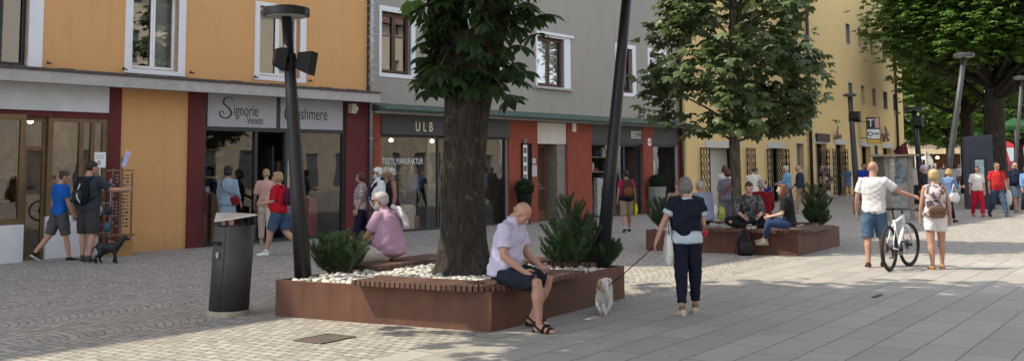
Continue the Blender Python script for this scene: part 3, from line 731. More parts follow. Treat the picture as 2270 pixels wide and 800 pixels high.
# wooden house door in its grey recess, cream panel above
b = MB(); b.box(gp[6], gp[8], -.02, .28, zdoor, ZG - .16); b.build('cream_panel', M_PANEL, GH)
b = MB(); b.box(gp[7] + .01, gp[7] + .05, .02, .60, 0, zdoor - .004); b.box(gp[7] + .05, gp[8], .02, .24, 0, zdoor - .004); b.box(gp[6], gp[8], .62, .66, 0, zdoor); b.box(gp[6] - .02, gp[6], .02, .6, 0, zdoor); b.build('door_recess', mat('recess_render', (.22, .2, .17), .9), GH)
b = MB(); dx0, dx1, dy = gp[6] + .02, gp[7] - .02, .40
frame_rect(b, dx0, dx1, .02, zdoor - .02, .10, dy, dy + .07); dm = (dx0 + dx1) / 2; b.box(dm - .05, dm + .05, dy - .01, dy + .06, .12, zdoor - .12); b.box(dx0 + .1, dm - .05, dy, dy + .06, .95, 1.05); b.box(dm + .05, dx1 - .1, dy, dy + .06, .95, 1.05); b.box(dx0 + .1, dm - .05, dy + .01, dy + .05, .12, .32); b.box(dm + .05, dx1 - .1, dy + .01, dy + .05, .12, .32)
for k in range(10):
    x = dx0 + .12 + k * (dx1 - dx0 - .24) / 9
    if abs(x - dm) > .07: b.box(x - .012, x + .012, dy + .012, dy + .03, .32, zdoor - .12)
dr = b.build('door', M_DOORW, GH)
b = MB(); b.quad((dx0 + .1, dy + .045, .32), (dx1 - .1, dy + .045, .32), (dx1 - .1, dy + .045, zdoor - .12), (dx0 + .1, dy + .045, zdoor - .12)); b.build('pane', mat('ribbed_door_glass', (.09, .085, .07), .25, 0, .2, 30, .3, 60), dr)
b = MB(); b.tube([(dm + .02, dy - .02, 1.12), (dm + .02, dy - .07, 1.12), (dm + .14, dy - .07, 1.10)], .014, 8); b.box(dm - .02, dm + .05, dy - .016, dy - .011, 1.02, 1.2); b.build('handle', M_ZINC, dr)
# notice case, bell plate, number plates
x, z = FA.q(1152, 407); x2, z2 = FA.q(1172, 318)
b = MB(); frame_rect(b, x, x2, z, z2, .03, -.12, -.064); b.box(x + .03, x2 - .03, -.09, -.064, z + .03, z2 - .03); nc = b.build('notice_case', M_BLACK, GH)
b = MB(); b.box(x + .05, x + .26, -.095, -.091, z + .05, z2 - .05); b.build('notice_sheet', M_WHITE, nc)
b = MB()
for k in range(5): b.box(x + .08, x + .23, -.099, -.0965, z + .1 + k * .27, z + .27 + k * .27)
b.build('photo_print', mat('sepia_photo', (.16, .13, .09), .5, 0, .5, 12), nc)
for q in ((1176, 351, 1183, 363), (1174, 366, 1186, 391)):
    a, zt = FA.q(q[0], q[1]); c, zb = FA.q(q[2], q[3]); b = MB(); b.box(a, c, -.075, -.062, zb, zt); b.build('bell_plate', mat('pale_plate', (.5, .5, .5), .5), GH)
for px, py, s_ in ((1269, 283, 'I'), (1436, 315, '4')):
    x, z = FA.q(px, py); b = MB(); b.box(x - .10, x + .10, -.072, -.062, z - .13, z + .13); n_ = b.build('house_number_plate', M_WHITE, GH)
    text(s_, 'lettering', M_LET, n_, x - .05, z - .08, -.074, .22, .9, 1, .001)
# advert poster behind the right hand upper window: a standing climber
x0, x1, z0, z1 = rect4(FA, 1440, 1458, 126, 208)
b = MB(); b.box(x0 - .06, x1 + .06, .085, .10, z0, z1); po = b.build('advert_poster', mat('poster_white', (.62, .66, .7), .6), GH)
b = MB(); xm = (x0 + x1) / 2; zh = z1 - z0; y = .083
b.ell((xm - .05, y, z1 - .20), (.10, .002, .13)); b.prism([(0, 0)], 0, 0) if False else None
b.add([(xm - .22, y, z1 - .34), (xm + .2, y, z1 - .34), (xm + .16, y, z0 + zh * .45), (xm + .12, y, z0 + .05), (xm + .0, y, z0 + .05), (xm - .03, y, z0 + zh * .38), (xm - .1, y, z0 + .05), (xm - .22, y, z0 + .05), (xm - .2, y, z0 + zh * .45)], [(0, 1, 2, 3, 4, 5, 6, 7, 8)])
b.build('printed_figure', mat('poster_dark', (.04, .05, .08), .6), po)
# brown rain pipe at the corner to the yellow house
p = empty('rain_pipe', FA.w(_gx - .05, .14, 0), FA.rz, 'dark brown rain pipe with bent gutter end where grey and yellow house meet', 'rain pipe')
b = MB(); b.tube([(0, 0, 0), (0, 0, 2.7), (.05, 0, 2.85), (.28, 0, 2.95), (.32, -.2, 3.1), (.32, -.4, 3.15)], .07, 10); b.tube([(0, 0, 2.6), (0, 0, 9)], .06, 10); b.build('pipe', M_PIPEB, p, True)
# ================= yellow house
YH = empty('townhouse', FY.w(0), FY.rz, 'long yellow house with lattice shutters and small deep windows', 'house')
YX1 = FY.q(2008, 400)[0]
yholes = []
def yrect(xl, xr, t, b_): return rect4(FY, xl, xr, t, b_)
doors = [(1570, 1636, 327, None), (1706, 1736, 328, None), (1808, 1832, 318, None), (1852, 1874, 320, None), (1908, 1930, 324, None), (1957, 1976, 328, None)]
wins = [(1765, 1781, 318, 375)] + [(1880, 1889, 183, 227), (1908, 1916, 190, 231), (1933, 1941, 197, 235), (1957, 1966, 203, 241), (1979, 1986, 209, 245)]
wins += [(1874, 1883, 52, 96), (1901, 1909, 62, 102), (1928, 1936, 80, 120), (1955, 1963, 96, 134), (1977, 1984, 108, 146), (1888, 1895, 319, 370), (1938, 1945, 322, 362), (1985, 1991, 326, 360)]
M_YREV = plaster('pale_reveal', (.55, .54, .5), .05)
b = MB(); bd = MB(); bw = MB()
for xl, xr, t, _ in doors:
    x0, x1, z0, z1 = yrect(xl, xr, t, 420); z0 = 0
    yholes.append((x0, x1, -.06, z1))
    frame_rect(bd, x0 - .002, x1 + .002, -.05, z1, .001, 0, .001) if False else None
    b.cut(); b.box(x0, x1, .50, .54, 0, z1); b.cut(); b.box(x0 - .3, x1 + .3, -.03, -.004, z1, z1 + .28)
b.build('door', M_YREV, YH)
lin = []
for xl, xr, t, bo in wins:
    x0, x1, z0, z1 = yrect(xl, xr, t, bo); yholes.append((x0, x1, z0, z1)); bw.cut(); bw.box(x0, x1, .20, .23, z0, z1)
bw.build('window_pane', mat('dusk_pane', (.13, .15, .17), .12, 0, .1, 2, 0, spec=.8), YH)
b = MB()
for xl, xr, t, bo in wins:
    x0, x1, z0, z1 = yrect(xl, xr, t, bo)
    b.cut()
    for q in ((x0 - .06, x0, z0 - .06, z1 + .06), (x1, x1 + .06, z0 - .06, z1 + .06), (x0, x1, z0 - .06, z0), (x0, x1, z1, z1 + .06)): b.box(q[0], q[1], -.012, .19, q[2], q[3])
b.build('window_surround', M_YREV, YH)
shell(YH, FY, 0.0, YX1, 17.0, M_YELLOW, yholes, 11, .3)
b = MB(); b.box(.0, .75, -.25, -.003, 0, 16.9); b.build('corner_pilaster', M_YELLOW, YH)
def lattice(b, x0, x1, z0, z1, y):
    frame_rect(b, x0, x1, z0, z1, .03, y - .02, y + .02)
    w = x1 - x0 - .06; nc = max(1, round(w / .27)); cw = w / nc; ch = .32; nr = int((z1 - z0) / ch)
    for i in range(nc):
        for j in range(nr):
            cx = x0 + .03 + cw * (i + .5); cz = z0 + .05 + ch * (j + .5)
            pts = [(cx + cw * .5 * s[0], y, cz + ch * .5 * s[1]) for s in ((0, -1), (.75, -.5), (1, 0), (.75, .5), (0, 1), (-.75, .5), (-1, 0), (-.75, -.5), (0, -1))]
            b.tube(pts, .014, 4)
lat = [(1553, 1573, 327, 455), (1616, 1638, 328, 450), (1655, 1674, 328, 448), (1701, 1711, 330, 440), (1720, 1742, 330, 436), (1743, 1749, 330, 434), (1813, 1832, 330, 428), (1833, 1838, 330, 426), (1846, 1852, 330, 424), (1856, 1873, 330, 422), (1874, 1879, 330, 420)]
for xl, xr, t, bo in lat:
    x0, z1 = FY.q(xl, t, .10); x1, _ = FY.q(xr, t, .10); b = MB(); lattice(b, x0, x1, .08, z1, -.10); b.build('lattice_gate', M_BLACK, YH)
for px, top, nm, o_ in ((1800, 0, 'dark rain pipe on the yellow house between two lattice doors', .12), (1994, 0, 'thin dark rain pipe near the far end of the yellow house', .12)):
    x, z = FY.q(px, 400, o_); p = MB(); p.tube([(0, 0, 0), (0, 0, 13)], .085, 8); tag(p.build('rain_pipe', M_PIPEB, None, True, FY.w(x, o_, 0)), nm, 'rain pipe')
b = MB(); lx, lz = FY.q(1586, 297)
for k in range(7):
    b.box(lx + k * .22, lx + k * .22 + .045, -.008, -.0035, lz, lz + (.38 if k % 3 else .30)); b.box(lx + k * .22 + .045, lx + k * .22 + .14, -.008, -.0035, lz + (.16 if k % 2 else .0), lz + (.16 if k % 2 else .0) + .04)
b.build('worn_wall_lettering', mat('faded_lettering', (.50, .35, .16), .9), YH)
# wall sign of the yellow house (flat to the view, on a bracket)
x, z = FY.q(1922, 318, .5); xx, zz = FY.q(1950, 260, .5)
P0 = FY.w(x, .5, z); hs = zz - z
sg = empty('wall_sign', (P0.x, P0.y, z), D2R(0), 'black and white sign boards stacked on a yellow base, hung out from the yellow house', 'sign'); k_ = P0.y / FL
wv = 30 * k_
b = MB(); b.box(0, wv, -.03, .03, 0, 58 * k_); b.build('sign_case', mat('sign_black', (.03, .03, .03), .4), sg)
b = MB(); b.box(.04, wv - .04, -.036, -.031, 10 * k_, 31 * k_); b.build('white_board', M_WHITE, sg)
b = MB(); b.box(.02, wv - .02, -.036, -.031, 1 * k_, 8 * k_); b.build('yellow_board', mat('sign_yellow', (.7, .42, .05), .5), sg)
b = MB(); b.box(wv * .62, wv - .04, -.036, -.031, 34 * k_, 56 * k_); b.build('red_white_board', mat('sign_pink', (.6, .35, .35), .5), sg)
text('T', 'lettering', M_WHITE, sg, 2 * k_, 37 * k_, -.034, 24 * k_, 1.0, 1, .004)
b = MB()
for k, (rx, mi) in enumerate(((6.0, 0), (3.6, 1))): b.ell((7.5 * k_, -.037 - .002 * k, 21 * k_), (rx * k_, .001, rx * .8 * k_), mi=mi)
b.box(15 * k_, 27 * k_, -.039, -.037, 19.5 * k_, 23 * k_, 2); b.box(3 * k_, 10 * k_, -.039, -.037, 11.5 * k_, 13 * k_, 0)
b.build('logo', [M_LET, M_WHITE, mat('sign_green', (.05, .22, .10), .5)], sg)
b = MB(); b.bar((-.35, 0, 12 * k_), (0, 0, 12 * k_), .04, .04); b.cut(); b.bar((-.35, 0, 48 * k_), (0, 0, 48 * k_), .04, .04); b.build('bracket', M_BLACK, sg)
# things above the doors of the yellow house
def wbox(px0, py0, px1, py1, name, m_, label, cat, dep=.3, o=.02):
    x0, z1 = FY.q(px0, py0, o); x1, z0 = FY.q(px1, py1, o); q = FY.w(x0, 0, z0)
    r = empty(name, q, FY.rz, label, cat); return r, x1 - x0, z1 - z0
r, W_, H_ = wbox(1808, 297, 1835, 314, 'hanging_board', M_BLACK, 'dark wooden board hung above a lattice door of the yellow house', 'board')
b = MB(); b.box(0, W_, -.12, -.02, 0, H_); frame_rect(b, -.03, W_ + .03, -.03, H_ + .03, .03, -.14, -.01); b.build('board', mat('dark_wood', (.05, .035, .03), .7), r)
for px, py, nm in ((1858, 306, 'small carved figure with a finial above the second lattice door'), (1964, 312, 'pinkish dried flower bunch above the far lattice door')):
    x, z = FY.q(px, py, .2); q = FY.w(x, .2, z); b = MB(); r_ = np.random.default_rng(px)
    for k in range(26 if px > 1900 else 8):
        a = Vector((r_.normal() * .22, r_.normal() * .08, abs(r_.normal()) * (.45 if px > 1900 else .12))); b.ell(a, (.09, .07, .09), None, 6, 4)
    if px < 1900: b.tube([(0, 0, 0), (0, 0, .5), (.02, 0, .75)], [.06, .03, .015], 6); b.ell((0, 0, .52), (.06, .05, .09))
    b.box(-.25, .25, -.08, .2, -.05, 0)
    tag(b.build('wall_ornament', mat('ornament_%d' % px, (.3, .2, .2) if px > 1900 else (.26, .2, .14), .9), None, False, q, FY.rz), nm, 'ornament')
# flag at the far end
x, z = FY.q(1990, 330, .3); q = FY.w(x, .3, z); fl = empty('wall_flag', q, 0, 'dark red flag on a slanted pole at the far end of the yellow house', 'flag')
b = MB(); b.tube([(-1.2, 0, -.8), (.5, 0, .4)], .03, 6); b.build('pole', M_BLACK, fl)
V = []; n = 10
for i in range(n + 1):
    t = i / n; V += [(-.25 + .8 * t, .06 * math.sin(t * 8), -.15 + .55 * t), (.0 + .75 * t, .06 * math.sin(t * 8 + 1), -1.0 + .45 * t)]
b = MB(); b.add(V, [(2 * i, 2 * i + 2, 2 * i + 3, 2 * i + 1) for i in range(n)]); b.build('cloth', mat('dark_red_cloth', (.13, .025, .035), .9), fl, True)
# ================= neighbours out of the frame and the sunlit row across the street (seen in the panes)
def plain_house(fr, x0, x1, h, m_, label, o=0, side=1, storeys=4):
    r = empty('townhouse', fr.w(0), fr.rz, label, 'house'); hs = []; b = MB(); bp = MB()
    n = int((x1 - x0) / 2.6)
    for s_ in range(storeys):
        for k in range(n):
            cx = x0 + (k + .5) * (x1 - x0) / n; z = .4 + s_ * 3.4
            hh = 2.3 if s_ == 0 else 1.7; z += 0 if s_ == 0 else .6
            hs.append((cx - .5, cx + .5, z, z + hh)); bp.cut(); bp.box(cx - .5, cx + .5, .15, .18, z, z + hh)
    wall_holes(b, x0, x1, 0, h, hs, .25); b.box(x0, x0 + .2, .25, 10, 0, h); b.box(x1 - .2, x1, .25, 10, 0, h); b.box(x0 + .2, x1 - .2, 9.8, 10, 0, h); b.box(x0 + .2, x1 - .2, .25, 9.8, h - .1, h)
    b.build('wall', m_, r); bp.build('window_pane', mat('dusk_pane', (.13, .15, .17), .12), r)
    rf = MB(); rf.add([(x0 - .1, -.5, h), (x1 + .1, -.5, h), (x1 + .1, 5, h + 2), (x0 - .1, 5, h + 2), (x0 - .1, 10.5, h), (x1 + .1, 10.5, h)], [(0, 1, 2, 3), (3, 2, 5, 4)]); rf.build('roof', M_ROOF, r)
plain_house(FA, X0 - 16, X0 - .1, 16.6, plaster('pale_render', (.5, .47, .4)), 'pale rendered neighbour house beyond the ochre house')
OPP = Frame((FA.w(0, 34).x, FA.w(0, 34).y), 2980); OPP.rz += math.pi
class _R: pass
for x0, x1, h, c, lb in ((-52, -18, 12, (.60, .53, .41), 'cream house across the street from the planters'), (-17.8, 12, 13, (.55, .50, .44), 'pale stone house across the street behind the viewer'), (12.2, 34, 12, (.6, .44, .3), 'apricot house across the street behind the viewer')):
    plain_house(OPP, x0, x1, h, plaster('opp_%d' % int(x0), c), lb)
# ------------------------------------------------------------------ people
DG = None
def remesh(mb, voxel, smooth=2, it=.6):
    """join the lofted pieces of MB into one continuous skin"""
    me = mb.mesh('tmp'); o = bpy.data.objects.new('tmp', me); COL.objects.link(o)
    r = o.modifiers.new('r', 'REMESH'); r.mode = 'VOXEL'; r.voxel_size = voxel; r.adaptivity = 0
    if smooth:
        s = o.modifiers.new('s', 'SMOOTH'); s.factor = it; s.iterations = smooth
    bpy.context.view_layer.update()
    dg = bpy.context.evaluated_depsgraph_get()
    out = bpy.data.meshes.new_from_object(o.evaluated_get(dg))
    bpy.data.objects.remove(o); bpy.data.meshes.remove(me)
    n = len(out.vertices); V = np.empty(n * 3, np.float32); out.vertices.foreach_get('co', V)
    F = [tuple(p.vertices) for p in out.polygons]
    bpy.data.meshes.remove(out)
    return V.reshape(-1, 3).astype(float), F
def wrinkle(V, F, amp, freq, seed):
    r = np.random.default_rng(seed); n = np.zeros_like(V)
    Fq = np.array([f if len(f) == 4 else (*f, f[-1]) for f in F])
    nn = np.cross(V[Fq[:, 2]] - V[Fq[:, 0]], V[Fq[:, 3]] - V[Fq[:, 1]])
    for k in range(4): np.add.at(n, Fq[:, k], nn)
    n /= np.linalg.norm(n, axis=1, keepdims=True) + 1e-9
    h = np.zeros(len(V))
    for k in range(7):
        d = r.normal(size=3); d /= np.linalg.norm(d); f = freq * r.uniform(.6, 1.7)
        ph = V @ d * f + r.uniform(0, 6.3) + 1.6 * np.sin(V @ r.normal(size=3) * freq * .35)
        h += (1 - np.abs(np.sin(ph))) * r.uniform(.4, 1)
    h -= h.mean()
    return V + n * (h * amp / 1.6)[:, None]
def mesh_obj(name, V, F, mats, parent, mi=None, smooth=True):
    me = bpy.data.meshes.new(name); me.from_pydata(V.tolist(), [], F)
    for m_ in (mats if isinstance(mats, (list, tuple)) else [mats]): me.materials.append(m_)
    if mi is not None: me.polygons.foreach_set('material_index', mi)
    if smooth: me.polygons.foreach_set('use_smooth', [True] * len(F))
    me.update(); o = bpy.data.objects.new(name, me); COL.objects.link(o); o.parent = parent; return o
_SK = {}
def skin(c):
    if c not in _SK:
        t = NT('skin'); o = t.obj(); n = t.noise(o, 7, 3)
        col = t.mix(t.math('MULTIPLY', n, .5), c, (c[0] * .86, c[1] * .70, c[2] * .64))
        _SK[c] = t.done(t.bsdf(col, .5, 0, t.bump(t.noise(o, 120), .1, .004), .4, **{'Subsurface Weight': .08, 'Subsurface Radius': (.02, .008, .004)}))
    return _SK[c]
SKIN1 = (.44, .255, .185); SKIN2 = (.33, .19, .135); SKIN3 = (.48, .31, .24)
M_LIP = mat('lips', (.25, .09, .075), .5, 0, .1, 8, 0); M_BROW = mat('brow', (.10, .07, .055), .8, 0, .1, 8, 0); M_EYE = mat('eye_dark', (.03, .025, .02), .2, 0, .1, 8, 0); M_SHADES = mat('sunglass_lens', (.012, .01, .01), .12, 0, .1, 8, 0, spec=.7)
_CL = {}
def cloth(c, pat=None, c2=(.7, .7, .7), scale=20):
    k = (c, pat, c2, scale)
    if k in _CL: return _CL[k]
    t = NT('cloth'); o = t.obj(); n = t.noise(o, 5, 3); col = t.mix(t.math('MULTIPLY', n, .5), c, tuple(x * .72 for x in c))
    if pat == 'blotch':
        f = t.ramp(t.noise(o, scale, 2), (.50, 0), (.54, 1)); col = t.mix(f, col, c2)
    elif pat == 'camo':
        f = t.ramp(t.noise(o, scale, 2), (.48, 0), (.50, 1)); col = t.mix(f, col, c2); g = t.ramp(t.noise(o, scale * 1.4, 2), (.58, 0), (.6, 1)); col = t.mix(g, col, (.03, .035, .04))
    elif pat == 'check':
        sp = t.n('ShaderNodeSeparateXYZ'); t.set(sp.inputs[0], o)
        a = t.math('GREATER_THAN', t.math('SINE', t.math('MULTIPLY', sp.outputs[0], scale)), .3); b_ = t.math('GREATER_THAN', t.math('SINE', t.math('MULTIPLY', sp.outputs[2], scale)), .3)
        col = t.mix(t.math('MULTIPLY', t.math('ADD', a, b_), .5), col, c2)
    elif pat == 'denim':
        col = t.mix(t.ramp(t.noise(o, 4, 4), (.45, 0), (.75, .7)), col, c2)
    h = t.noise(o, 220, 2); h2 = t.noise(o, 16, 4)
    nb = t.bump(t.math('ADD', t.math('MULTIPLY', h, .15), h2), .30, .02)
    _CL[k] = t.done(t.bsdf(col, .88, 0, nb, .2)); return _CL[k]
_HR = {}
def hairmat(c):
    if c in _HR: return _HR[c]
    t = NT('hair'); o = t.obj(); mp = t.n('ShaderNodeMapping'); t.set(mp.inputs[0], o); mp.inputs['Scale'].default_value = (60, 60, 8)
    n = t.noise(mp.outputs[0], 1.6, 4); col = t.mix(n, tuple(x * .45 for x in c), tuple(min(1, x * 1.5) for x in c))
    _HR[c] = t.done(t.bsdf(col, .5, 0, t.bump(n, .8, .02), .4)); return _HR[c]
def dirv(p, a, s): p = D2R(p); a = D2R(a); return Vector((s * math.sin(a), math.cos(a) * math.sin(p), -math.cos(a) * math.cos(p)))
def ringe(c, X, Y, rx, ry, n=16, sq=1.0):
    out = []
    for i in range(n):
        a = 2 * math.pi * i / n; ca, sa = math.cos(a), math.sin(a)
        if sq != 1: ca = math.copysign(abs(ca) ** sq, ca); sa = math.copysign(abs(sa) ** sq, sa)
        out.append(tuple(c + X * (rx * ca) + Y * (ry * sa)))
    return out
class Person:
    # pose: lean, twist, head=(yaw,pitch,roll), arms L/R=(pitch,abduct,bend,fore_abduct), legs L/R=(pitch,abduct,knee,shin_abduct[,foot_pitch])
    def __init__(s, px, py, label, head=0, H=1.72, z=0.0, sex='m', fat=0.0, sk=SKIN1, pose=None, top=None, bottom=None, shoes=None, hair=None, shades=False, voxel=.012, seat=None, group=None, at=None):
        P = at if at is not None else G(px, py, z)
        s.k = k = H / 1.75; s.sex = sex; s.root = r = empty('person', (P.x, P.y, z), -D2R(head), label, 'person', group)
        s.fat = fat; po = dict(lean=0, twist=0, head=(0, 0, 0), armL=(6, 9, 12, 2), armR=(6, 9, 12, 2), legL=(2, 2, 2, 1), legR=(-2, 2, 2, 1)); po.update(pose or {})
        s.po = po; s.vx = voxel
        legs = {}; hx = .088 if sex == 'm' else .085
        mn = 9; 
        for sd, q in ((-1, po['legL']), (1, po['legR'])):
            th = dirv(q[0], q[1], sd); sh = dirv(q[0] - q[2], q[3], sd)
            hip = Vector((sd * hx, 0, 0)); kn = hip + th * .44; an = kn + sh * .41
            legs[sd] = [hip, kn, an, q]; mn = min(mn, an.z)
        lift = .08 - mn
        if seat is not None: lift = seat / k + .105
        s.pz = lift
        for sd in legs:
            for i in range(3): legs[sd][i] = legs[sd][i] + Vector((0, 0, lift))
        s.legs = legs
        # spine
        s.fr = []; c = Vector((0, 0, lift - .06)); N = 24; L = .62
        for i in range(N + 1):
            h = -.06 + L * i / N; q = min(1, max(0, h / .34)); a = -D2R(po['lean']) * q; tw = D2R(po['twist']) * q
            R = Matrix.Rotation(-tw, 3, 'Z') @ Matrix.Rotation(a, 3, 'X')
            s.fr.append((h, c.copy(), R)); c = c + R @ Vector((0, 0, L / N))
        cN, RN = s.frame(.52)
        s.sw = sw = .178 if sex == 'm' else .158
        s.arms = {}
        for sd, q in ((-1, po['armL']), (1, po['armR'])):
            sh = cN + RN @ Vector((sd * sw, -.005, -.035)); Rz = Matrix.Rotation(-D2R(po['twist']), 3, 'Z')
            ua = Rz @ dirv(q[0], q[1], sd); fa = Rz @ dirv(q[0] + q[2], q[3], sd)
            el = sh + ua * .285; wr = el + fa * .245; s.arms[sd] = [sh, el, wr, fa, q]
        cH, RH = s.frame(.56); y, p, rl = po['head']
        s.hR = Matrix.Rotation(-D2R(y), 3, 'Z') @ Matrix.Rotation(-D2R(p), 3, 'X') @ Matrix.Rotation(D2R(rl), 3, 'Y')
        if po.get('headrel'): s.hR = RH @ s.hR
        s.nb = cH; s.hc = cH + RH @ Vector((0, 0, .035)) + s.hR @ Vector((0, .028, .095))
        s.body(sk)
        if top: s.top(**top)
        if bottom: s.bottom(**bottom)
        if shoes: s.shoe(**shoes)
        if hair: s.hair(**hair)
        if shades: s.glasses()
    def frame(s, h):
        i = min(max((h + .06) / .62 * 24, 0), 23.999); j = int(i); t = i - j
        return s.fr[j][1].lerp(s.fr[j + 1][1], t), s.fr[j][2]
    def rings(s):
        f = s.fat; m_ = s.sex == 'm'
        return [(-.055, .135, .10, 0), (-.01, .163 + f * .3 + (0 if m_ else .010), .115 + f * .5, -.01), (.05, .163 + f * .5 + (0 if m_ else .006), .112 + f * .8, .002), (.11, .150 + f * .8 + (.005 if m_ else -.008), .104 + f * 1.2, .008 + f * .5), (.17, .144 + f * .8 + (.006 if m_ else -.016), .098 + f * 1.3, .010 + f * .6),
                (.24, .150 + f * .6 + (.005 if m_ else -.012), .100 + f, .006 + f * .4), (.32, .162 + f * .4 + (.006 if m_ else -.012), .112 + f * .5 + (0 if m_ else .006), .008), (.40, .168 + f * .3 + (.004 if m_ else -.014), .112 + f * .3 + (0 if m_ else .008), .004),
                (.45, .150 + f * .3 - (0 if m_ else .014), .100 + f * .2, -.005), (.485, .126 + f * .2 - (0 if m_ else .012), .086, -.010), (.512, .094, .072, -.012), (.538, .070, .060, -.010), (.565, .058, .055, -.008)]
    def torso(s, b, h0, h1, infl, n=20):
        R = s.rings(); hs = sorted({h0, h1, *[q[0] for q in R if h0 < q[0] < h1]}); out = []
        for h in hs:
            w_ = [np.interp(h, [q[0] for q in R], [q[i] for q in R]) for i in (1, 2, 3)]
            c, M = s.frame(h); X = M @ Vector((1, 0, 0)); Y = M @ Vector((0, 1, 0))
            out.append(ringe(c + Y * w_[2], X, Y, w_[0] + infl, w_[1] + infl, n, .85))
        b.loft(out)
    def arm_pts(s, sd): return s.arms[sd][:3]
    def scaled(s, V): return V * s.k
    def hand(s, b, sd):
        sh, el, wr, fa, q = s.arms[sd]; curl = s.po.get('curl', .45)
        # palm plane: fingers continue the forearm, palm faces the body
        up = Vector((sd, 0, 0)); side = fa.cross(up)
        if side.length < .2: side = Vector((0, 1, 0))
        side.normalize(); out = side.cross(fa).normalized() * 1.0        # out = back of the hand, side = thumb side
        if side.y < 0: side = -side
        inn = -Vector((sd, 0, 0)); inn = (inn - fa * inn.dot(fa)); inn = inn.normalized() if inn.length > .1 else -out
        s.handinfo = getattr(s, 'handinfo', {}); s.handinfo[sd] = (wr + fa * .075, inn, side)
        b.loft([ringe(wr + fa * d, side, inn, w_, t_, 10) for d, w_, t_ in ((-.01, .026, .021), (.03, .036, .019), (.065, .040, .016), (.088, .037, .013))])
        fingers = MB()
        for k, (off, L) in enumerate(((.029, .068), (.010, .078), (-.010, .073), (-.029, .056))):
            p = wr + fa * .075 + side * off; d = (fa + side * off * 2.2).normalized(); pts = [p]
            for j, seg in enumerate((.46, .30, .24)):
                d = (d + inn * curl * (.5 + .35 * j)).normalized(); pts.append(pts[-1] + d * L * seg * 1.1)
            fingers.tube(pts, [.0088, .0082, .0074, .0058], 6)
        p = wr + fa * .025 + side * .026; d = (fa * .7 + side * .75 + inn * .25).normalized(); p2 = p + d * .038; d2 = (fa + side * .25 + inn * .4).normalized()
        fingers.tube([p, p2, p2 + d2 * .030, p2 + d2 * .052], [.0125, .011, .0095, .007], 6)
        return fingers
    def foot(s, b, sd, infl=0, h=0):
        hip, kn, an, q = s.legs[sd]; yaw = D2R(s.po.get('toe', 8)) * sd; fp = D2R(q[4]) if len(q) > 4 else 0
        fw = Vector((math.sin(yaw), math.cos(yaw), 0)); 
        if s.po.get('shinfeet'):
            sh = (an - kn).normalized(); fw = (fw - sh * fw.dot(sh)).normalized()
        ax = fw.cross(Vector((0, 0, 1))).normalized(); M = Matrix.Rotation(fp, 3, ax); fw = M @ fw; up = ax.cross(fw)
        if up.z < 0: up = -up
        prof = ((-.060, .018, .020, -.048), (-.052, .030, .034, -.044), (-.02, .036, .046, -.034), (.03, .038, .044, -.038), (.08, .042, .032, -.050), (.125, .046, .024, -.056), (.165, .040, .019, -.060), (.188, .022, .013, -.064))
        i2 = infl
        b.loft([ringe(an + fw * (d * (1 + i2 * 1.2)) + up * (c + h), ax, up, w_ + i2, t_ + i2, 12) for d, w_, t_, c in prof])
        s.footinfo = getattr(s, 'footinfo', {}); s.footinfo[sd] = (an, fw, up, ax)
    def body(s, sk):
        b = MB(); f = s.fat
        s.torso(b, -.055, .565, -.004)
        b.tube([s.nb + s.hR @ Vector((0, -.012, -.05)), s.nb + Vector((0, 0, .03)), s.hc + s.hR @ Vector((0, -.022, -.05))], [.066, .056, .056] if s.sex == 'm' else [.056, .047, .047], 12)
        for sd in (-1, 1):
            sh, el, wr = s.arm_pts(sd); c, M = s.frame(.46); th = (.0 if s.sex == 'm' else -.006) + f * .12
            b.tube([c + M @ Vector((sd * .09, 0, .02)), sh, sh.lerp(el, .3), sh.lerp(el, .7), el, el.lerp(wr, .25), el.lerp(wr, .6), wr, wr + (wr - el).normalized() * .02], [.06, .054 + th, .051 + th, .044 + th, .038 + th, .041 + th, .034 + th, .0265, .024], 12)
            hip, kn, an, q = s.legs[sd]; t2 = f * .2
            b.tube([hip + Vector((-sd * .015, 0, .04)), hip.lerp(kn, .12), hip.lerp(kn, .5), hip.lerp(kn, .85), kn, kn.lerp(an, .12), kn.lerp(an, .32), kn.lerp(an, .6), kn.lerp(an, .88), an], [.088 + t2, .090 + t2, .074 + t2, .059 + t2, .056 + t2, .052 + t2, .058 + t2, .047, .036, .034], 14)
            s.foot(b, sd)
        fing = [s.hand(b, sd) for sd in (-1, 1)]
        h = s.hc; R = s.hR
        def E(x, y, z, a, c, d, n=14): b.ell(h + R @ Vector((x, y, z)), (a, c, d), R, n, 10)
        E(0, -.012, .030, .0755, .094, .083); E(0, .020, -.035, .060, .070, .078); E(0, .052, -.082, .030, .030, .026); E(0, .058, .010, .052, .035, .05)
        b.tube([h + R @ Vector((0, .083, .012)), h + R @ Vector((0, .103, -.018)), h + R @ Vector((0, .111, -.032))], [.011, .015, .0185], 8)
        E(0, .088, -.062, .022, .010, .010); E(.036, .064, -.022, .022, .02, .02); E(-.036, .064, -.022, .022, .02, .02); E(0, .080, .022, .045, .012, .008)
        for x in (-.074, .074): E(x, -.006, -.012, .011, .026, .034, 10)
        V, F = remesh(b, s.vx * .8, 2, .5)
        mi = [0] * len(F); Vs = [V]; n0 = len(V)
        for g in fing:
            v = np.concatenate(g.v); Vs.append(v); F = F + [tuple(i + n0 for i in q) for q in g.f]; n0 += len(v)
        mi += [0] * (len(F) - len(mi))
        e = MB()
        for x in (-.030, .030): e.ell(h + R @ Vector((x, .0835, .006)), (.013, .006, .006), R, 8, 6, 1)
        for x in (-.031, .031): e.ell(h + R @ Vector((x, .089, .0235)), (.017, .006, .0035), R, 8, 6, 3)
        e.ell(h + R @ Vector((0, .0965, -.0625)), (.021, .004, .0035), R, 8, 6, 2)
        Vs.append(np.concatenate(e.v)); F = F + [tuple(i + n0 for i in q) for q in e.f]; mi += e.mi
        s.bodyobj = mesh_obj('body', np.concatenate(Vs) * s.k, F, [skin(sk), M_EYE, M_LIP, M_BROW], s.root, mi)
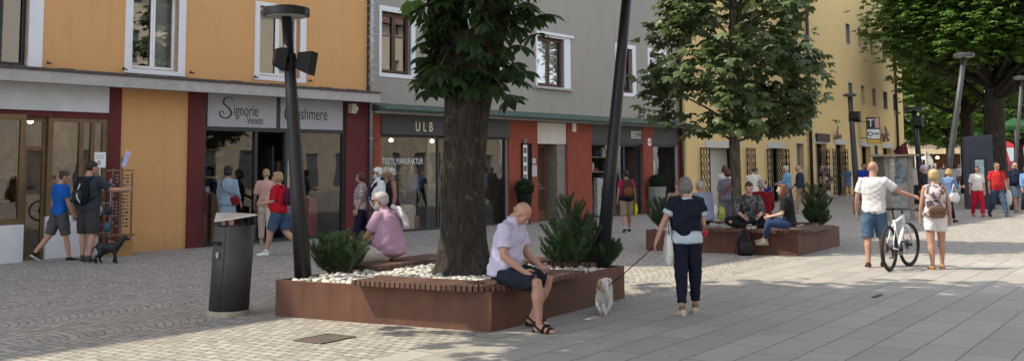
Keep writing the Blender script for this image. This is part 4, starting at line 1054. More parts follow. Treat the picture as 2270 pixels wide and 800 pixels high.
    def top(s, c=(.5, .5, .5), hem=-.03, sleeve=.55, neck=.545, loose=.014, pat=None, c2=(.7, .7, .7), scale=20, seed=3, tank=False, collar=False, m=None, name='top'):
        b = MB(); s.torso(b, hem, neck, loose)
        for sd in (-1, 1):
            sh, el, wr = s.arm_pts(sd); cc, M = s.frame(.46); st = cc + M @ Vector((sd * .09, 0, .02))
            if tank: b.tube([st, sh + (sh - st) * .02], [.07, .05], 12); continue
            path = [st, sh]; rr = [.064, .064 + loose * .4]
            if sleeve <= 1:
                path += [sh.lerp(el, sleeve * .5), sh.lerp(el, sleeve)]; rr += [.060 + loose * .5, .056 + loose * .7]
            else:
                path += [sh.lerp(el, .5), el, el.lerp(wr, (sleeve - 1) * .5), el.lerp(wr, sleeve - 1)]; rr += [.055 + loose * .5, .047 + loose * .5, .044 + loose * .5, .036 + loose * .5]
            b.tube(path, [x + s.fat * .1 for x in rr], 14)
        if collar: b.tube([s.nb + Vector((0, -.01, -.03)), s.nb + Vector((0, -.005, .045))], [.082, .067], 14)
        V, F = remesh(b, s.vx, 2, .5); V = wrinkle(V, F, .0075, 22, seed)
        s.topobj = mesh_obj(name, V * s.k, F, m or cloth(c, pat, c2, scale), s.root)
    def bottom(s, c=(.1, .1, .1), length=1.0, waist=.025, loose=.014, pat=None, c2=(.4, .45, .5), seed=4, skirt=None, name='trousers', scale=20):
        b = MB(); s.torso(b, -.058, waist, loose * .7)
        if skirt:
            c0, M = s.frame(0); k0 = (s.legs[-1][1] + s.legs[1][1]) / 2; d = (k0 - Vector((0, 0, s.pz))); X = Vector((1, 0, 0))
            Y = Vector((0, 1, 0)); b.loft([ringe(Vector((0, 0, s.pz + .04)), X, Y, .17, .125, 18), ringe(Vector((0, 0, s.pz)) + d * .25, X, Y, .185, .14, 18), ringe(Vector((0, 0, s.pz)) + d * skirt, X, Y, .19 + .04 * skirt, .155 + .04 * skirt, 18)])
        else:
            for sd in (-1, 1):
                hip, kn, an, q = s.legs[sd]; f = s.fat * .2
                path = [hip + Vector((-sd * .012, 0, .05)), hip.lerp(kn, .1)]; rr = [.095, .098 + loose * .5]
                if length <= 1: path += [hip.lerp(kn, length * .55), hip.lerp(kn, length)]; rr += [.084 + loose, np.interp(length, (.3, 1), (.090, .066)) + loose]
                else: path += [hip.lerp(kn, .5), kn, kn.lerp(an, (length - 1) * .4), kn.lerp(an, length - 1)]; rr += [.078 + loose, .068 + loose, .058 + loose * .8, .046 + loose * .8]
                b.tube(path, [x + f for x in rr], 16)
        V, F = remesh(b, s.vx, 2, .5); V = wrinkle(V, F, .007, 20, seed)
        mesh_obj(name, V * s.k, F, cloth(c, pat, c2, scale), s.root)
    def shoe(s, c=(.05, .05, .05), sole=(.6, .6, .6), sandal=False, socks=None, high=0):
        for sd in (-1, 1):
            if sandal:
                b = MB(); an, fw, up, ax = s.footinfo[sd]
                b.loft([ringe(an + fw * d - up * .088, ax, up, w_, .010, 12) for d, w_ in ((-.07, .02), (-.055, .036), (.02, .042), (.11, .050), (.17, .044), (.2, .02))])
                for d, hgt, wd in ((.135, .058, .052), (.075, .080, .048)):
                    pts = [an + fw * (d + .012 * t) - up * .085 + ax * (wd * math.cos(math.pi * (t + 1) / 2)) * 1.05 + up * hgt * math.sin(math.pi * (t + 1) / 2) * .95 for t in np.linspace(-1, 1, 9)]
                    b.tube(pts, .016, 6)
                b.tube([an - fw * .045 - up * .07 + ax * .036, an - fw * .058 - up * .02, an - fw * .045 - up * .07 - ax * .036], .011, 6)
                b.tube([an + fw * .05 + ax * .045 - up * .06, an - fw * .02 + ax * .045 - up * .01, an - fw * .05 - up * .005, an - fw * .02 - ax * .045 - up * .01, an + fw * .05 - ax * .045 - up * .06], .010, 6)
                b.build('sandal', cloth(c), s.root, True); sb = b
                for o in (s.root.children[-1],): o.scale = (s.k,) * 3
                continue
            b = MB(); s.foot(b, sd, .008, 0); V, F = remesh(b, .011, 2, .5)
            an, fw, up, ax = s.footinfo[sd]
            cen = np.array([(V[list(f)].mean(0) - np.array(an)) @ np.array(up) for f in F]); mi = (cen < -.064).astype(int).tolist()
            mesh_obj('shoe', V * s.k, F, [cloth(c), mat('sole_%d' % int(sole[0] * 100), sole, .8)], s.root, mi)
            if socks is not None:
                hip, kn, a2, q = s.legs[sd]; b = MB(); b.tube([a2.lerp(kn, -.03), a2.lerp(kn, .12 + high)], [.043, .041 + high * .06], 12)
                o = b.build('sock', cloth(socks), s.root, True); o.scale = (s.k,) * 3
    def hair(s, c=(.1, .07, .05), style='short', seed=1, vol=1.0):
        b = MB(); h = s.hc; R = s.hR
        def E(x, y, z, a, d, e): b.ell(h + R @ Vector((x, y, z)), (a * vol, d * vol, e * vol), R, 16, 12)
        if style == 'fringe':                       # bald on top, hair round the sides and back
            E(0, -.038, -.010, .0800, .078, .040)
        else:
            E(0, -.022, .044, .0825, .098, .078)
            E(0, -.045, .0, .080, .072, .070)
            if style == 'short': E(0, .018, .082, .058, .05, .026)
            if style == 'bob': E(0, -.040, -.02, .100, .085, .090); E(.062, .0, .0, .028, .055, .085); E(-.062, .0, .0, .028, .055, .085); E(0, .035, .078, .066, .05, .04)
            if style == 'long':
                E(0, -.055, -.05, .092, .075, .12); E(.0, -.075, -.17, .10, .055, .15); E(.066, -.005, -.04, .026, .05, .12); E(-.066, -.005, -.04, .026, .05, .12); E(0, .035, .075, .066, .048, .04)
                E(.05, -.02, -.17, .04, .045, .14); E(-.05, -.02, -.17, .04, .045, .14)
            if style == 'curly': E(0, -.025, .05, .098, .108, .09); E(0, -.05, -.02, .095, .075, .085); E(0, .04, .075, .07, .05, .04)
            if style == 'bun': E(0, -.115, .075, .04, .04, .04); E(0, .030, .078, .06, .05, .03)
        V, F = remesh(b, .010, 1, .5); V = wrinkle(V, F, .007 if style in ('curly', 'long', 'bob') else .004, 70, seed)
        # leave the face free
        Ri = np.array(R.transposed()); L = (V - np.array(h)) @ Ri.T
        face = (L[:, 1] > .052) & (L[:, 2] < .055) if style != 'fringe' else (L[:, 1] > .0)
        face |= (np.abs(L[:, 0]) < .058) & (L[:, 1] > .035) & (L[:, 2] < .05)
        F2 = [f for f in F if not any(face[i] for i in f)]
        used = sorted({i for f in F2 for i in f}); mp = {u: i for i, u in enumerate(used)}
        mesh_obj('hair', V[used] * s.k, [tuple(mp[i] for i in f) for f in F2], hairmat(c), s.root)
    def beard(s, c):
        b = MB(); h = s.hc; R = s.hR
        b.ell(h + R @ Vector((0, .040, -.085)), (.052, .052, .036), R); b.ell(h + R @ Vector((0, .094, -.050)), (.03, .012, .009), R, 10, 6)
        for x in (-.05, .05): b.ell(h + R @ Vector((x, .03, -.055)), (.016, .035, .045), R, 10, 6)
        V, F = remesh(b, .009, 1, .5); mesh_obj('beard', wrinkle(V, F, .004, 80, 2) * s.k, F, hairmat(c), s.root)
    def glasses(s):
        b = MB(); h = s.hc; R = s.hR
        for x in (-.033, .033): b.ell(h + R @ Vector((x, .096, .006)), (.027, .007, .020), R, 12, 6)
        b.tube([h + R @ Vector((-.012, .100, .012)), h + R @ Vector((.012, .100, .012))], .004, 5)
        for x in (-1, 1): b.tube([h + R @ Vector((x * .058, .090, .012)), h + R @ Vector((x * .079, .03, .010)), h + R @ Vector((x * .080, -.02, .0))], .004, 5)
        o = b.build('sunglasses', M_SHADES, s.root, True); o.scale = (s.k,) * 3
    # ---- carried things: placed in the world through these
    def W(s, v):
        return Matrix.Translation(s.root.location) @ Matrix.Rotation(s.root.rotation_euler.z, 4, 'Z') @ (Vector(v) * s.k)
    def handW(s, sd): return s.W(s.handinfo[sd][0])
    def chest(s, h, v):
        c, M = s.frame(h); return s.W(c + M @ Vector(v))
    def chestdir(s, v):
        c, M = s.frame(.4); return (Matrix.Rotation(s.root.rotation_euler.z, 3, 'Z') @ (M @ Vector(v))).normalized()
def soft_box(b, c, X, Y, Z, hx, hy, hz, taper=.8, rows=6, n=16):
    rr = []
    for i in range(rows + 1):
        t = i / rows; q = math.sin(math.pi * (t * .86 + .07)) ** .35; tp = 1 - (1 - taper) * t
        rr.append(ringe(c + Z * hz * (2 * t - 1), X, Y, hx * q * tp, hy * q * tp, n, .6))
    b.loft(rr)
def backpack(p, c, label, w=.15, d=.085, h=.22, patch=None, stripe=None):
    o = empty('backpack', p.chest(.2, (0, 0, 0)), 0, label, 'backpack'); T = -Vector(o.location)
    X, Y, Z = (p.chestdir(v) for v in ((1, 0, 0), (0, 1, 0), (0, 0, 1)))
    b = MB(); soft_box(b, p.chest(.30, (0, -.20, 0)) + T, X, Y, Z, w, d, h, .85); V, F = remesh(b, .014, 2); mesh_obj('bag', wrinkle(V, F, .006, 25, 4), F, cloth(c), o)
    b = MB(); soft_box(b, p.chest(.22, (0, -.295, 0)) + T, X, Y, Z, w * .78, .035, h * .45, .9); b.build('pocket', cloth(patch or tuple(x * 1.5 for x in c)), o, True)
    if stripe:
        b = MB(); b.tube([p.chest(hh, (xx, yy, 0)) + T for hh, xx, yy in ((.42, .05, -.285), (.32, .02, -.30), (.20, .03, -.335), (.10, .09, -.325))], .014, 6, flat=.6); b.build('stripe', cloth(stripe), o, True)
    for sd in (-1, 1):
        b = MB(); b.tube([p.chest(.49, (sd * .10, -.13, .0)) + T, p.chest(.53, (sd * .11, -.02, .015)) + T, p.chest(.46, (sd * .115, .115, 0)) + T, p.chest(.34, (sd * .15, .11, 0)) + T, p.chest(.2, (sd * .17, -.02, 0)) + T, p.chest(.14, (sd * .13, -.13, 0)) + T], .022, 6, flat=.5); b.build('strap', cloth(tuple(x * .8 for x in c)), o, True)
    return o
def handbag(p, sd, c, label, h=.40, w=.17, d=.05, name='bag', cat='bag', drop=.16, at=None, m=None, handle=True):
    H_ = at if at is not None else p.handW(sd); o = empty(name, H_, p.root.rotation_euler.z, label, cat)
    b = MB(); soft_box(b, Vector((0, 0, -drop - h / 2)), Vector((0, 1, 0)), Vector((1, 0, 0)), Vector((0, 0, 1)), w, d, h / 2, .9); V, F = remesh(b, .012, 2); mesh_obj('bag', wrinkle(V, F, .008, 22, 9), F, m or cloth(c), o)
    if handle:
        for x in (-.02, .02):
            b = MB(); b.tube([(x, -w * .5, -drop - .02), (x * .5, -w * .2, -drop * .3), (x * .3, 0, .0), (x * .5, w * .2, -drop * .3), (x, w * .5, -drop - .02)], .007, 6); b.build('handle', m or cloth(c), o, True)
    return o
def crossbag(p, sd, c, label, hz=-.02, w=.15, h=.12, back=-.17, x=None, front_strap=True):
    o = empty('shoulder_bag', p.chest(0, (0, 0, 0)), 0, label, 'bag'); T = -Vector(o.location)
    X, Y, Z = (p.chestdir(v) for v in ((1, 0, 0), (0, 1, 0), (0, 0, 1))); x = sd * .12 if x is None else x
    b = MB(); soft_box(b, p.chest(hz + .02, (x, back, 0)) + T, X, Y, Z, w, .05, h, .9); V, F = remesh(b, .012, 2); mesh_obj('bag', wrinkle(V, F, .004, 25, 3), F, cloth(c), o)
    b = MB(); soft_box(b, p.chest(hz + .06, (x, back - .045, 0)) + T, X, Y, Z, w * .95, .02, h * .62, .95); b.build('flap', cloth(tuple(q * .8 for q in c)), o, True)
    b = MB(); b.tube([p.chest(hz + .10, (x + .1, back + .02, 0)) + T, p.chest(.28, (-sd * .02, -.172, 0)) + T, p.chest(.40, (-sd * .07, -.168, 0)) + T, p.chest(.48, (-sd * .10, -.140, .02)) + T, p.chest(.54, (-sd * .11, -.02, .03)) + T, p.chest(.44, (-sd * .07, .15, 0)) + T, p.chest(.2, (sd * .06, .14, 0)) + T, p.chest(.05, (sd * .19, .03, 0)) + T, p.chest(hz + .06, (x + sd * .1, back + .03, 0)) + T], .013, 6, flat=.5); b.build('strap', cloth(c), o, True)
    return o
WALKL = dict(legL=(24, 2, 4, 1, 8), legR=(-14, 2, 30, 1, -38), armL=(-14, 10, 14, 4), armR=(18, 10, 18, 4))
WALKR = dict(legR=(24, 2, 4, 1, 8), legL=(-14, 2, 30, 1, -38), armR=(-14, 10, 14, 4), armL=(18, 10, 18, 4))
STROLL = dict(legL=(12, 2, 3, 1), legR=(-9, 2, 12, 1, -14))
STROLR = dict(legR=(12, 2, 3, 1), legL=(-9, 2, 12, 1, -14))
def P_(base, **k): d = dict(base); d.update(k); return d
# ------------------------------------------------------------------ the cast
NAVY = (.012, .016, .035); BLACKC = (.012, .012, .014); WHITEC = (.72, .72, .73); DENIM = (.045, .085, .16); DENL = (.14, .20, .30)
def hip_at(px, py, z=.47): return G(px, py, z)
# bald man on the front corner of the large planter
bm = Person(0, 0, 'bald man in a lilac short sleeved shirt sitting head bowed on the planter corner', 116, 1.76, at=G(1117, 628, .47), seat=.475, voxel=.0085, sk=(.40, .235, .17), fat=.035,
    pose=dict(lean=19, head=(4, 46, 0), armR=(4, 10, 48, -14), armL=(14, 6, 46, -20), legR=(79, 3, 77, -2), legL=(77, 25, 99, -14), curl=.5, toe=6),
    top=dict(c=(.50, .47, .63), sleeve=.70, hem=-.02, loose=.020, collar=True, seed=12), bottom=dict(c=(.014, .018, .032), length=.93, loose=.020), shoes=dict(c=(.018, .014, .012), sandal=True), hair=dict(c=(.30, .22, .17), style='fringe', vol=.97))
# man in the pink shirt at the back of the large planter
pm = Person(0, 0, 'bearded grey haired man in a pink shirt and sunglasses sitting on the planter rim', -66, 1.76, at=G(868, 577, .47), seat=.475, voxel=.010, sk=SKIN2, fat=.06,
    pose=dict(lean=20, head=(-18, 4, 0), armL=(26, 10, 36, -6), armR=(26, 6, 45, -14), legL=(82, 6, 85, 0), legR=(82, 8, 80, 0)),
    top=dict(c=(.47, .30, .42), sleeve=.72, hem=-.045, loose=.024, collar=True, seed=8), bottom=dict(c=(.62, .57, .50), length=1.9), shoes=dict(c=(.1, .07, .05)), hair=dict(c=(.42, .41, .39), style='short'), shades=True)
pm.beard((.50, .49, .47))
b = MB(); pts = [pm.chest(.54, (.06, -.10, .04)), pm.chest(.50, (.12, -.14, .03)), pm.chest(.38, (.13, -.19, 0)), pm.chest(.26, (.12, -.20, 0))]
b.tube([tuple(p) for p in pts], [.05, .075, .085, .06], 10, flat=.55); V, F = remesh(b, .012, 2); tag(mesh_obj('sweater', wrinkle(V, F, .014, 26, 5), F, cloth((.62, .58, .62)), None), 'pale sweater hanging over the shoulder of the man in pink', 'sweater')
# woman with the dog
wd = Person(1526, 697, 'grey haired woman with a navy sweater over her shoulders walking a dog', -4, 1.585, sex='f', voxel=.0085, fat=.03,
    pose=P_(STROLR, armL=(-4, 30, 4, 22), armR=(2, 12, 62, 6), toe=14, legR=(9, 4, 4, 0, 0), legL=(-7, 1, 4, 2, -6), curl=.7),
    top=dict(c=(.46, .54, .62), sleeve=.62, hem=-.035, loose=.018, seed=21), bottom=dict(c=(.010, .013, .028), length=1.80, loose=.010, waist=.02), shoes=dict(c=(.52, .45, .33), sole=(.62, .56, .45), socks=(.2, .14, .11)), hair=dict(c=(.16, .15, .145), style='bob', vol=.96))
b = MB(); wd.torso(b, .10, .52, .036); V, F = remesh(b, .010, 2); V = wrinkle(V, F, .016, 15, 31)
for sd in (-1, 1):
    pass
b2 = MB(); wd.torso(b2, .13, .525, .038)
for sd in (-1, 1):
    sh, el, wr = wd.arm_pts(sd); c_, M_ = wd.frame(.46); b2.tube([c_ + M_ @ Vector((sd * .07, -.02, .03)), sh + Vector((0, -.01, .0)), sh.lerp(el, .44) + Vector((0, -.01, 0))], [.085, .092, .082], 12)
c_, M_ = wd.frame(.1); b2.loft([ringe(c_ + M_ @ Vector((-.06, -.10, dz)), M_ @ Vector((1, 0, 0)), M_ @ Vector((0, 1, 0)), w_, .045, 14) for dz, w_ in ((-.03, .05), (.0, .10), (.08, .13), (.2, .15))])
V, F = remesh(b2, .010, 3); mesh_obj('draped_sweater', wrinkle(V, F, .013, 16, 31) * wd.k, F, cloth((.010, .013, .026)), wd.root)
hL = wd.handW(-1)
handbag(wd, -1, (.66, .66, .62), 'white cloth bag hanging at the left hip of the woman with the dog', .36, .12, .05, at=wd.chest(.33, (-.235, .02, 0)), drop=.22)
b = MB(); hr = wd.handW(1); b.ell(tuple(hr + Vector((.03, .03, -.02))), (.05, .035, .03), None, 10, 6); b.bar(hr, hr + Vector((.09, .02, .03)), .03, .05); tag(b.build('red_purse', mat('red_leather', (.5, .02, .02), .5), None, True), 'small red purse in the right hand of the woman with the dog', 'purse')
# left hand side shoppers
boy = Person(128, 580, 'boy in a bright blue t-shirt and grey shorts beside the shop window', 38, 1.70, fat=-.008,
    pose=dict(head=(30, 18, 0), legR=(12, 2, 2, 1), legL=(-16, 3, 26, 1, -30), armL=(-4, 12, 14, 2), armR=(8, 6, 16, 0), lean=4), top=dict(c=(.008, .10, .42), sleeve=.68, hem=-.05, loose=.022), bottom=dict(c=(.075, .08, .085), length=.95, loose=.028), shoes=dict(c=(.02, .02, .02), sole=(.7, .7, .7)), hair=dict(c=(.05, .03, .02), style='short'))
tm = Person(193, 582, 'tall man in a dark grey t-shirt reaching for the sunglasses rack', 18, 1.86, fat=.02,
    pose=dict(head=(24, 14, 0), armR=(44, 28, 46, 40), armL=(6, 8, 20, 0), legL=(3, 4, 2, 0), legR=(-3, 3, 6, 0)), top=dict(c=(.035, .045, .058), sleeve=.8, hem=-.06, loose=.024), bottom=dict(c=(.045, .045, .048), length=.98, loose=.032), shoes=dict(c=(.05, .05, .05), sole=(.6, .6, .6), socks=(.06, .06, .06)), hair=dict(c=(.02, .014, .01), style='short'))
backpack(tm, (.015, .015, .017), 'black backpack with a light grey stripe on the tall man', .15, .09, .25, (.03, .03, .032), (.5, .5, .5))
q = FA.w(FA.q(22, 400)[0], -1.15, 0); Person(0, 0, 'person in dark blue standing inside the first shop behind the glass', 170, 1.74, at=q, voxel=.016, pose=dict(head=(0, 15, 0)), top=dict(c=(.02, .03, .07), sleeve=1.6), bottom=dict(c=BLACKC, length=1.9), shoes=dict(), hair=dict(c=(.02, .015, .01), style='short'))
lb = Person(503, 546, 'dark haired woman in a long pale blue cardigan looking into the shop', 14, 1.74, sex='f', fat=.02,
    pose=dict(head=(-14, 4, 0), armL=(2, 12, 10, 4), armR=(6, 10, 30, 2)), top=dict(c=(.24, .34, .42), sleeve=1.55, hem=-.055, loose=.03, seed=40), bottom=dict(c=(.24, .34, .42), waist=-.02, skirt=.62, name='cardigan_skirt', loose=.025), shoes=dict(c=(.3, .25, .2)), hair=dict(c=(.015, .012, .012), style='curly', vol=.96))
crossbag(lb, 1, (.22, .015, .02), 'dark red shoulder bag of the woman in the blue cardigan', .04, .10, .10, -.08, .22)
q = FA.w(FA.q(462, 400)[0] , -.55, 0); Person(0, 0, 'person in a purple top inside the cashmere shop at the left pane', 150, 1.68, at=q, sex='f', voxel=.016, top=dict(c=(.07, .02, .08), sleeve=1.6), bottom=dict(c=BLACKC, length=1.9), shoes=dict(), hair=dict(c=(.02, .015, .012), style='bob'))
pk = Person(588, 541, 'blond woman in a pink blouse and cream trousers at the shop door', -8, 1.70, sex='f', fat=.015,
    pose=P_(STROLL, head=(-10, 8, 0), armL=(0, 16, 30, 8), armR=(20, 8, 40, 0)), top=dict(c=(.58, .33, .29), sleeve=.95, hem=-.02, loose=.022, seed=5), bottom=dict(c=(.62, .52, .43), length=1.88, loose=.016), shoes=dict(c=(.45, .3, .2)), hair=dict(c=(.38, .26, .13), style='short'))
rw = Person(616, 566, 'woman in a red t-shirt and denim shorts walking left past the shop', -82, 1.655, sex='f', fat=.045,
    pose=P_(WALKR, head=(-14, 2, 0), armL=(10, 8, 70, -4), armR=(16, 6, 70, -8), legL=(16, 2, 3, 1, 0), legR=(-16, 2, 32, 1, -40)), top=dict(c=(.45, .008, .02), sleeve=.85, hem=-.05, loose=.026, seed=15), bottom=dict(c=DENIM, length=.92, loose=.022, pat='denim', c2=(.08, .13, .22)), shoes=dict(c=(.75, .75, .75), sole=(.7, .7, .7), socks=(.6, .6, .6)), hair=dict(c=(.36, .25, .12), style='bob'))
b = MB()
for k in range(5):
    p0 = rw.chest(.36 - .022 * k, (-.08 + .02 * (k % 2), .155 + rw.fat, 0)); p1 = rw.chest(.37 - .02 * k, (.07 - .03 * (k % 3), .155 + rw.fat, 0)); b.tube([p0, p0.lerp(p1, .4) + Vector((0, 0, .02)), p1], .006, 5)
pr = b.build('shirt_print', M_WHITE); pr.parent = rw.root; pr.matrix_parent_inverse = (Matrix.Translation(rw.root.location) @ Matrix.Rotation(rw.root.rotation_euler.z, 4, 'Z')).inverted()
backpack(rw, (.06, .015, .05), 'dark purple backpack on the woman in the red t-shirt', .12, .06, .17, (.2, .04, .1))
# trio walking past between the shops
Person(800, 552, 'woman in a patterned blouse walking beside the white haired man', -100, 1.62, sex='f', fat=.02, pose=P_(STROLL, head=(-6, 0, 0)), top=dict(c=(.20, .15, .17), pat='blotch', c2=(.5, .45, .46), scale=38, sleeve=.9, hem=-.08, loose=.026), bottom=dict(c=NAVY, length=1.9), shoes=dict(c=(.4, .35, .3)), hair=dict(c=(.06, .025, .015), style='bob', vol=.93), shades=True)
wm = Person(838, 553, 'white haired man in a white polo with a dark sweater round his shoulders', -112, 1.72, fat=.03, sk=SKIN2, pose=P_(STROLR, head=(8, 2, 0), armL=(0, 9, 20, 2)), top=dict(c=(.66, .68, .72), sleeve=.75, hem=-.05, loose=.024, collar=True), bottom=dict(c=(.03, .045, .08), length=1.9), shoes=dict(c=(.5, .5, .5)), hair=dict(c=(.66, .66, .65), style='short', vol=1.04), shades=True)
wm.beard((.6, .6, .6))
b = MB(); b.tube([wm.nb + Vector(v) for v in ((-.16, -.02, -.05), (-.08, -.07, .0), (.08, -.07, .0), (.16, -.02, -.05), (.13, .10, -.12), (.04, .15, -.25), (.0, .16, -.42))], [.045, .05, .05, .05, .045, .042, .035], 10); b.tube([wm.nb + Vector(v) for v in ((-.16, -.02, -.05), (-.13, .10, -.12), (-.04, .16, -.25), (-.05, .17, -.45))], [.045, .045, .042, .035], 10)
V, F = remesh(b, .012, 2); mesh_obj('draped_sweater', wrinkle(V, F, .008, 25, 3) * wm.k, F, cloth(NAVY), wm.root)
Person(868, 549, 'sunburnt man in a dark sleeveless top with a watch behind the white haired man', -105, 1.70, fat=.05, sk=(.34, .165, .115), pose=P_(STROLL, armL=(-6, 10, 16, 4)), top=dict(c=(.02, .022, .035), tank=True, hem=-.05, loose=.024), bottom=dict(c=DENIM, length=1.9, pat='denim', c2=(.08, .12, .2)), shoes=dict(c=(.2, .2, .2)), hair=dict(c=(.45, .44, .42), style='short'))
# woman with the brown backpack
bp_ = Person(1390, 514, 'dark haired woman in a magenta t-shirt walking away carrying a yellow bag', -6, 1.60, sex='f', fat=.04,
    pose=P_(STROLR, armL=(-4, 14, 14, 6), armR=(4, 16, 16, 8), legL=(-8, 2, 14, 1, -20)), top=dict(c=(.40, .015, .10), sleeve=.6, hem=.02, loose=.018), bottom=dict(c=(.30, .24, .16), length=1.12, loose=.02), shoes=dict(c=(.04, .04, .04), sole=(.2, .2, .2), socks=(.5, .5, .5)), hair=dict(c=(.015, .012, .012), style='short'))
b = MB(); bp_.torso(b, -.055, .12, .034); V, F = remesh(b, .012, 2); c0 = None
mesh_obj('tied_shirt', wrinkle(V, F, .012, 18, 9) * bp_.k, F, cloth(NAVY), bp_.root)
backpack(bp_, (.075, .038, .022), 'brown backpack with orange emblem on the woman carrying a yellow bag', .16, .10, .24, (.16, .07, .03))
handbag(bp_, 1, (.75, .58, .02), 'bright yellow carrier bag in the hand of the woman with the backpack', .32, .13, .04, drop=.05)
# group on and around the farther planter
Person(0, 0, 'young man in a camouflage shirt sitting cross legged on the bench edge', 186, 1.74, at=G(1660, 500, .50), seat=.49, pose=dict(lean=24, head=(4, 14, 0), legL=(92, 48, 52, -66), legR=(92, 48, 52, -66), armL=(16, 16, 50, -24), armR=(16, 16, 50, -24)), top=dict(c=(.055, .06, .065), pat='camo', c2=(.13, .14, .14), scale=13, sleeve=1.45, loose=.028), bottom=dict(c=BLACKC, length=1.85, loose=.024), shoes=dict(c=(.6, .6, .6), sole=(.7, .7, .7)), hair=dict(c=(.06, .035, .02), style='bun'), sk=SKIN3)
Person(0, 0, 'long haired young woman in a black t-shirt and jeans sitting on the bench', -72, 1.66, at=G(1752, 507, .50), seat=.49, sex='f', pose=dict(lean=14, head=(-14, 4, 0), legL=(92, 26, 78, -30), legR=(98, 16, 84, -28), armL=(14, 10, 62, -14), armR=(14, 8, 60, -18), toe=4), top=dict(c=BLACKC, sleeve=.75, loose=.022), bottom=dict(c=(.02, .04, .10), length=1.8, loose=.014, pat='denim', c2=(.05, .09, .17)), shoes=dict(c=(.32, .28, .22), sole=(.5, .46, .38)), hair=dict(c=(.13, .055, .03), style='long'), sk=SKIN3)
Person(0, 0, 'grey haired person in a dark red jacket sitting with the back to us', 10, 1.70, at=G(1690, 489, .50), seat=.49, fat=.03, pose=dict(lean=8, legL=(84, 6, 85, 0), legR=(84, 6, 85, 0), armL=(20, 8, 50, -6), armR=(16, 8, 50, -6)), top=dict(c=(.25, .010, .025), sleeve=1.8, hem=-.05, loose=.032), bottom=dict(c=(.03, .03, .04), length=1.8), shoes=dict(), hair=dict(c=(.46, .42, .36), style='short', vol=1.05))
Person(0, 0, 'grey haired man in a blue checked shirt sitting with his back to us', -22, 1.74, at=G(1563, 495, .50), seat=.49, fat=.035, pose=dict(lean=16, head=(-16, 6, 0), legL=(84, 6, 85, 0), legR=(84, 6, 85, 0), armL=(26, 8, 44, -6), armR=(20, 8, 50, -6)), top=dict(c=(.20, .24, .42), pat='check', c2=(.46, .48, .60), scale=150, sleeve=.8, hem=-.04, loose=.028), bottom=dict(c=NAVY, length=1.8), shoes=dict(), hair=dict(c=(.48, .46, .42), style='short'))
Person(0, 0, 'sitter whose face shows past the shoulder of the woman with the dog', 172, 1.70, at=G(1503, 492, .50), seat=.49, pose=dict(lean=8, head=(-20, 4, 0), legL=(84, 6, 85, 0), legR=(84, 6, 85, 0)), top=dict(c=(.3, .22, .16), sleeve=.8), bottom=dict(c=(.1, .1, .1), length=1.8), shoes=dict(), hair=dict(c=(.22, .12, .06), style='short'), sk=SKIN3)
gb = Person(1616, 523, 'woman in a grey blouse with a red bag strap standing behind the planter', 4, 1.62, sex='f', fat=.045, pose=dict(head=(12, 10, 0), armL=(2, 13, 8, 4), armR=(18, 8, 50, -8)), top=dict(c=(.15, .155, .19), sleeve=.95, hem=-.06, loose=.028), bottom=dict(c=(.15, .16, .20), length=1.9, loose=.02), shoes=dict(), hair=dict(c=(.085, .03, .018), style='bob', vol=.92))
b = MB(); b.tube([gb.chest(h, v) for h, v in ((.06, (-.19, -.02, 0)), (.18, (-.12, -.155, 0)), (.34, (.0, -.165, 0)), (.47, (.10, -.135, 0)), (.53, (.12, -.02, .03)), (.42, (.10, .15, 0)))], .016, 6, flat=.4); tag(b.build('bag_strap', cloth((.42, .02, .03)), None, True), 'thin red bag strap across the back of the woman in grey', 'strap')
handbag(gb, -1, (.68, .68, .66), 'white plastic shopping bag hanging beside the yellow green one', .34, .10, .06, drop=.03, at=gb.handW(-1) + Vector((-.07, -.02, 0)))
handbag(gb, -1, (.42, .44, .10), 'yellow green shopping bag held by the woman in grey', .33, .18, .08, drop=.06, at=gb.handW(-1) + Vector((.06, -.08, 0)))
Person(1609, 494, 'brown haired woman in white seen over the shoulder of the woman in grey', 40, 1.70, sex='f', voxel=.014, pose=dict(head=(10, 6, 0)), top=dict(c=(.6, .6, .6), sleeve=.7), bottom=dict(c=(.1, .1, .12), length=1.9), shoes=dict(), hair=dict(c=(.06, .025, .015), style='bob'))
Person(1670, 492, 'dark haired man in an off white sweater bending slightly beside the trunk', 42, 1.66, voxel=.013, fat=.03, pose=dict(lean=14, head=(20, 26, 0), armR=(30, 8, 40, 0), armL=(14, 8, 40, 0)), top=dict(c=(.60, .58, .54), sleeve=1.85, hem=-.05, loose=.028), bottom=dict(c=(.02, .018, .02), length=1.9), shoes=dict(), hair=dict(c=(.05, .045, .04), style='short'))
Person(1698, 476, 'small child in a dark blue shirt beyond the person in red', 10, 1.16, voxel=.016, pose=dict(head=(-20, 0, 0)), top=dict(c=(.012, .022, .14), sleeve=.7, loose=.02), bottom=dict(c=(.3, .2, .15), length=.9), shoes=dict(c=(.5, .5, .5)), hair=dict(c=(.02, .015, .012), style='short'))
Person(1748, 470, 'white haired woman in a light blue jacket and long skirt walking left', -55, 1.66, voxel=.013, sex='f', fat=.03, pose=dict(head=(-14, 6, 0), armL=(12, 8, 60, 0), armR=(10, 8, 30, 0), lean=6), top=dict(c=(.16, .34, .55), sleeve=1.8, hem=-.05, loose=.032), bottom=dict(c=(.03, .05, .09), skirt=1.35, waist=.05), shoes=dict(), hair=dict(c=(.5, .48, .42), style='curly', vol=.9))
om = Person(1777, 472, 'balding old man in a dark denim jacket carrying a magazine', -72, 1.70, voxel=.013, fat=.02, pose=P_(STROLL, head=(4, 8, 0), armR=(8, 8, 40, 0), lean=6), top=dict(c=(.025, .04, .065), sleeve=1.85, hem=-.06, loose=.034), bottom=dict(c=(.33, .22, .14), length=1.9), shoes=dict(), hair=dict(c=(.4, .38, .36), style='fringe'))
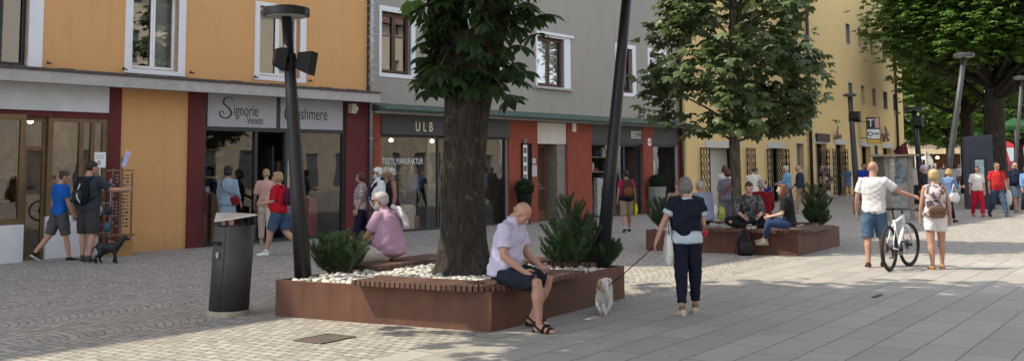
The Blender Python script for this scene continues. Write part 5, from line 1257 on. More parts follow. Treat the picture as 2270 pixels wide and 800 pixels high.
# right hand side
wt = Person(1942, 592, 'bald man in a white t-shirt and denim shorts pushing a bicycle', 20, 1.765, voxel=.010, sk=(.40, .235, .17), fat=.015, pose=P_(STROLL, head=(12, 4, 0), armR=(30, 44, 22, 60), armL=(-2, 16, 22, 6), twist=8, legL=(-7, 3, 5, 0, -5), legR=(9, 3, 4, 0)), top=dict(c=(.62, .62, .64), sleeve=.72, hem=-.05, loose=.022, seed=61), bottom=dict(c=(.05, .10, .17), length=1.02, loose=.024, pat='denim', c2=(.10, .16, .24)), shoes=dict(c=(.05, .035, .03), sole=(.42, .12, .07)))
fw = Person(2078, 597, 'blond woman in a floral sleeveless top and white shorts walking away', 8, 1.625, sex='f', voxel=.010, sk=(.40, .235, .165), fat=.035, pose=P_(STROLR, head=(26, 2, 0), armL=(2, 12, 12, 4), armR=(0, 15, 10, 6), legR=(9, 3, 5, 0, 6), legL=(-6, 2, 4, 0, 6)), top=dict(c=(.56, .50, .52), pat='blotch', c2=(.10, .08, .10), scale=13, tank=True, hem=-.02, loose=.022, seed=71), bottom=dict(c=(.66, .64, .66), length=.58, loose=.016), shoes=dict(c=(.36, .21, .11), sole=(.42, .30, .17)), hair=dict(c=(.50, .38, .17), style='short', vol=1.05))
crossbag(fw, -1, (.17, .10, .065), 'brown leather satchel slung across the back of the woman in white shorts', .05, .145, .095, -.185, -.01)
db = Person(2107, 494, 'blond woman in a denim shirt walking away with a white shoulder bag', 62, 1.62, sex='f', voxel=.014, pose=P_(WALKL, head=(-18, 6, 0), armR=(30, 8, 60, 0), armL=(20, 8, 60, -4)), top=dict(c=(.13, .22, .40), sleeve=1.3, hem=-.05, loose=.024), bottom=dict(c=(.015, .025, .05), length=1.85, loose=.012), shoes=dict(c=(.02, .015, .015)), hair=dict(c=(.46, .30, .12), style='bob'))
handbag(db, 1, (.66, .67, .66), 'large white shoulder bag of the woman in the denim shirt', .26, .21, .07, at=db.chest(.34, (.20, -.02, 0)), drop=.26)
Person(2052, 482, 'person in a pale cap and dark jacket beyond the woman with the floral top', -70, 1.66, voxel=.016, top=dict(c=(.03, .03, .045), sleeve=1.7), bottom=dict(c=(.05, .07, .12), length=1.9), shoes=dict(), hair=dict(c=(.42, .42, .46), style='short', vol=1.08))
Person(2169, 481, 'dark haired woman in a white top and bright red trousers walking towards us', 186, 1.64, sex='f', voxel=.013, fat=.02, pose=P_(STROLL, armL=(2, 10, 14, 4), armR=(-4, 12, 12, 6)), top=dict(c=(.66, .62, .58), sleeve=.85, hem=-.03, loose=.022), bottom=dict(c=(.48, .010, .03), length=1.92, loose=.018), shoes=dict(c=(.3, .12, .08)), hair=dict(c=(.02, .013, .012), style='bob', vol=.95), shades=True)
rm = Person(2214, 481, 'man in a red t-shirt and jeans with sunglasses walking towards us', 182, 1.80, voxel=.013, fat=.025, pose=P_(WALKL, armL=(8, 10, 10, 2), armR=(-6, 12, 14, 4)), top=dict(c=(.46, .022, .025), sleeve=.75, hem=-.05, loose=.024), bottom=dict(c=(.035, .065, .115), length=1.92, loose=.018, pat='denim', c2=(.08, .12, .18)), shoes=dict(c=(.02, .02, .02)), hair=dict(c=(.12, .06, .03), style='short'), shades=True)
crossbag(rm, 1, (.14, .012, .02), 'dark red shoulder bag on the man in the red t-shirt', .12, .08, .12, -.06, .2)
np_ = Person(2254, 471, 'balding man in a navy polo shirt and grey shorts carrying a plastic bag', 176, 1.75, voxel=.013, fat=.03, pose=P_(STROLR, armR=(0, 14, 8, 6)), top=dict(c=(.012, .018, .045), sleeve=.75, hem=-.05, loose=.024, collar=True), bottom=dict(c=(.20, .25, .32), length=.95, loose=.024), shoes=dict(c=(.12, .12, .12)), hair=dict(c=(.2, .15, .12), style='fringe'), shades=True)
handbag(np_, 1, (.66, .66, .64), 'white plastic bag carried by the man in the navy polo', .5, .17, .06, drop=.05)
Person(2279, 473, 'person in a light blue shirt cut off at the right edge of the view', 184, 1.62, sex='f', voxel=.015, pose=STROLL, top=dict(c=(.16, .30, .52), sleeve=1.6, hem=-.06, loose=.028), bottom=dict(c=(.02, .03, .05), length=1.9), shoes=dict(), hair=dict(c=(.1, .06, .03), style='bob'))
Person(1881, 440, 'woman in a short blue denim dress standing in front of the lattice gates', -20, 1.64, sex='f', voxel=.018, pose=dict(head=(-8, 4, 0)), top=dict(c=(.07, .14, .26), sleeve=.8, loose=.025), bottom=dict(c=(.10, .17, .30), skirt=.6), shoes=dict(c=(.65, .65, .65)), hair=dict(c=(.32, .2, .1), style='bob'))
bl = Person(1917, 458, 'man in a royal blue polo and sunglasses behind the leaning lamp post', 170, 1.76, voxel=.015, fat=.03, pose=P_(STROLL, armL=(10, 10, 60, 0)), top=dict(c=(.012, .035, .24), sleeve=.8, hem=-.05, loose=.026), bottom=dict(c=(.06, .05, .045), length=1.9), shoes=dict(), hair=dict(c=(.03, .02, .015), style='short'), shades=True)
far = [(1968, 424, 168, (.02, .03, .03), 'f', 'person in dark green among the far stalls'), (2034, 418, 20, (.16, .3, .34), 'm', 'person in a teal shirt among the far stalls'), (2076, 412, -60, (.10, .13, .25), 'm', 'person in a slate blue shirt before the far kiosk'),
       (2094, 413, 30, (.02, .02, .02), 'm', 'person in black standing before the far kiosk'), (2128, 419, 170, (.5, .47, .5), 'f', 'person in pale lilac by the far market stall'), (2107, 416, -20, (.3, .3, .3), 'f', 'person in grey by the far kiosk counter'), (2143, 424, 60, (.12, .06, .07), 'm', 'person in dark brown beside the navy info pillar'), (2062, 420, 150, (.05, .05, .06), 'f', 'person in charcoal at the far white counter')]
for k, (px, py, hd, c, sx_, lb_) in enumerate(far):
    Person(px, py, lb_, hd, 1.72 if sx_ == 'm' else 1.64, sex=sx_, voxel=.024, pose=STROLL if k % 2 else {}, top=dict(c=c, sleeve=.8 if k % 2 else 1.6, loose=.03), bottom=dict(c=((.03, .04, .07), (.1, .09, .08), (.02, .02, .02))[k % 3], length=1.9), shoes=dict(), hair=dict(c=((.05, .03, .02), (.3, .2, .1), (.35, .34, .33))[k % 3], style='short'))
# ------------------------------------------------------------------ dogs
def dog(name_label, px, py, head, L, mats, fluffy, tailup, seed, stride=1, girth=0.0):
    P = G(px, py); o = empty('dog', P, -D2R(head), name_label, 'dog'); k = L; b = MB()      # L: shoulder height ; +y is forwards
    V3 = lambda x, y, z: Vector((x * k, y * k, z * k)); X = Vector((1, 0, 0)); Y = Vector((0, 1, 0)); Z = Vector((0, 0, 1)); fl = .05 if fluffy else girth
    b.loft([ringe(V3(0, y, z), X, Z, (w_ + fl) * k, (h_ + fl) * k, 14) for y, z, w_, h_ in ((-.60, .86, .06, .07), (-.52, .86, .13, .15), (-.34, .84, .15, .18), (-.08, .80, .145, .185), (.18, .77, .165, .235), (.36, .78, .155, .24), (.48, .84, .11, .18), (.54, .88, .07, .11))])
    b.tube([V3(0, .40, .88), V3(0, .58, 1.06), V3(0, .70, 1.20)], [(.15 + fl) * k, (.12 + fl) * k, .105 * k], 12)
    b.ell(V3(0, .78, 1.26), (.125 * k, .15 * k, .12 * k)); b.tube([V3(0, .84, 1.24), V3(0, 1.0, 1.19), V3(0, 1.08, 1.18)], [.085 * k, .06 * k, .045 * k], 10)
    for sx in (-1, 1):
        s1 = .06 * sx * stride; s2 = -.06 * sx * stride; e = .2 * fl
        b.tube([V3(.11 * sx, .32, .74), V3(.115 * sx, .30 + s1 * .5, .52), V3(.11 * sx, .33 + s1, .27), V3(.11 * sx, .31 + s1 * 1.6, .06)], [(.10 + e) * k, (.075 + fl * .6) * k, (.05 + fl * .5) * k, (.04 + fl * .4) * k], 10); b.ell(V3(.11 * sx, .345 + s1 * 1.6, .045), (.05 * k, .075 * k, .042 * k))
        b.tube([V3(.10 * sx, -.42, .78), V3(.13 * sx, -.32 + s2 * .4, .52), V3(.12 * sx, -.53 + s2, .30), V3(.12 * sx, -.48 + s2 * 1.6, .06)], [(.135 + fl * .6) * k, (.095 + fl * .7) * k, (.05 + fl * .6) * k, (.04 + fl * .4) * k], 10); b.ell(V3(.12 * sx, -.445 + s2 * 1.6, .045), (.05 * k, .075 * k, .042 * k))
        b.tube([V3(.075 * sx, .74, 1.33), V3(.10 * sx, .735, 1.42), V3(.115 * sx, .735, 1.50 if not fluffy else 1.40)], [.055 * k, .04 * k, .012 * k], 8, flat=.5)
    if tailup: b.tube([V3(0, -.56, .95), V3(0, -.66, 1.10), V3(.02, -.62, 1.28), V3(.05, -.5, 1.38)], [.06 * k, .085 * k, .10 * k, .05 * k], 10)
    else: b.tube([V3(0, -.56, .92), V3(0, -.72, .78), V3(0, -.80, .58), V3(0, -.80, .45)], [.055 * k, .05 * k, .04 * k, .02 * k], 8)
    V, F = remesh(b, .016 * (k / .35), 2, .5)
    if fluffy: V = wrinkle(V, F, .018 * k, 34 / k, seed)
    body = mesh_obj('body', V, F, mats, o)
    if fluffy:                                   # fur: short tapering locks all over
        r = np.random.default_rng(seed); cen = np.array([V[list(f)].mean(0) for f in F]); Fq = np.array(F); nn = np.cross(V[Fq[:, 2]] - V[Fq[:, 0]], V[Fq[:, 3]] - V[Fq[:, 1]]); nn /= np.linalg.norm(nn, axis=1, keepdims=True) + 1e-9
        idx = r.integers(0, len(F), 15000); c = cen[idx]; n_ = nn[idx]; low = np.clip(c[:, 2:3] / (.5 * k), .25, 1); up = (c[:, 2:3] > 1.0 * k) & (c[:, 1:2] < -.3 * k)
        d = n_ * .55 + np.array([0, -.55, -.55]) + r.normal(size=n_.shape) * .28; d = np.where(up, n_ + r.normal(size=n_.shape) * .4 + np.array([0, 0, .5]), d); d /= np.linalg.norm(d, axis=1, keepdims=True); Ln = r.uniform(.06, .16, (len(c), 1)) * k * low * np.where(up, 1.6, 1)
        sd = np.cross(d, n_ + .01); sd /= np.linalg.norm(sd, axis=1, keepdims=True) + 1e-9; w_ = .0065 * k
        VV = np.stack([c - sd * w_, c + sd * w_, c + d * Ln * .6 + sd * w_ * .6 + n_ * .01, c + d * Ln], 1).reshape(-1, 3); i = np.arange(len(c)) * 4
        fast_mesh('fur', VV, np.concatenate([np.stack([i, i + 1, i + 2], 1), np.stack([i, i + 2, i + 3], 1)]), mats, o)
    return o, (lambda x, y, z: Matrix.Translation(P) @ Matrix.Rotation(-D2R(head), 4, 'Z') @ Vector((x * k, y * k, z * k)))
def dogmat():
    t = NT('white_tan_fur'); o = t.obj(); f = t.ramp(t.noise(o, 5.5, 2), (.54, 0), (.60, 1))
    sp = t.n('ShaderNodeSeparateXYZ'); t.set(sp.inputs[0], o); f = t.math('MULTIPLY', f, t.ramp(sp.outputs[2], (.16, 0), (.22, 1)))
    return t.done(t.bsdf(t.mix(f, (.88, .87, .84), (.46, .27, .14)), .9, 0, None, .2))
dw, DWP = dog('small fluffy white dog with tan patches trotting on a leash', 1341, 694, 14, .265, dogmat(), True, True, 4)
dbk, DBP = dog('black dog on a leash beside the sunglasses rack', 240, 584, 84, .36, mat('black_fur', (.010, .010, .011), .6, 0, .3, 20, .5, 90), False, False, 6, 1, .045)
b = MB(); cpt = DWP(0, .42, 1.06); b.tube([hL, hL.lerp(cpt, .3) + Vector((0, 0, -.012)), hL.lerp(cpt, .7) + Vector((0, 0, -.012)), cpt], .0065, 6); tag(b.build('dog_leash', M_BLACK, None, True), 'taut dark leash from the woman to the white dog', 'leash')
hB = boy.handW(1); cpt = DBP(0, .5, 1.05); b = MB(); b.tube([hB, hB.lerp(cpt, .35) + Vector((0, 0, -.05)), hB.lerp(cpt, .7) + Vector((0, 0, -.05)), cpt], .010, 6); tag(b.build('dog_leash', M_BLACK, None, True), 'black leash from the boy to the black dog', 'leash')
# ------------------------------------------------------------------ trees and shrubs
def palmate(nl=7, span=105, detail=True):
    """one compound leaf: leaflets fan out from the stalk end (+Y), drooping"""
    V = [(0, 0, 0)]; F = []
    for k in range(nl):
        a = D2R(-span + 2 * span * k / (nl - 1)); L = 1 - .38 * abs(k - (nl - 1) / 2) / ((nl - 1) / 2); w_ = (.21 if detail else .27) * L
        d = np.array([math.sin(a), math.cos(a), 0]); s = np.array([math.cos(a), -math.sin(a), 0])
        b = len(V)
        if detail:
            for t, ww, z in ((.38, .55, -.05), (.68, 1.0, -.17)):
                V += [tuple(d * L * t - s * w_ * ww + (0, 0, z)), tuple(d * L * t + (0, 0, z - .045)), tuple(d * L * t + s * w_ * ww + (0, 0, z))]
            V.append(tuple(d * L + (0, 0, -.42)))
            F += [(0, b + 1, b), (0, b + 2, b + 1), (b, b + 1, b + 4), (b, b + 4, b + 3), (b + 1, b + 2, b + 5), (b + 1, b + 5, b + 4), (b + 3, b + 4, b + 6), (b + 4, b + 5, b + 6)]
        else:
            V += [tuple(d * L * .62 - s * w_ + (0, 0, -.13)), tuple(d * L * .62 + s * w_ + (0, 0, -.13)), tuple(d * L + (0, 0, -.38))]
            F += [(0, b + 1, b), (b, b + 1, b + 2)]
    return np.array(V, float), np.array(F)
def leaves_mesh(name, P, D, S, tmpl, m, parent, rng, flat=.55):
    """P positions, D outward directions, S sizes; each leaf hangs with its face upwards"""
    tv, tf = tmpl; n = len(P)
    D = D + rng.normal(size=D.shape) * .45; D[:, 2] = D[:, 2] * .4 - .15; D /= np.linalg.norm(D, axis=1, keepdims=True)
    U = np.array([0, 0, 1.0]) + rng.normal(size=(n, 3)) * flat * .55 + D * .35
    U = U - D * (U * D).sum(1, keepdims=True); U /= np.linalg.norm(U, axis=1, keepdims=True); X = np.cross(D, U)
    V = P[:, None, :] + S[:, None, None] * (tv[None, :, 0:1] * X[:, None, :] + tv[None, :, 1:2] * D[:, None, :] + tv[None, :, 2:3] * U[:, None, :])
    F = (tf[None] + (np.arange(n) * len(tv))[:, None, None]).reshape(-1, tf.shape[1])
    return fast_mesh(name, V.reshape(-1, 3), F, m, parent)
def barkmat(name, c1, c2, sc=9):
    t = NT(name); o = t.obj(); mp = t.n('ShaderNodeMapping'); t.set(mp.inputs[0], o); mp.inputs['Scale'].default_value = (sc, sc, sc * .28)
    v = t.n('ShaderNodeTexVoronoi', feature='DISTANCE_TO_EDGE'); t.set(v.inputs['Vector'], t.mix(.45, mp.outputs[0], t.noise(mp.outputs[0], .9, 4, .65, out=1))); v.inputs['Scale'].default_value = 1.0
    e = t.ramp(v.outputs[0], (.0, 0), (.16, 1)); n = t.noise(mp.outputs[0], 3.5, 5, .65); b_ = t.noise(o, 2.3, 3)
    c = t.mix(n, c1, c2); c = t.mix(t.ramp(b_, (.5, 0), (.75, .5)), c, tuple(x * 1.5 for x in c2)); c = t.mix(t.math('MULTIPLY', t.math('SUBTRACT', 1.0, e), t.ramp(t.noise(o, 5, 3), (.4, .1), (.65, .6))), c, tuple(x * .5 for x in c1))
    mq = t.n('ShaderNodeMapping'); t.set(mq.inputs[0], o); mq.inputs['Scale'].default_value = (26, 26, 4.5); rd = t.noise(mq.outputs[0], 1.0, 5, .7)
    c = t.mix(t.ramp(rd, (.35, .65), (.55, 0)), c, tuple(x * .4 for x in c1)); c = t.mix(t.ramp(t.noise(o, 7, 4, .7), (.60, 0), (.70, .6)), c, tuple(x * 2.2 for x in c2))
    h = t.math('ADD', t.math('MULTIPLY', e, .3), t.math('ADD', t.math('MULTIPLY', n, .5), t.math('MULTIPLY', rd, .9)))
    return t.done(t.bsdf(c, .92, 0, t.bump(h, 1.0, .05), .2))
M_BARK = barkmat('chestnut_bark', (.026, .022, .019), (.078, .067, .055), 15); M_BARK2 = barkmat('smooth_bark', (.11, .095, .07), (.19, .165, .125), 14)
M_LEAFD = leafmat('chestnut_leaf', (.014, .032, .011), (.034, .066, .022), (.06, .13, .02)); M_LEAFM = leafmat('maple_leaf', (.046, .076, .028), (.112, .150, .068), (.18, .26, .07), .38); M_LEAFB = leafmat('bright_leaf', (.035, .075, .016), (.085, .150, .030), (.22, .36, .04), .4)
def big_trunk(b, pts, rads, n=28, seed=1, flare=.25):
    r = np.random.default_rng(seed); ph = r.uniform(0, 6.3, 6); P = [Vector(p) for p in pts]; rings = []
    # resample finely so the bark can undulate
    Q = []; Rr = []
    for i in range(len(P) - 1):
        for k in range(8): t = k / 8; Q.append(P[i].lerp(P[i + 1], t)); Rr.append(rads[i] * (1 - t) + rads[i + 1] * t)
    Q.append(P[-1]); Rr.append(rads[-1])
    for q, R_ in zip(Q, Rr):
        ring = []
        for i in range(n):
            a = 2 * math.pi * i / n; z = q.z
            m_ = 1 + .055 * math.sin(3 * a + ph[0] + z * .9) + .045 * math.sin(5 * a + ph[1] - z * 1.3) + .03 * math.sin(9 * a + ph[2] + z * 2.1) + .025 * math.sin(14 * a + ph[3] + z * 5)
            ring.append((q.x + R_ * m_ * math.cos(a), q.y + R_ * m_ * math.sin(a), q.z))
        rings.append(ring)
    b.loft(rings)
def limb(b, a, c, r0, r1, rng, sag=.0, n=7):
    a = Vector(a); c = Vector(c); pts = []
    off = Vector(rng.normal(size=3)) * (c - a).length * .06
    for i in range(6):
        t = i / 5; p = a.lerp(c, t) + off * math.sin(math.pi * t); p.z += math.sin(math.pi * t) * sag; pts.append(p)
    b.tube(pts, [r0 + (r1 - r0) * i / 5 for i in range(6)], n)
# --- the thick chestnut in the first planter
T1 = empty('horse_chestnut_tree', (TR1.x, TR1.y, H1 - .05), 0, 'horse chestnut with a thick dark trunk and low leafy shoots in the front planter', 'tree')
b = MB(); rr = np.random.default_rng(3)
big_trunk(b, [(0, 0, 0), (.0, 0, .15), (.0, 0, .5), (-.01, 0, 1.2), (.02, 0, 2.0), (.05, 0, 2.5), (.04, 0, 3.0)], [.41, .325, .275, .258, .275, .315, .30], seed=5)
big_trunk(b, [(-.06, 0, 2.3), (-.17, .05, 3.0), (-.3, .1, 4.0), (-.7, -.2, 6.0), (-1.0, -.6, 9)], [.26, .25, .22, .18, .07], 18, 6); big_trunk(b, [(.14, 0, 2.3), (.30, -.1, 3.0), (.42, -.3, 4.0), (.7, -.9, 6.2), (.8, -1.6, 9)], [.24, .22, .20, .16, .06], 18, 7)
clumps = []
for k in range(120):                              # crown overhead, leaning towards the open square
    a = rr.uniform(0, 6.28); q = rr.uniform(0, 1) ** .5 * 3.5; h = rr.uniform(5.6, 10.0); c = np.array([q * math.cos(a) * 1.15 - .2, q * math.sin(a) * .95 - 1.95, h - .25 * q])
    clumps.append(c); st = Vector((-.5, -.3, 5.0)) if c[0] < 0 else Vector((.55, -.6, 5.2)); limb(b, st + (Vector(c) - st) * .05, c, .055, .012, rr, .3, 5)
b.build('trunk', M_BARK, T1, True)
P = []; D = []; S = []
for c in clumps:
    m_ = 52; o = rr.normal(size=(m_, 3)) * [.62, .62, .40]; P.append(c + o); D.append(o); S.append(rr.uniform(.22, .36, m_))
# low epicormic shoots round the trunk
shoots = MB()
def shoot(base, tip, n, sz, drop=.35):
    base = Vector(base); tip = Vector(tip); shoots.tube([base, base.lerp(tip, .5) + Vector((0, 0, .08)), tip], [.014, .009, .005], 5)
    for i in range(n):
        t = .25 + .75 * i / max(1, n - 1); p = base.lerp(tip, t); dd = np.array([*(rr.normal(size=2)), 0]) + np.array(tip - base) * .8
        P.append(np.array([[p.x, p.y, p.z]]) + rr.normal(size=(1, 3)) * .05); D.append(dd[None]); S.append(np.array([sz * rr.uniform(.75, 1.15)]))
for k in range(58):
    z = rr.uniform(2.35, 3.9); side = rr.uniform(-1, 1); a = rr.uniform(math.pi * 1.02, math.pi * 1.98) if rr.random() < .66 else rr.uniform(0, 6.28)
    reach = rr.uniform(.18, .62) * (.55 + .45 * min(1, (z - 2.2) / .9)); r0 = .27
    if abs(math.cos(a)) > .6: reach *= 1.15 if math.cos(a) > 0 else .5
    if z > 3.25 and math.cos(a) < 0: reach *= .45
    shoot((r0 * math.cos(a), r0 * math.sin(a), z), ((r0 + reach) * math.cos(a), (r0 + reach) * math.sin(a), z - rr.uniform(.0, .3)), rr.integers(2, 5), .27)
for x, z, n_ in ((-.44, 2.95, 6), (-.42, 2.6, 6), (-.38, 2.4, 5), (-.40, 3.2, 5), (.72, 3.1, 6), (.95, 3.6, 7), (.70, 2.5, 6), (.55, 2.15, 4), (.85, 3.9, 7), (1.0, 3.2, 4), (.62, 2.75, 5)):
    shoot((.25 * np.sign(x), -.15, z + .25), (x, -.25 + rr.uniform(-.2, .2), z), max(3, n_ - 2), .27)
shoots.build('shoot', M_BARK2, T1, True)
leaves_mesh('crown', np.concatenate(P), np.concatenate(D), np.concatenate(S), palmate(), M_LEAFD, T1, rr, .6)
# --- layered tree: clumps of leaf sprays on real limbs
def layered_tree(name, base, label, trunk_pts, trunk_r, shell_fn, nclump, nleaf, size, leafm, barkm, seed, spread=(.5, .5, .2), tmpl=None, origin=None, minz=None):
    r = np.random.default_rng(seed); o = empty(name, base, 0, label, 'tree'); b = MB(); tp = [Vector(p) for p in trunk_pts]
    big_trunk(b, trunk_pts, trunk_r, 16, seed)
    P = []; D = []; S = []
    for k in range(nclump):
        c = shell_fn(r, k)
        zt = min(max(c[2] - .45 * math.hypot(c[0], c[1]) - .1, tp[0].z + (origin or 1.8)), tp[-1].z - .1)
        i = max(j for j in range(len(tp)) if tp[j].z <= zt); i = min(i, len(tp) - 2); t = (zt - tp[i].z) / max(1e-6, tp[i + 1].z - tp[i].z); st = tp[i].lerp(tp[i + 1], min(1, max(0, t)))
        if k % 3 == 0: limb(b, st, c, .028 * trunk_r[0] / .1, .007, r, .12, 5)
        m_ = nleaf; off = r.normal(size=(m_, 3)) * spread; pos = c + off; out = off + np.array([c[0], c[1], 0]) * .35
        P.append(pos); D.append(out); S.append(r.uniform(.7, 1.15, m_) * size)
    b.build('trunk', barkm, o, True); P = np.concatenate(P); D = np.concatenate(D); S = np.concatenate(S)
    if minz is not None: k = P[:, 2] > minz; P, D, S = P[k], D[k], S[k]
    leaves_mesh('crown', P, D, S, tmpl or palmate(5, 85, False), leafm, o, r, .5); return o
def shell2(r, k):
    a = r.uniform(0, 6.28); z = r.uniform(2.05, 7.4); prof = np.interp(z, (2.0, 2.45, 3.0, 4.2, 5.6, 7.4), (.9, 1.38, 1.6, 1.66, 1.45, .5)); q = prof * r.uniform(.3, 1) ** .45
    if z < 2.6: q = max(q, .75)
    return np.array([q * math.cos(a) * 1.0, q * math.sin(a), z - .12 * q])
tb = Vector((TR2.x, TR2.y, H1 - .05))
_t2 = G(1652, 510, H1)
layered_tree('maple_tree', (_t2.x, TR2.y, H1 - .05), 'slender round crowned leafy tree growing from the farther planter', [(0, 0, 0), (.0, 0, .9), (-.02, 0, 1.75), (.0, 0, 3), (.0, 0, 5), (0, 0, 7)], [.115, .10, .10, .085, .05, .02], shell2, 118, 36, .225, M_LEAFM, M_BARK2, 8, (.23, .23, .11), origin=1.8, minz=1.98)
# --- big chestnuts down the street at the right
def shell3(cx, cy, rx, rz, zc, low=-.45):
    def f(r, k):
        while True:
            v = r.normal(size=3); v /= np.linalg.norm(v); v *= r.uniform(.45, 1) ** .4
            if v[2] > low: return np.array([cx + v[0] * rx, cy + v[1] * rx, zc + v[2] * rz])
    return f
def tree_at(px, py, label, R, rz, zc, n, m_, sz, seed, tr, leafm=M_LEAFB, low=-.5, lean=0, cx=0):
    p = G(px, py); return layered_tree('horse_chestnut_tree', p, label, [(0, 0, 0), (lean * .1, 0, 1.2), (lean * .4, 0, 3.2), (lean * .7, 0, 5.5), (lean, 0, zc + rz * .6)], [tr * 1.25, tr, tr * .9, tr * .6, .06], shell3(cx, 0, R, rz, zc, low), n, m_, sz, leafm, M_BARK, seed, (.62, .62, .30), origin=3.0)
tree_at(2212, 452, 'huge dark trunked chestnut with a bright green spreading crown at the right', 5.3, 4.4, 8.6, 380, 44, .30, 21, .47, low=-.6, cx=1.15)
tree_at(2150, 428, 'chestnut with a pale trunk standing just behind the huge one', 4.2, 4.2, 8.4, 150, 36, .36, 22, .40, low=-.7, cx=.6)
tree_at(2110, 408, 'rounded green tree rising behind the market kiosk', 6.0, 4.6, 7.4, 200, 36, .45, 23, .35, low=-.9)
tree_at(2262, 412, 'leafy tree in the background behind the red van', 6.5, 5.0, 8.0, 170, 34, .45, 24, .35, low=-.8)
tree_at(2200, 396, 'broad tree closing the view far down the street', 10, 8.0, 10, 200, 36, .7, 25, .5, low=-.95)
tree_at(2300, 396, 'broad tree at the far right end of the square', 10, 8.0, 10, 160, 36, .7, 26, .5, low=-.95)
# --- mountain pines in the planters
def pine_bush(px, py, label, Rw, Hh, nsh, seed, tall=None, z=H1 - .03):
    p = G(px, py, z); o = empty('mountain_pine', p, 0, label, 'shrub'); r = np.random.default_rng(seed); b = MB(); nP = []; nD = []
    def sh(base, d, L, r0):
        base = Vector(base); d = Vector(d).normalized(); pts = [base]
        for i in range(5): d = (d + Vector((0, 0, .16)) + Vector(r.normal(size=3)) * .07).normalized(); pts.append(pts[-1] + d * L / 5)
        b.tube(pts, [r0 * (1 - .13 * i) for i in range(6)], 5)
        return pts
    tips = []
    for k in range(nsh):
        a = r.uniform(0, 6.28); el = r.uniform(.12, 1.35) if tall is None else r.uniform(.15, 1.5); L = 1 / math.sqrt((math.cos(el) / Rw) ** 2 + (math.sin(el) / Hh) ** 2) * r.uniform(.72, 1.04)
        pts = sh((r.normal() * .05, r.normal() * .05, 0), (math.cos(a) * math.cos(el), math.sin(a) * math.cos(el), math.sin(el) * .85 + .1), L, .014); tips.append(pts)
        for q in range(4):
            i = int(r.integers(2, 5)); dd = Vector((math.cos(a + r.normal() * .9), math.sin(a + r.normal() * .9), r.uniform(.3, 1.2))); tips.append(sh(pts[i], dd, r.uniform(.12, .24), .006))
    if tall:
        for tx, ty, th in tall:
            pts = [Vector((tx * t, ty * t, th * t)) for t in np.linspace(0, 1, 6)]; b.tube(pts, [.024, .02, .016, .012, .008, .005], 5); tips.append(pts[2:])
            for k in range(26):
                t = r.uniform(.25, .97); a = r.uniform(0, 6.28); L = (1.05 - t) * .62 + .08; tips.append(sh((tx * t, ty * t, th * t), (math.cos(a), math.sin(a), .55), L, .007))
    b.build('branch', M_BARK2, o, True)
    for pts in tips:
        Ps = np.array([tuple(q) for q in pts]); seg = Ps[-1] - Ps[0]; n_ = int(170 + 520 * np.linalg.norm(seg)); t = r.uniform(.25, 1, n_) * (len(Ps) - 1); i = np.minimum(t.astype(int), len(Ps) - 2); f = (t - i)[:, None]
        pos = Ps[i] * (1 - f) + Ps[i + 1] * f; ax = Ps[i + 1] - Ps[i]; ax /= np.linalg.norm(ax, axis=1, keepdims=True) + 1e-9; d = ax * .75 + r.normal(size=pos.shape) * .6; nP.append(pos); nD.append(d)
    Pn = np.concatenate(nP); Dn = np.concatenate(nD); Dn /= np.linalg.norm(Dn, axis=1, keepdims=True); L = r.uniform(.036, .062, (len(Pn), 1)); sd = np.cross(Dn, r.normal(size=Pn.shape)); sd /= np.linalg.norm(sd, axis=1, keepdims=True); w_ = .0019
    V = np.stack([Pn - sd * w_, Pn + sd * w_, Pn + Dn * L], 1).reshape(-1, 3); F = np.arange(len(V)).reshape(-1, 3)
    fast_mesh('needles', V, F, M_NEEDLE, o); return o
def needlemat():
    t = NT('pine_needle'); g = t.n('ShaderNodeNewGeometry'); c = t.ramp(g.outputs['Random Per Island'], (0, (.026, .058, .026)), (.7, (.060, .110, .040)), (1, (.11, .17, .06)))
    return t.done(t.bsdf(c, .55, 0, None, .3))
M_NEEDLE = needlemat()
pine_bush(750, 606, 'rounded bright green mountain pine beside the leaning lamp post', .42, .46, 84, 31)
pine_bush(1270, 594, 'tall irregular mountain pine with pointed leaders beside the leaning pole', .44, .44, 78, 32, [(-.04, .0, .92), (.16, .05, .62), (-.20, -.03, .55), (.34, .0, .50)])
pine_bush(1335, 593, 'low dark mountain pine spreading round the foot of the leaning pole', .24, .34, 26, 33)
pine_bush(1806, 502, 'dark mountain pine with one leader at the end of the farther planter', .40, .48, 64, 34, [(-.02, 0, .88), (.15, 0, .6)])
pine_bush(1470, 506, 'mountain pine half hidden behind the woman with the dog', .34, .46, 34, 35, [(0, 0, .62)])
# clipped ball plant in a tall black pot by the terracotta pillar, grey pot by the next shop
def pot_plant(px, py, off, label, r0, r1, h, m_, ball, seed):
    x, z = FA.q(px, py, off); q = FA.w(x, off, 0); o = empty('potted_plant', q, 0, label, 'potted plant'); b = MB(); n = 24
    rings = [ringe(Vector((0, 0, zz)), Vector((1, 0, 0)), Vector((0, 1, 0)), rr_, rr_, n) for zz, rr_ in ((0, r0), (.02, r0 + .01), (h * .6, r0 * .4 + r1 * .6), (h - .03, r1), (h, r1 + .015), (h, r1 - .03), (h - .06, r1 - .04))]
    b.loft(rings); b.build('pot', m_, o, True)
    r = np.random.default_rng(seed); v = r.normal(size=(2600, 3)); v /= np.linalg.norm(v, axis=1, keepdims=True); pos = v * ball * r.uniform(.86, 1.04, (len(v), 1)) + np.array([0, 0, h + ball * .72]); pos = pos[pos[:, 2] > h - .02]; v = v[:len(pos)]
    tv = np.array([(0, 0, 0), (-.4, .5, 0), (0, 1, .1), (.4, .5, 0)]); leaves_mesh('foliage', pos, pos - np.array([0, 0, h + ball * .6]), r.uniform(.03, .05, len(pos)), (tv, np.array([(0, 1, 2), (0, 2, 3)])), M_LEAFD, o, r, 1.2)
    c = MB(); c.ell((0, 0, h + ball * .7), (ball * .84,) * 3, None, 14, 9); c.build('inner_twigs', M_LEAFD, o, True)
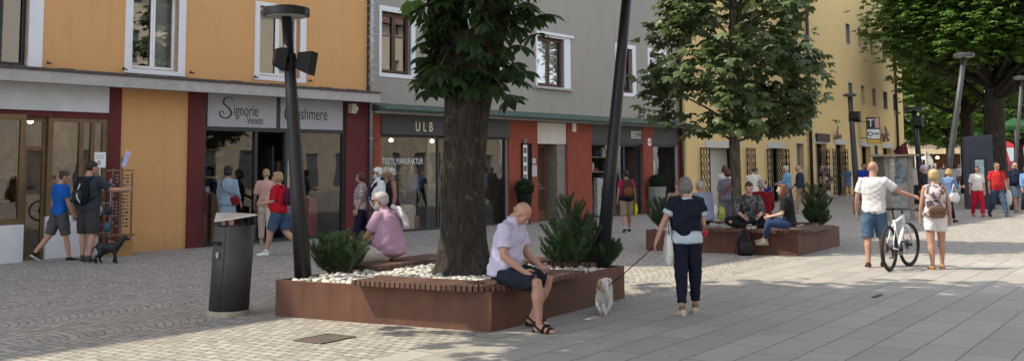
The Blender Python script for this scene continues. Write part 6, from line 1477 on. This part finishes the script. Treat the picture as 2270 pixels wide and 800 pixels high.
pot_plant(1163, 487, .42, 'clipped round evergreen in a tall black pot by the terracotta pillar', .15, .235, .86, M_BLACK, .27, 51)
pot_plant(1457, 474, .40, 'low plant in a grey concrete pot at the right hand shop window', .26, .33, .95, mat('concrete_pot', (.25, .24, .22), .9, 0, .15, 5, .3, 40), .25, 52)

# --- unseen trees behind the viewer, added to break up the reflections in the shop panes
for k, (xx, oo) in enumerate(((-27, 6), (-4, 6))):
    q = OPP.w(xx, 0); q = q + Vector((-FA.n.x * oo, -FA.n.y * oo, 0))
    layered_tree('reflection_tree', q, ('round unseen tree added before the cream house to break up pane reflections', 'unseen tree added before the pale stone house to break up pane reflections')[k], [(0, 0, 0), (0, 0, 1.5), (.1, 0, 3), (.1, 0, 6)], [.22, .18, .16, .08], shell3(0, 0, 3.3, 2.9, 5.2, -.9), 100, 26, .42, M_LEAFM, M_BARK2, 60 + k, (.5, .5, .3), origin=2.0)
# ------------------------------------------------------------------ lamp posts
M_LAMP = mat('lamp_post_grey', (.022, .023, .026), .42, .35, .08, 8, .04, 120); M_LAMPF = mat('far_lamp_grey', (.06, .063, .07), .5, .3, .1, 6, .04, 100)
M_DIFF = mat('lamp_diffuser', (.35, .35, .34), .4, 0, .05, 4, 0)
def lamp(bx, by, bz, tx, ty, label, r0, r1, disc=.275, m_=M_LAMP, Ymul=1.0, head=True, boxes=()):
    p = G(bx, by, bz); top = AT(tx, ty, p.y * Ymul); o = empty('street_lamp', p, 0, label, 'street lamp'); t = top - p; b = MB()
    b.tube([(0, 0, -.05 if bz else 0), t * .33, t * .66, t], [r0, r0 + (r1 - r0) * .33, r0 + (r1 - r0) * .66, r1], 16); b.build('pole', m_, o, True)
    if head:
        b = MB(); X = Vector((1, 0, 0)); Y = Vector((0, 1, 0)); n = 72; hh = disc * .34
        b.loft([ringe(t + Vector((0, 0, z)), X, Y, r_, r_, n) for z, r_ in ((-.0, disc), (hh - .01, disc), (hh, disc - .01), (hh + .002, disc - .08), (hh + .02, disc - .10))], True)
        h = b.build('lamp_head', m_, o)
        b = MB(); b.loft([ringe(t + Vector((0, 0, z)), X, Y, r_, r_, n) for z, r_ in ((-.004, disc - .03), (-.012, disc - .05), (-.012, .09))], True); b.build('diffuser', M_DIFF, h)
    for sx, sy, sz, rot, w_, h_, d_ in boxes:
        P0 = t * ((sz - 0) / t.z); b = MB(); M = Matrix.Translation(P0 + Vector((sx, sy, 0))) @ Matrix.Rotation(D2R(rot), 4, 'Z') @ Matrix.Rotation(D2R(-9), 4, 'Y')
        V = [M @ Vector(v) for v in ((-d_, -w_, -h_), (d_, -w_ * .62, -h_ * .62), (d_, w_ * .62, -h_ * .62), (-d_, w_, -h_), (-d_, -w_, h_), (d_, -w_ * .62, h_ * .72), (d_, w_ * .62, h_ * .72), (-d_, w_, h_))]
        b.add([tuple(v) for v in V], [(0, 3, 2, 1), (4, 5, 6, 7), (0, 1, 5, 4), (1, 2, 6, 5), (2, 3, 7, 6), (3, 0, 4, 7)])
        s_ = b.build('loudspeaker', M_BLACK, o, bevel=.012)
        b = MB(); b.bar(P0 + Vector((0, 0, 0)), P0 + Vector((sx * .55, sy * .55, 0)), .06, .07); b.tube([P0 + Vector((0, 0, -.06)), P0 + Vector((0, 0, .06))], r1 + .022, 14); b.build('bracket', M_BLACK, s_)
    return o
lamp(673, 620, H1 - .03, 635, 36, 'near leaning street lamp with two black loudspeakers, standing in the front planter', .104, .060, .277, boxes=((-.10, -.06, 2.62, 200, .115, .14, .075), (.20, -.02, 2.57, 172, .115, .145, .10)))
lamp(1333, 596, H1 - .03, 1398, -95, 'leaning dark lamp post without visible head, beside the tall pine', .092, .062)
lamp(1902, 452, 0, 1884, 214, 'leaning grey street lamp with a loudspeaker box in front of the yellow house', .15, .10, .28, M_LAMPF, boxes=((.1, -.12, 3.75, 250, .26, .24, .16),))
lamp(2088, 486, 0, 2137, 127, 'pale grey leaning street lamp with a flat disc head before the chestnut', .10, .075, .31, M_LAMPF)
lamp(2048, 462, 0, 2026, 245, 'dark leaning street lamp with a box at the end of the yellow house', .12, .09, .36, M_LAMP, boxes=((.05, -.14, 3.3, 250, .2, .26, .14),))
lamp(2243, 466, 0, 2265, 176, 'leaning lamp post at the right edge in front of the red van', .075, .055, .28, M_LAMPF)
# ------------------------------------------------------------------ litter bin
p = G(506, 696); bi = empty('litter_bin', p, 0, 'dark grey cylindrical litter bin with a tilted leaf shaped steel lid', 'litter bin'); X = Vector((1, 0, 0)); Y = Vector((0, 1, 0)); Zt = Vector((.055, 0, .998)).normalized()
b = MB(); b.loft([ringe(Vector((0, 0, z)), X, Y, r_, r_, 32) for z, r_ in ((0, .245), (.05, .245), (.055, .235))]); b.build('concrete_foot', mat('foot_concrete', (.33, .30, .25), .9, 0, .15, 8, .4, 50), bi)
def arcshell(r, a0, a1, z0, z1, n=26, th=.012):
    P = [(r * math.cos(a0 + (a1 - a0) * i / n), r * math.sin(a0 + (a1 - a0) * i / n)) for i in range(n + 1)]; Q = [((r - th) / r * x, (r - th) / r * y) for x, y in P]
    poly = P + Q[::-1]; b = MB(); m_ = len(P)
    V = [Vector((x, y, 0)) + Zt * z for z in (z0, z1) for x, y in P + Q]; k = 2 * m_
    f = []
    for i in range(m_ - 1): f += [(i, i + 1, k + i + 1, k + i), (m_ + i + 1, m_ + i, k + m_ + i, k + m_ + i + 1), (k + i, k + i + 1, k + m_ + i + 1, k + m_ + i), (i + 1, i, m_ + i, m_ + i + 1)]
    f += [(0, k, k + m_, m_), (m_ - 1, 2 * m_ - 1, k + 2 * m_ - 1, k + m_ - 1)]
    b.add([tuple(v) for v in V], f); return b
M_BIN = mat('bin_grey', (.050, .050, .050), .6, .2, .1, 10, .05, 160)
arcshell(.232, D2R(-90 - 8), D2R(105), .06, 1.03).build('body', M_BIN, bi, True); arcshell(.228, D2R(105), D2R(262), .06, 1.02).build('door', M_BIN, bi, True)
b = MB(); b.loft([ringe(Zt * z, X, Y, .19, .19, 24) for z in (.07, .9)]); b.build('liner', M_BLACK, bi, True)
b = MB(); b.obox(Matrix.Translation(Vector((-.13, -.205, 0)) + Zt * .84) @ Matrix.Rotation(D2R(-32), 4, 'Z'), .055, .012, .012); b.build('slot', M_BLACK, bi)
b = MB(); b.obox(Matrix.Translation(Vector((-.12, -.213, 0)) + Zt * .70) @ Matrix.Rotation(D2R(-30), 4, 'Z'), .018, .004, .032); b.build('sticker', mat('sticker_grey', (.35, .35, .36), .6), bi)
b = MB(); n = 14; V = []
for i in range(n + 1):
    t = i / n; x = -.235 + .50 * t; wd_ = .215 * math.sin(math.pi * min(1, .03 + t * .97)) ** .6 * (1 if t < .97 else .4)
    for j in range(9):
        s_ = j / 8 * 2 - 1; V.append((x + .06, s_ * wd_, 1.075 + .075 * t - .0 + .10 * (s_ * .5 + .5) * (1 - t) ** 1.0 - .06 * (1 - s_ * s_) * 0))
k = len(V); V2 = [(x, y, z - .012) for x, y, z in V]; f = []
for i in range(n):
    for j in range(8):
        q = (i * 9 + j, i * 9 + j + 1, (i + 1) * 9 + j + 1, (i + 1) * 9 + j); f += [q[::-1], tuple(a + k for a in q)]
edge = [j for j in range(9)] + [i * 9 + 8 for i in range(1, n + 1)] + [n * 9 + j for j in range(7, -1, -1)] + [i * 9 for i in range(n - 1, 0, -1)]
for a, c in zip(edge, edge[1:] + edge[:1]): f.append((a, c, c + k, a + k))
b.add(V + V2, f); b.build('lid', mat('brushed_lid', (.40, .40, .39), .5, .35, .08, 8, .05, 120), bi, True)
b = MB(); b.bar(Vector((.14, -.10, 0)) + Zt * .98, (.16, -.1, 1.13), .03, .02); b.cut(); b.bar(Vector((.14, .10, 0)) + Zt * .98, (.16, .1, 1.15), .03, .02); b.build('lid_bracket', M_BLACK, bi)
# ------------------------------------------------------------------ sunglasses rack
x, z = FA.q(262, 566, .55); q = FA.w(x, .55, 0); rk = empty('sunglasses_rack', q, 0, 'wooden rack of sunglasses and caps with a price card, outside the first shop', 'display rack')
M_RACK = mat('rack_wood', (.20, .125, .06), .6, 0, .2, 12, .1, 50)
b = MB(); b.bar((.02, 0, .02), (.02, 0, 1.92), .045, .045); b.cut(); b.bar((-.16, .04, .02), (-.16, .04, 1.70), .03, .03); b.cut(); b.bar((.22, .04, .35), (.22, .04, 1.62), .03, .03); b.build('post', M_RACK, rk)
b = MB(); b.bar((-.26, 0, 1.66), (.27, 0, 1.66), .05, .03); b.cut(); b.bar((-.5, .03, .40), (.26, .03, .40), .3, .03); b.build('crossbar', M_RACK, rk)
b = MB(); b.box(-.14, .22, -.10, .14, .0, .30); b.build('base_box', mat('rack_base_wood', (.34, .20, .065), .6, 0, .15, 8, .1, 40), rk)
b = MB(); r_ = np.random.default_rng(9); n_ = 0
for cx in (-.08, .13):
    for k in range(16):
        z = .58 + k * .066
        for s_ in (-1, 1): b.ell((cx + s_ * .033, -.04, z), (.028, .012, .02), None, 8, 5, int(r_.integers(0, 3)))
        b.bar((cx - .01, -.045, z + .008), (cx + .01, -.045, z + .008), .006, .006); b.bar((cx - .06, -.03, z + .008), (cx - .07, .05, z + .0), .006, .006); b.bar((cx + .06, -.03, z + .008), (cx + .07, .05, z + .0), .006, .006)
gl_ = b.build('sunglasses', [mat('shade_black', (.02, .02, .02), .2, 0, .1, 4, 0, spec=.6), mat('shade_brown', (.12, .06, .03), .3), mat('shade_grey', (.2, .2, .2), .3)], rk); gl_['kind'] = 'stuff'
b = MB()
for row, (z, cols) in enumerate(((1.38, ((.30, .04, .07), (.42, .42, .42), (.16, .16, .17))), (1.12, ((.5, .5, .48), (.06, .06, .07))), (.88, ((.30, .30, .31), (.45, .44, .42), (.05, .05, .06))), (.56, ((.04, .05, .12), (.16, .03, .10), (.05, .14, .2))))):
    for k, c in enumerate(cols):
        m_ = mat('cap_cloth_%d%d' % (row, k), c, .9, 0, .2, 10, .3, 60); q = MB(); cx = -.56 + k * .17; q.ell((cx, -.02, z), (.075, .07, .06 if row < 2 else .10), None, 12, 7); q.ell((cx, -.09, z - .04), (.05, .06, .012), None, 10, 5); q.build('cap', m_, rk, True)
b = MB(); b.bar((-.62, .05, .1), (-.62, .05, 1.5), .02, .02); b.cut(); b.bar((-.20, .05, .1), (-.20, .05, 1.5), .02, .02)
for z in (.45, .78, 1.02, 1.28): b.cut(); b.bar((-.62, .05, z), (-.20, .05, z), .015, .015)
b.build('wire_rail', M_ZINC, rk)
b = MB(); b.box(-.50, -.28, -.05, -.04, 1.72, 2.02); pc = b.build('price_card', M_WHITE, rk); text('9.', 'lettering', M_LET, pc, -.44, 1.76, -.052, .14, 1, 1, .001)
b = MB()
for k in range(3): b.box(-.47, -.31, -.053, -.0512, 1.96 - k * .03, 1.965 - k * .03)
b.build('small_print', M_LET, pc)
b = MB(); b.bar((-.39, -.03, 1.5), (-.39, -.03, 1.72), .012, .012); b.build('card_stem', M_WHITE, rk)
b = MB(); b.add([(.02, -.03, 1.74), (.10, -.03, 1.72), (.22, -.05, 2.02), (.12, -.05, 2.05)], [(0, 1, 2, 3)]); b.build('leaflet', mat('pale_blue_leaflet', (.42, .46, .72), .6), rk)
# ------------------------------------------------------------------ bicycle
R0 = G(1973, 601); F0 = G(2017, 590); ax_ = (F0 - R0); WB = ax_.length; bk = empty('bicycle', R0, math.atan2(ax_.y, ax_.x), 'white mountain bike with black tyres pushed by the bald man', 'bicycle'); WB = min(WB, 1.14)
M_TYRE = mat('tyre_rubber', (.02, .02, .021), .85, 0, .2, 20, .4, 90); M_BIKE = mat('white_bike_paint', (.72, .73, .74), .3, 0, .03, 5, 0); M_ALU = mat('black_alloy', (.03, .03, .032), .35, .6, .1, 10, 0)
wr_ = .362
wh = bpy.data.objects.new('wheel', None)
def wheel(x, steer, parent):
    b = MB(); n = 40; pts = [(x + (wr_ - .026) * math.cos(2 * math.pi * i / n) * math.cos(steer), (wr_ - .026) * math.cos(2 * math.pi * i / n) * math.sin(steer), wr_ + (wr_ - .026) * math.sin(2 * math.pi * i / n)) for i in range(n + 1)]
    b.tube(pts, .027, 10, False); t_ = b.build('wheel', M_TYRE, parent, True)
    c_, s_ = math.cos(steer), math.sin(steer); b = MB(); b.tube([(x + (wr_ - .055) * math.cos(2 * math.pi * i / n) * c_, (wr_ - .055) * math.cos(2 * math.pi * i / n) * s_, wr_ + (wr_ - .055) * math.sin(2 * math.pi * i / n)) for i in range(n + 1)], .012, 6, False); b.build('rim', M_ALU, t_, True)
    b = MB()
    for i in range(28):
        a = 2 * math.pi * i / 28; o_ = .03 * (1 if i % 2 else -1); b.tube([(x - s_ * o_, c_ * o_, wr_), (x + (wr_ - .06) * math.cos(a) * c_, (wr_ - .06) * math.cos(a) * s_, wr_ + (wr_ - .06) * math.sin(a))], .0016, 4)
    b.build('spokes', M_ZINC, t_)
    b = MB(); b.tube([(x + s_ * .055, -c_ * .055, wr_), (x - s_ * .055, c_ * .055, wr_)], .022, 10); b.tube([(x - s_ * .03, c_ * .03, wr_), (x - s_ * .034, c_ * .034, wr_)], .085, 20); b.build('hub', M_ALU, t_)
    return t_
wheel(0, 0, bk); wheel(WB, D2R(-8), bk)
bbk = Vector((.43, 0, .31)); st_ = Vector((.27, 0, .80)); hd = Vector((WB - .28, 0, .86)); hl = Vector((WB - .235, 0, .70))
b = MB(); b.tube([bbk, st_], .019, 10); b.tube([st_ - (st_ - bbk) * .1, hd - (hd - hl) * .15], .022, 10); b.tube([bbk, hl], .028, 10); b.tube([hd + (hd - hl) * .1, hl - (hd - hl) * .1], .026, 10)
for s_ in (-1, 1): b.tube([bbk + Vector((0, s_ * .03, 0)), (0, s_ * .06, wr_)], .012, 8); b.tube([st_ + Vector((0.02, s_ * .02, -.06)), (0, s_ * .06, wr_)], .010, 8)
b.build('frame', M_BIKE, bk, True)
b = MB(); b.tube([(WB - .28, -.055, .70), (WB - .2, -.06, .62)], .02, 8)
for s_ in (-1, 1): b.tube([hl + Vector((0.015, s_ * .065, -.02)), (WB, s_ * .065, wr_)], [.021, .016], 8)
b.tube([hl + Vector((.015, -.065, -.02)), hl + Vector((.015, .065, -.02))], .018, 8); b.build('fork', M_BIKE, bk, True)
b = MB(); tp_ = Vector((WB - .30, 0, .93)); b.tube([hd, tp_], .018, 8); b.tube([tp_ + Vector((-.06, .33, .02)), tp_ + Vector((.02, .14, .03)), tp_ + Vector((.05, 0, .02)), tp_ + Vector((.02, -.14, .03)), tp_ + Vector((-.06, -.33, .02))], .015, 8); hb = b.build('handlebar', M_ALU, bk, True)
for s_ in (-1, 1): b = MB(); b.tube([tp_ + Vector((-.03, s_ * .23, .024)), tp_ + Vector((-.06, s_ * .34, .02))], .021, 8); b.build('grip', M_BLACK, hb, True)
b = MB(); sp_ = st_ + (st_ - bbk).normalized() * .16; b.tube([st_, sp_], .014, 8); b.build('seat_post', M_ALU, bk, True)
b = MB(); b.loft([ringe(sp_ + Vector((x, 0, z)), Vector((0, 1, 0)), Vector((0, 0, 1)), w_, h_, 12) for x, z, w_, h_ in ((-.13, .03, .05, .015), (-.11, .03, .075, .028), (-.02, .025, .06, .026), (.07, .025, .028, .022), (.14, .02, .018, .014))]); b.build('saddle', M_BLACK, bk, True)
b = MB(); b.tube([bbk + Vector((0, -.075, 0)), bbk + Vector((0, .075, 0))], .02, 8); b.tube([bbk + Vector((0, -.05, 0)), bbk + Vector((0, -.054, 0))], .095, 22)
for s_ in (-1, 1): b.bar(bbk + Vector((0, s_ * .075, 0)), bbk + Vector((s_ * .09, s_ * .08, -s_ * .14)), .018, .025); b.bar(bbk + Vector((s_ * .09 - .04, s_ * .13, -s_ * .14)), bbk + Vector((s_ * .09 + .04, s_ * .13, -s_ * .14)), .08, .02)
b.build('crankset', M_ALU, bk)
b = MB(); b.tube([(-.0, -.045, wr_), (-.0, -.049, wr_)], .06, 16); b.bar((.0, -.05, wr_ + .055), bbk + Vector((0, -.052, .09)), .006, .01); b.bar((.0, -.05, wr_ - .055), bbk + Vector((0, -.052, -.09)), .006, .01); b.bar((0, -.06, wr_ - .02), (-.02, -.06, wr_ - .13), .02, .03); b.build('chain', M_ALU, bk)
# ------------------------------------------------------------------ backpack leaning on the farther planter
p = G(1654, 566); o = empty('backpack', p, 0, 'black backpack leaning on the front of the farther planter', 'backpack'); b = MB(); soft_box(b, Vector((0, .05, .24)), X, Y, Vector((.02, .12, .99)), .19, .11, .25, .55); V, F = remesh(b, .014, 2); mesh_obj('bag', wrinkle(V, F, .014, 18, 14), F, cloth((.016, .014, .018)), o)
b = MB(); soft_box(b, Vector((0, -.075, .15)), X, Y, Vector((0, 0, 1)), .14, .04, .11, .9); b.build('pocket', cloth((.03, .026, .034)), o, True)
b = MB(); b.tube([(.03, .05, .47), (.04, -.03, .40), (.07, -.08, .25), (.08, -.09, .08)], .02, 6, flat=.5); b.cut(); b.tube([(-.05, .05, .47), (-.16, .0, .30), (-.22, -.04, .05), (-.14, -.1, .015)], .016, 6, flat=.5); b.build('strap', cloth((.07, .02, .03)), o, True)
# ------------------------------------------------------------------ right hand side: display case, pillar, counter, kiosk
def px2(px0, px1, pyb, pyt):
    p = G((px0 + px1) / 2, pyb); s = p.y / FL; return p, (px1 - px0) * s / 2, (pyb - pyt) * s
p, hw, hh = px2(1966, 2026, 488, 344); o = empty('display_case', p, D2R(-8), 'weathered wooden display case with a glazed poster and a flat roof', 'display case')
M_CASE = mat('weathered_wood', (.24, .21, .17), .8, 0, .2, 9, .3, 50)
b = MB(); 
for x in (-hw + .05, hw - .05): b.cut(); b.bar((x, 0, 0), (x, 0, hh - .06), .10, .10)
b.build('post', M_CASE, o)
b = MB(); b.box(-hw * 1.9, hw * 1.35, -.28, .28, hh - .055, hh); b.build('roof', M_CASE, o)
b = MB(); frame_rect(b, -hw + .105, hw - .105, .30, hh - .08, .05, -.055, .05); b.build('frame', M_CASE, o)
b = MB(); b.box(-hw + .155, hw - .155, .03, .045, .35, hh - .13); b.build('poster', mat('pale_map_poster', (.30, .36, .40), .7, 0, .5, 5, 0), o)
b = MB(); r_ = np.random.default_rng(3)
for k in range(9): x = r_.uniform(-hw + .2, hw - .3); z = r_.uniform(.45, hh - .3); b.box(x, x + r_.uniform(.08, .22), .024, .0285, z, z + r_.uniform(.04, .16), k % 2)
b.build('poster_print', [mat('poster_ink', (.13, .17, .2), .7), mat('poster_light', (.55, .58, .58), .7)], o)
b = MB(); b.quad((-hw + .155, -.03, .35), (hw - .155, -.03, .35), (hw - .155, -.03, hh - .13), (-hw + .155, -.03, hh - .13)); b.build('pane', M_GLASS, o)
b = MB(); b.box(-hw * 1.8, -hw - .03, -.03, .03, .3, hh - .06); b.build('side_board', mat('dark_board', (.08, .075, .065), .7), o)
p, hw, hh = px2(1899, 1930, 476, 446); b = MB(); b.box(-hw, hw, -hw, hw, 0, hh * .92); b.box(-hw - .03, hw + .03, -hw - .03, hw + .03, hh * .92 + .002, hh); tag(b.build('timber_block', M_CASE, None, False, p, D2R(20)), 'low grey timber block at the foot of the leaning lamp', 'block')
p, hw, hh = px2(2144, 2201, 463, 300); o = empty('info_pillar', p, D2R(-12), 'tall dark navy information pillar with a pale notice window', 'info pillar'); b = MB(); M_NAVYP = mat('navy_panel', (.034, .042, .062), .45, .2, .06, 3, .04, 40)
b.prism([(-hw, -.25), (hw, -.25), (hw, .25), (-hw, .25)], 0, hh * .93); b.add([(-hw, -.25, hh * .93), (hw, -.25, hh * .93), (hw, .25, hh * .93), (-hw, .25, hh * .93), (-hw * .98, -.24, hh * .97), (hw * .98, -.24, hh), (hw * .98, .24, hh), (-hw * .98, .24, hh * .97)], [(4, 5, 6, 7), (0, 1, 5, 4), (1, 2, 6, 5), (2, 3, 7, 6), (3, 0, 4, 7)]); b.build('body', M_NAVYP, o)
b = MB(); frame_rect(b, -hw * .62, hw * .62, hh * .1, hh * .70, .06, -.29, -.252); b.build('frame', M_NAVYP, o)
b = MB(); b.box(-hw * .32, hw * .30, -.262, -.253, hh * .40, hh * .66); b.cut(); b.box(-hw * .32, hw * .30, -.262, -.253, hh * .18, hh * .38); b.build('notice', mat('notice_teal', (.30, .42, .42), .6, 0, .3, 5, 0), o)
p, hw, hh = px2(2026, 2122, 452, 376); o = empty('market_counter', p, 0, 'pale grey slanted counter wall of the market stall', 'counter'); b = MB(); M_PALE = mat('pale_grey_board', (.42, .41, .39), .8, 0, .1, 4, .1, 30)
b.box(-hw, hw, 0, .1, hh * .55, hh); b.build('board', M_PALE, o); b = MB(); b.prism([(-hw * .35, -.1), (-hw * .1, -.1), (-hw * .1, 0), (-hw * .35, 0)], 0, hh * .55); b.cut(); b.prism([(hw * .8, -.1), (hw, -.1), (hw, 0), (hw * .8, 0)], 0, hh * .55); b.build('leg', M_PALE, o)
b = MB(); b.add([(-hw * .95, .05, 0), (-hw * .45, .05, 0), (-hw * .05, .05, hh * .55), (-hw * .95, .05, hh * .55)], [(0, 1, 2, 3)]); b.build('dark_backing', M_BLACK, o)
# kiosk far behind
p, hw, hh = px2(2010, 2160, 402, 270); o = empty('market_kiosk', p, D2R(-4), 'low market kiosk with a brown roof and a bright lit eave', 'kiosk'); k_ = p.y / FL
b = MB(); b.add([(-hw * 1.1, -2.2, 68 * k_), (hw * 1.1, -2.2, 68 * k_), (hw * 1.1, 4, 68 * k_), (-hw * 1.1, 4, 68 * k_), (-hw, 1, 100 * k_), (hw, 1, 100 * k_)], [(0, 1, 5, 4), (1, 2, 5), (2, 3, 4, 5), (3, 0, 4), (0, 3, 2, 1)]); b.build('roof', mat('brown_shingle', (.13, .095, .075), .85, 0, .25, 5, .4, 15), o)
b = MB(); b.box(-hw * 1.09, hw * 1.09, -2.25, -2.15, 60 * k_, 71 * k_); b.box(-hw * 1.05, hw * 1.05, -2.1, 3.8, 66 * k_, 67.5 * k_); b.build('eave', mat('cream_eave', (.75, .62, .34), .6, 0, .06, 3, .05), o)
b = MB(); b.box(-hw, hw, 3.0, 3.2, 0, 66 * k_); b.box(-hw, -hw + .3, 0, 3, 0, 66 * k_); b.box(hw - .3, hw, 0, 3, 0, 66 * k_); b.build('wall', mat('kiosk_wall', (.12, .075, .05), .85, 0, .3, 3, .1), o)
for k in range(5):
    b = MB(); b.ell((-hw * .8 + k * hw * .4, .6, 52 * k_), (.16, .16, .12), None, 10, 6); b.build('lamp', M_LAMPW, o)
b = MB(); b.box(-hw * .9, hw * .9, -.4, .2, 0, 1.05); b.build('counter', mat('counter_wood', (.16, .1, .06), .7, 0, .2, 5), o)
def flag(px, py, top, label, seed):
    p = G(px, py); s = p.y / FL; h = (py - top) * s; o = empty('beach_flag', p, 0, label, 'flag'); b = MB(); b.tube([(0, 0, 0), (0, 0, h)], .03, 6); b.build('pole', M_WHITE, o)
    b = MB(); V = []
    for i in range(9): t = i / 8; V += [(.02, 0, h * (.35 + .65 * t)), (.02 + .55 * math.sin(math.pi * (t * .8 + .12)) , .1 * math.sin(t * 5 + seed), h * (.30 + .64 * t))]
    b.add(V, [(2 * i, 2 * i + 1, 2 * i + 3, 2 * i + 2) for i in range(8)]); b.build('cloth', mat('white_flag_cloth', (.62, .64, .62), .8, 0, .2, 3), o, True)
flag(2031, 410, 325, 'narrow white banner flag beside the end of the yellow house', 1); flag(2054, 412, 332, 'white and green banner flag by the market counter', 2); flag(2132, 408, 316, 'white banner flag just left of the navy pillar', 3)
# red van and green parasols at the right edge
p, hw, hh = px2(2236, 2330, 404, 312); o = empty('red_van', p, 0, 'red van with a pale windscreen parked at the right edge', 'van'); M_RED = mat('van_red', (.35, .012, .02), .3, 0, .05, 4, 0, spec=.6)
b = MB(); b.add([(-hw, 0, .35), (hw, 0, .35), (hw, 4.5, .35), (-hw, 4.5, .35), (-hw, 0, hh * .46), (hw, 0, hh * .46), (-hw * .96, .9, hh * .86), (hw * .96, .9, hh * .86), (hw * .96, 4.5, hh * .9), (-hw * .96, 4.5, hh * .9), (-hw * .9, 1.2, hh * .98), (hw * .9, 1.2, hh * .98), (hw * .9, 4.4, hh), (-hw * .9, 4.4, hh)], [(3, 2, 1, 0), (0, 1, 5, 4), (4, 5, 7, 6), (6, 7, 11, 10), (10, 11, 12, 13), (0, 4, 6, 9, 3), (1, 2, 8, 7, 5), (6, 10, 13, 9), (7, 8, 12, 11), (2, 3, 9, 8), (9, 13, 12, 8)]); b.build('body', M_RED, o)
b = MB(); e_ = .03; b.add([(-hw * .86, .06 - e_, hh * .50), (hw * .86, .06 - e_, hh * .50), (hw * .84, .84 - e_, hh * .83), (-hw * .84, .84 - e_, hh * .83)], [(0, 1, 2, 3)]); b.build('windscreen', mat('van_glass', (.32, .38, .40), .12, 0, .1, 2, 0, spec=.8), o)
for x in (-hw * .72, hw * .72): b = MB(); b.ell((x, -.03, hh * .36), (.2, .06, .13), None, 12, 7); b.build('headlight', M_WHITE, o, True)
b = MB(); b.box(-hw * 1.02, hw * 1.02, -.12, -.003, .25, .55); b.build('bumper', M_BLACK, o)
for x in (-hw * .82, hw * .82):
    for y in (.8, 3.7): b = MB(); b.tube([(x - .1, y, .32), (x + .1, y, .32)], .32, 20); b.build('wheel', M_TYRE, o)
def parasol(px, py, top, w_, label):
    p = G(px, py); s = p.y / FL; h = (py - top) * s; o = empty('market_parasol', p, 0, label, 'parasol'); b = MB(); b.tube([(0, 0, 0), (0, 0, h)], .04, 8); b.build('pole', M_WHITE, o); r_ = w_ * s / 2; b = MB()
    V = [(0, 0, h)] + [(r_ * math.cos(2 * math.pi * i / 8), r_ * math.sin(2 * math.pi * i / 8), h - r_ * .42) for i in range(8)] + [(r_ * math.cos(2 * math.pi * i / 8), r_ * math.sin(2 * math.pi * i / 8), h - r_ * .42 - .25) for i in range(8)]
    b.add(V, [(0, 1 + i, 1 + (i + 1) % 8) for i in range(8)] + [(1 + i, 9 + i, 9 + (i + 1) % 8, 1 + (i + 1) % 8) for i in range(8)]); b.build('canopy', mat('green_canopy', (.045, .17, .04), .8, 0, .1, 3), o)
parasol(2256, 418, 262, 92, 'large green parasol above the red van'); parasol(2186, 412, 282, 60, 'green parasol half hidden behind the navy pillar')
# goods stand before the lattice gates
x, z = FY.q(1832, 436, .9); q = FY.w(x, .9, 0); o = empty('goods_stand', q, FY.rz, 'tiered stand of baskets and bags before the lattice gates', 'display stand'); r_ = np.random.default_rng(12)
b = MB()
for x in (-.55, .55): b.cut(); b.bar((x, 0, 0), (x, 0, 1.5), .04, .04)
b.build('post', M_BLACK, o); b = MB()
for z in (.12, .75, 1.3): b.cut(); b.box(-.6, .6, -.25, .25, z, z + .03)
b.build('tray', M_CASE, o)
for k in range(26):
    z = (.25, .86, 1.42)[k % 3]; c = ((.42, .36, .28), (.5, .46, .42), (.24, .12, .12), (.10, .10, .12), (.36, .24, .12))[k % 5]; b = MB(); b.ell((r_.uniform(-.55, .55), r_.uniform(-.2, .2), z + r_.uniform(0, .15)), (r_.uniform(.10, .2), .12, r_.uniform(.07, .16)), None, 8, 6); b.build('basket', mat('basket_%d' % (k % 5), c, .9, 0, .3, 14, .4, 40), o, True)
# mannequins in the textile shop windows; the blue one stands in for someone's reflection
for px, c1, c2, lb in ((910, (.10, .13, .20), (.02, .02, .03), 'figure in a blue jacket and dark skirt standing in for a person mirrored in the textile shop window'), (1098, (.5, .42, .34), (.10, .05, .03), 'mannequin in a cream top at the right pane of the textile shop')):
    x, z = FA.q(px, 480, -.7); q = FA.w(x, -.7, .12); Mn = Person(0, 0, lb, 160, 1.66, at=q, z=.12, sex='f', voxel=.016, sk=(.5, .42, .35), top=dict(c=c1, sleeve=1.6, loose=.03), bottom=dict(c=c2, skirt=.9), shoes=dict(), hair=dict(c=(.3, .2, .1), style='bob')); Mn.root.name = 'mannequin'; Mn.root['category'] = 'mannequin'
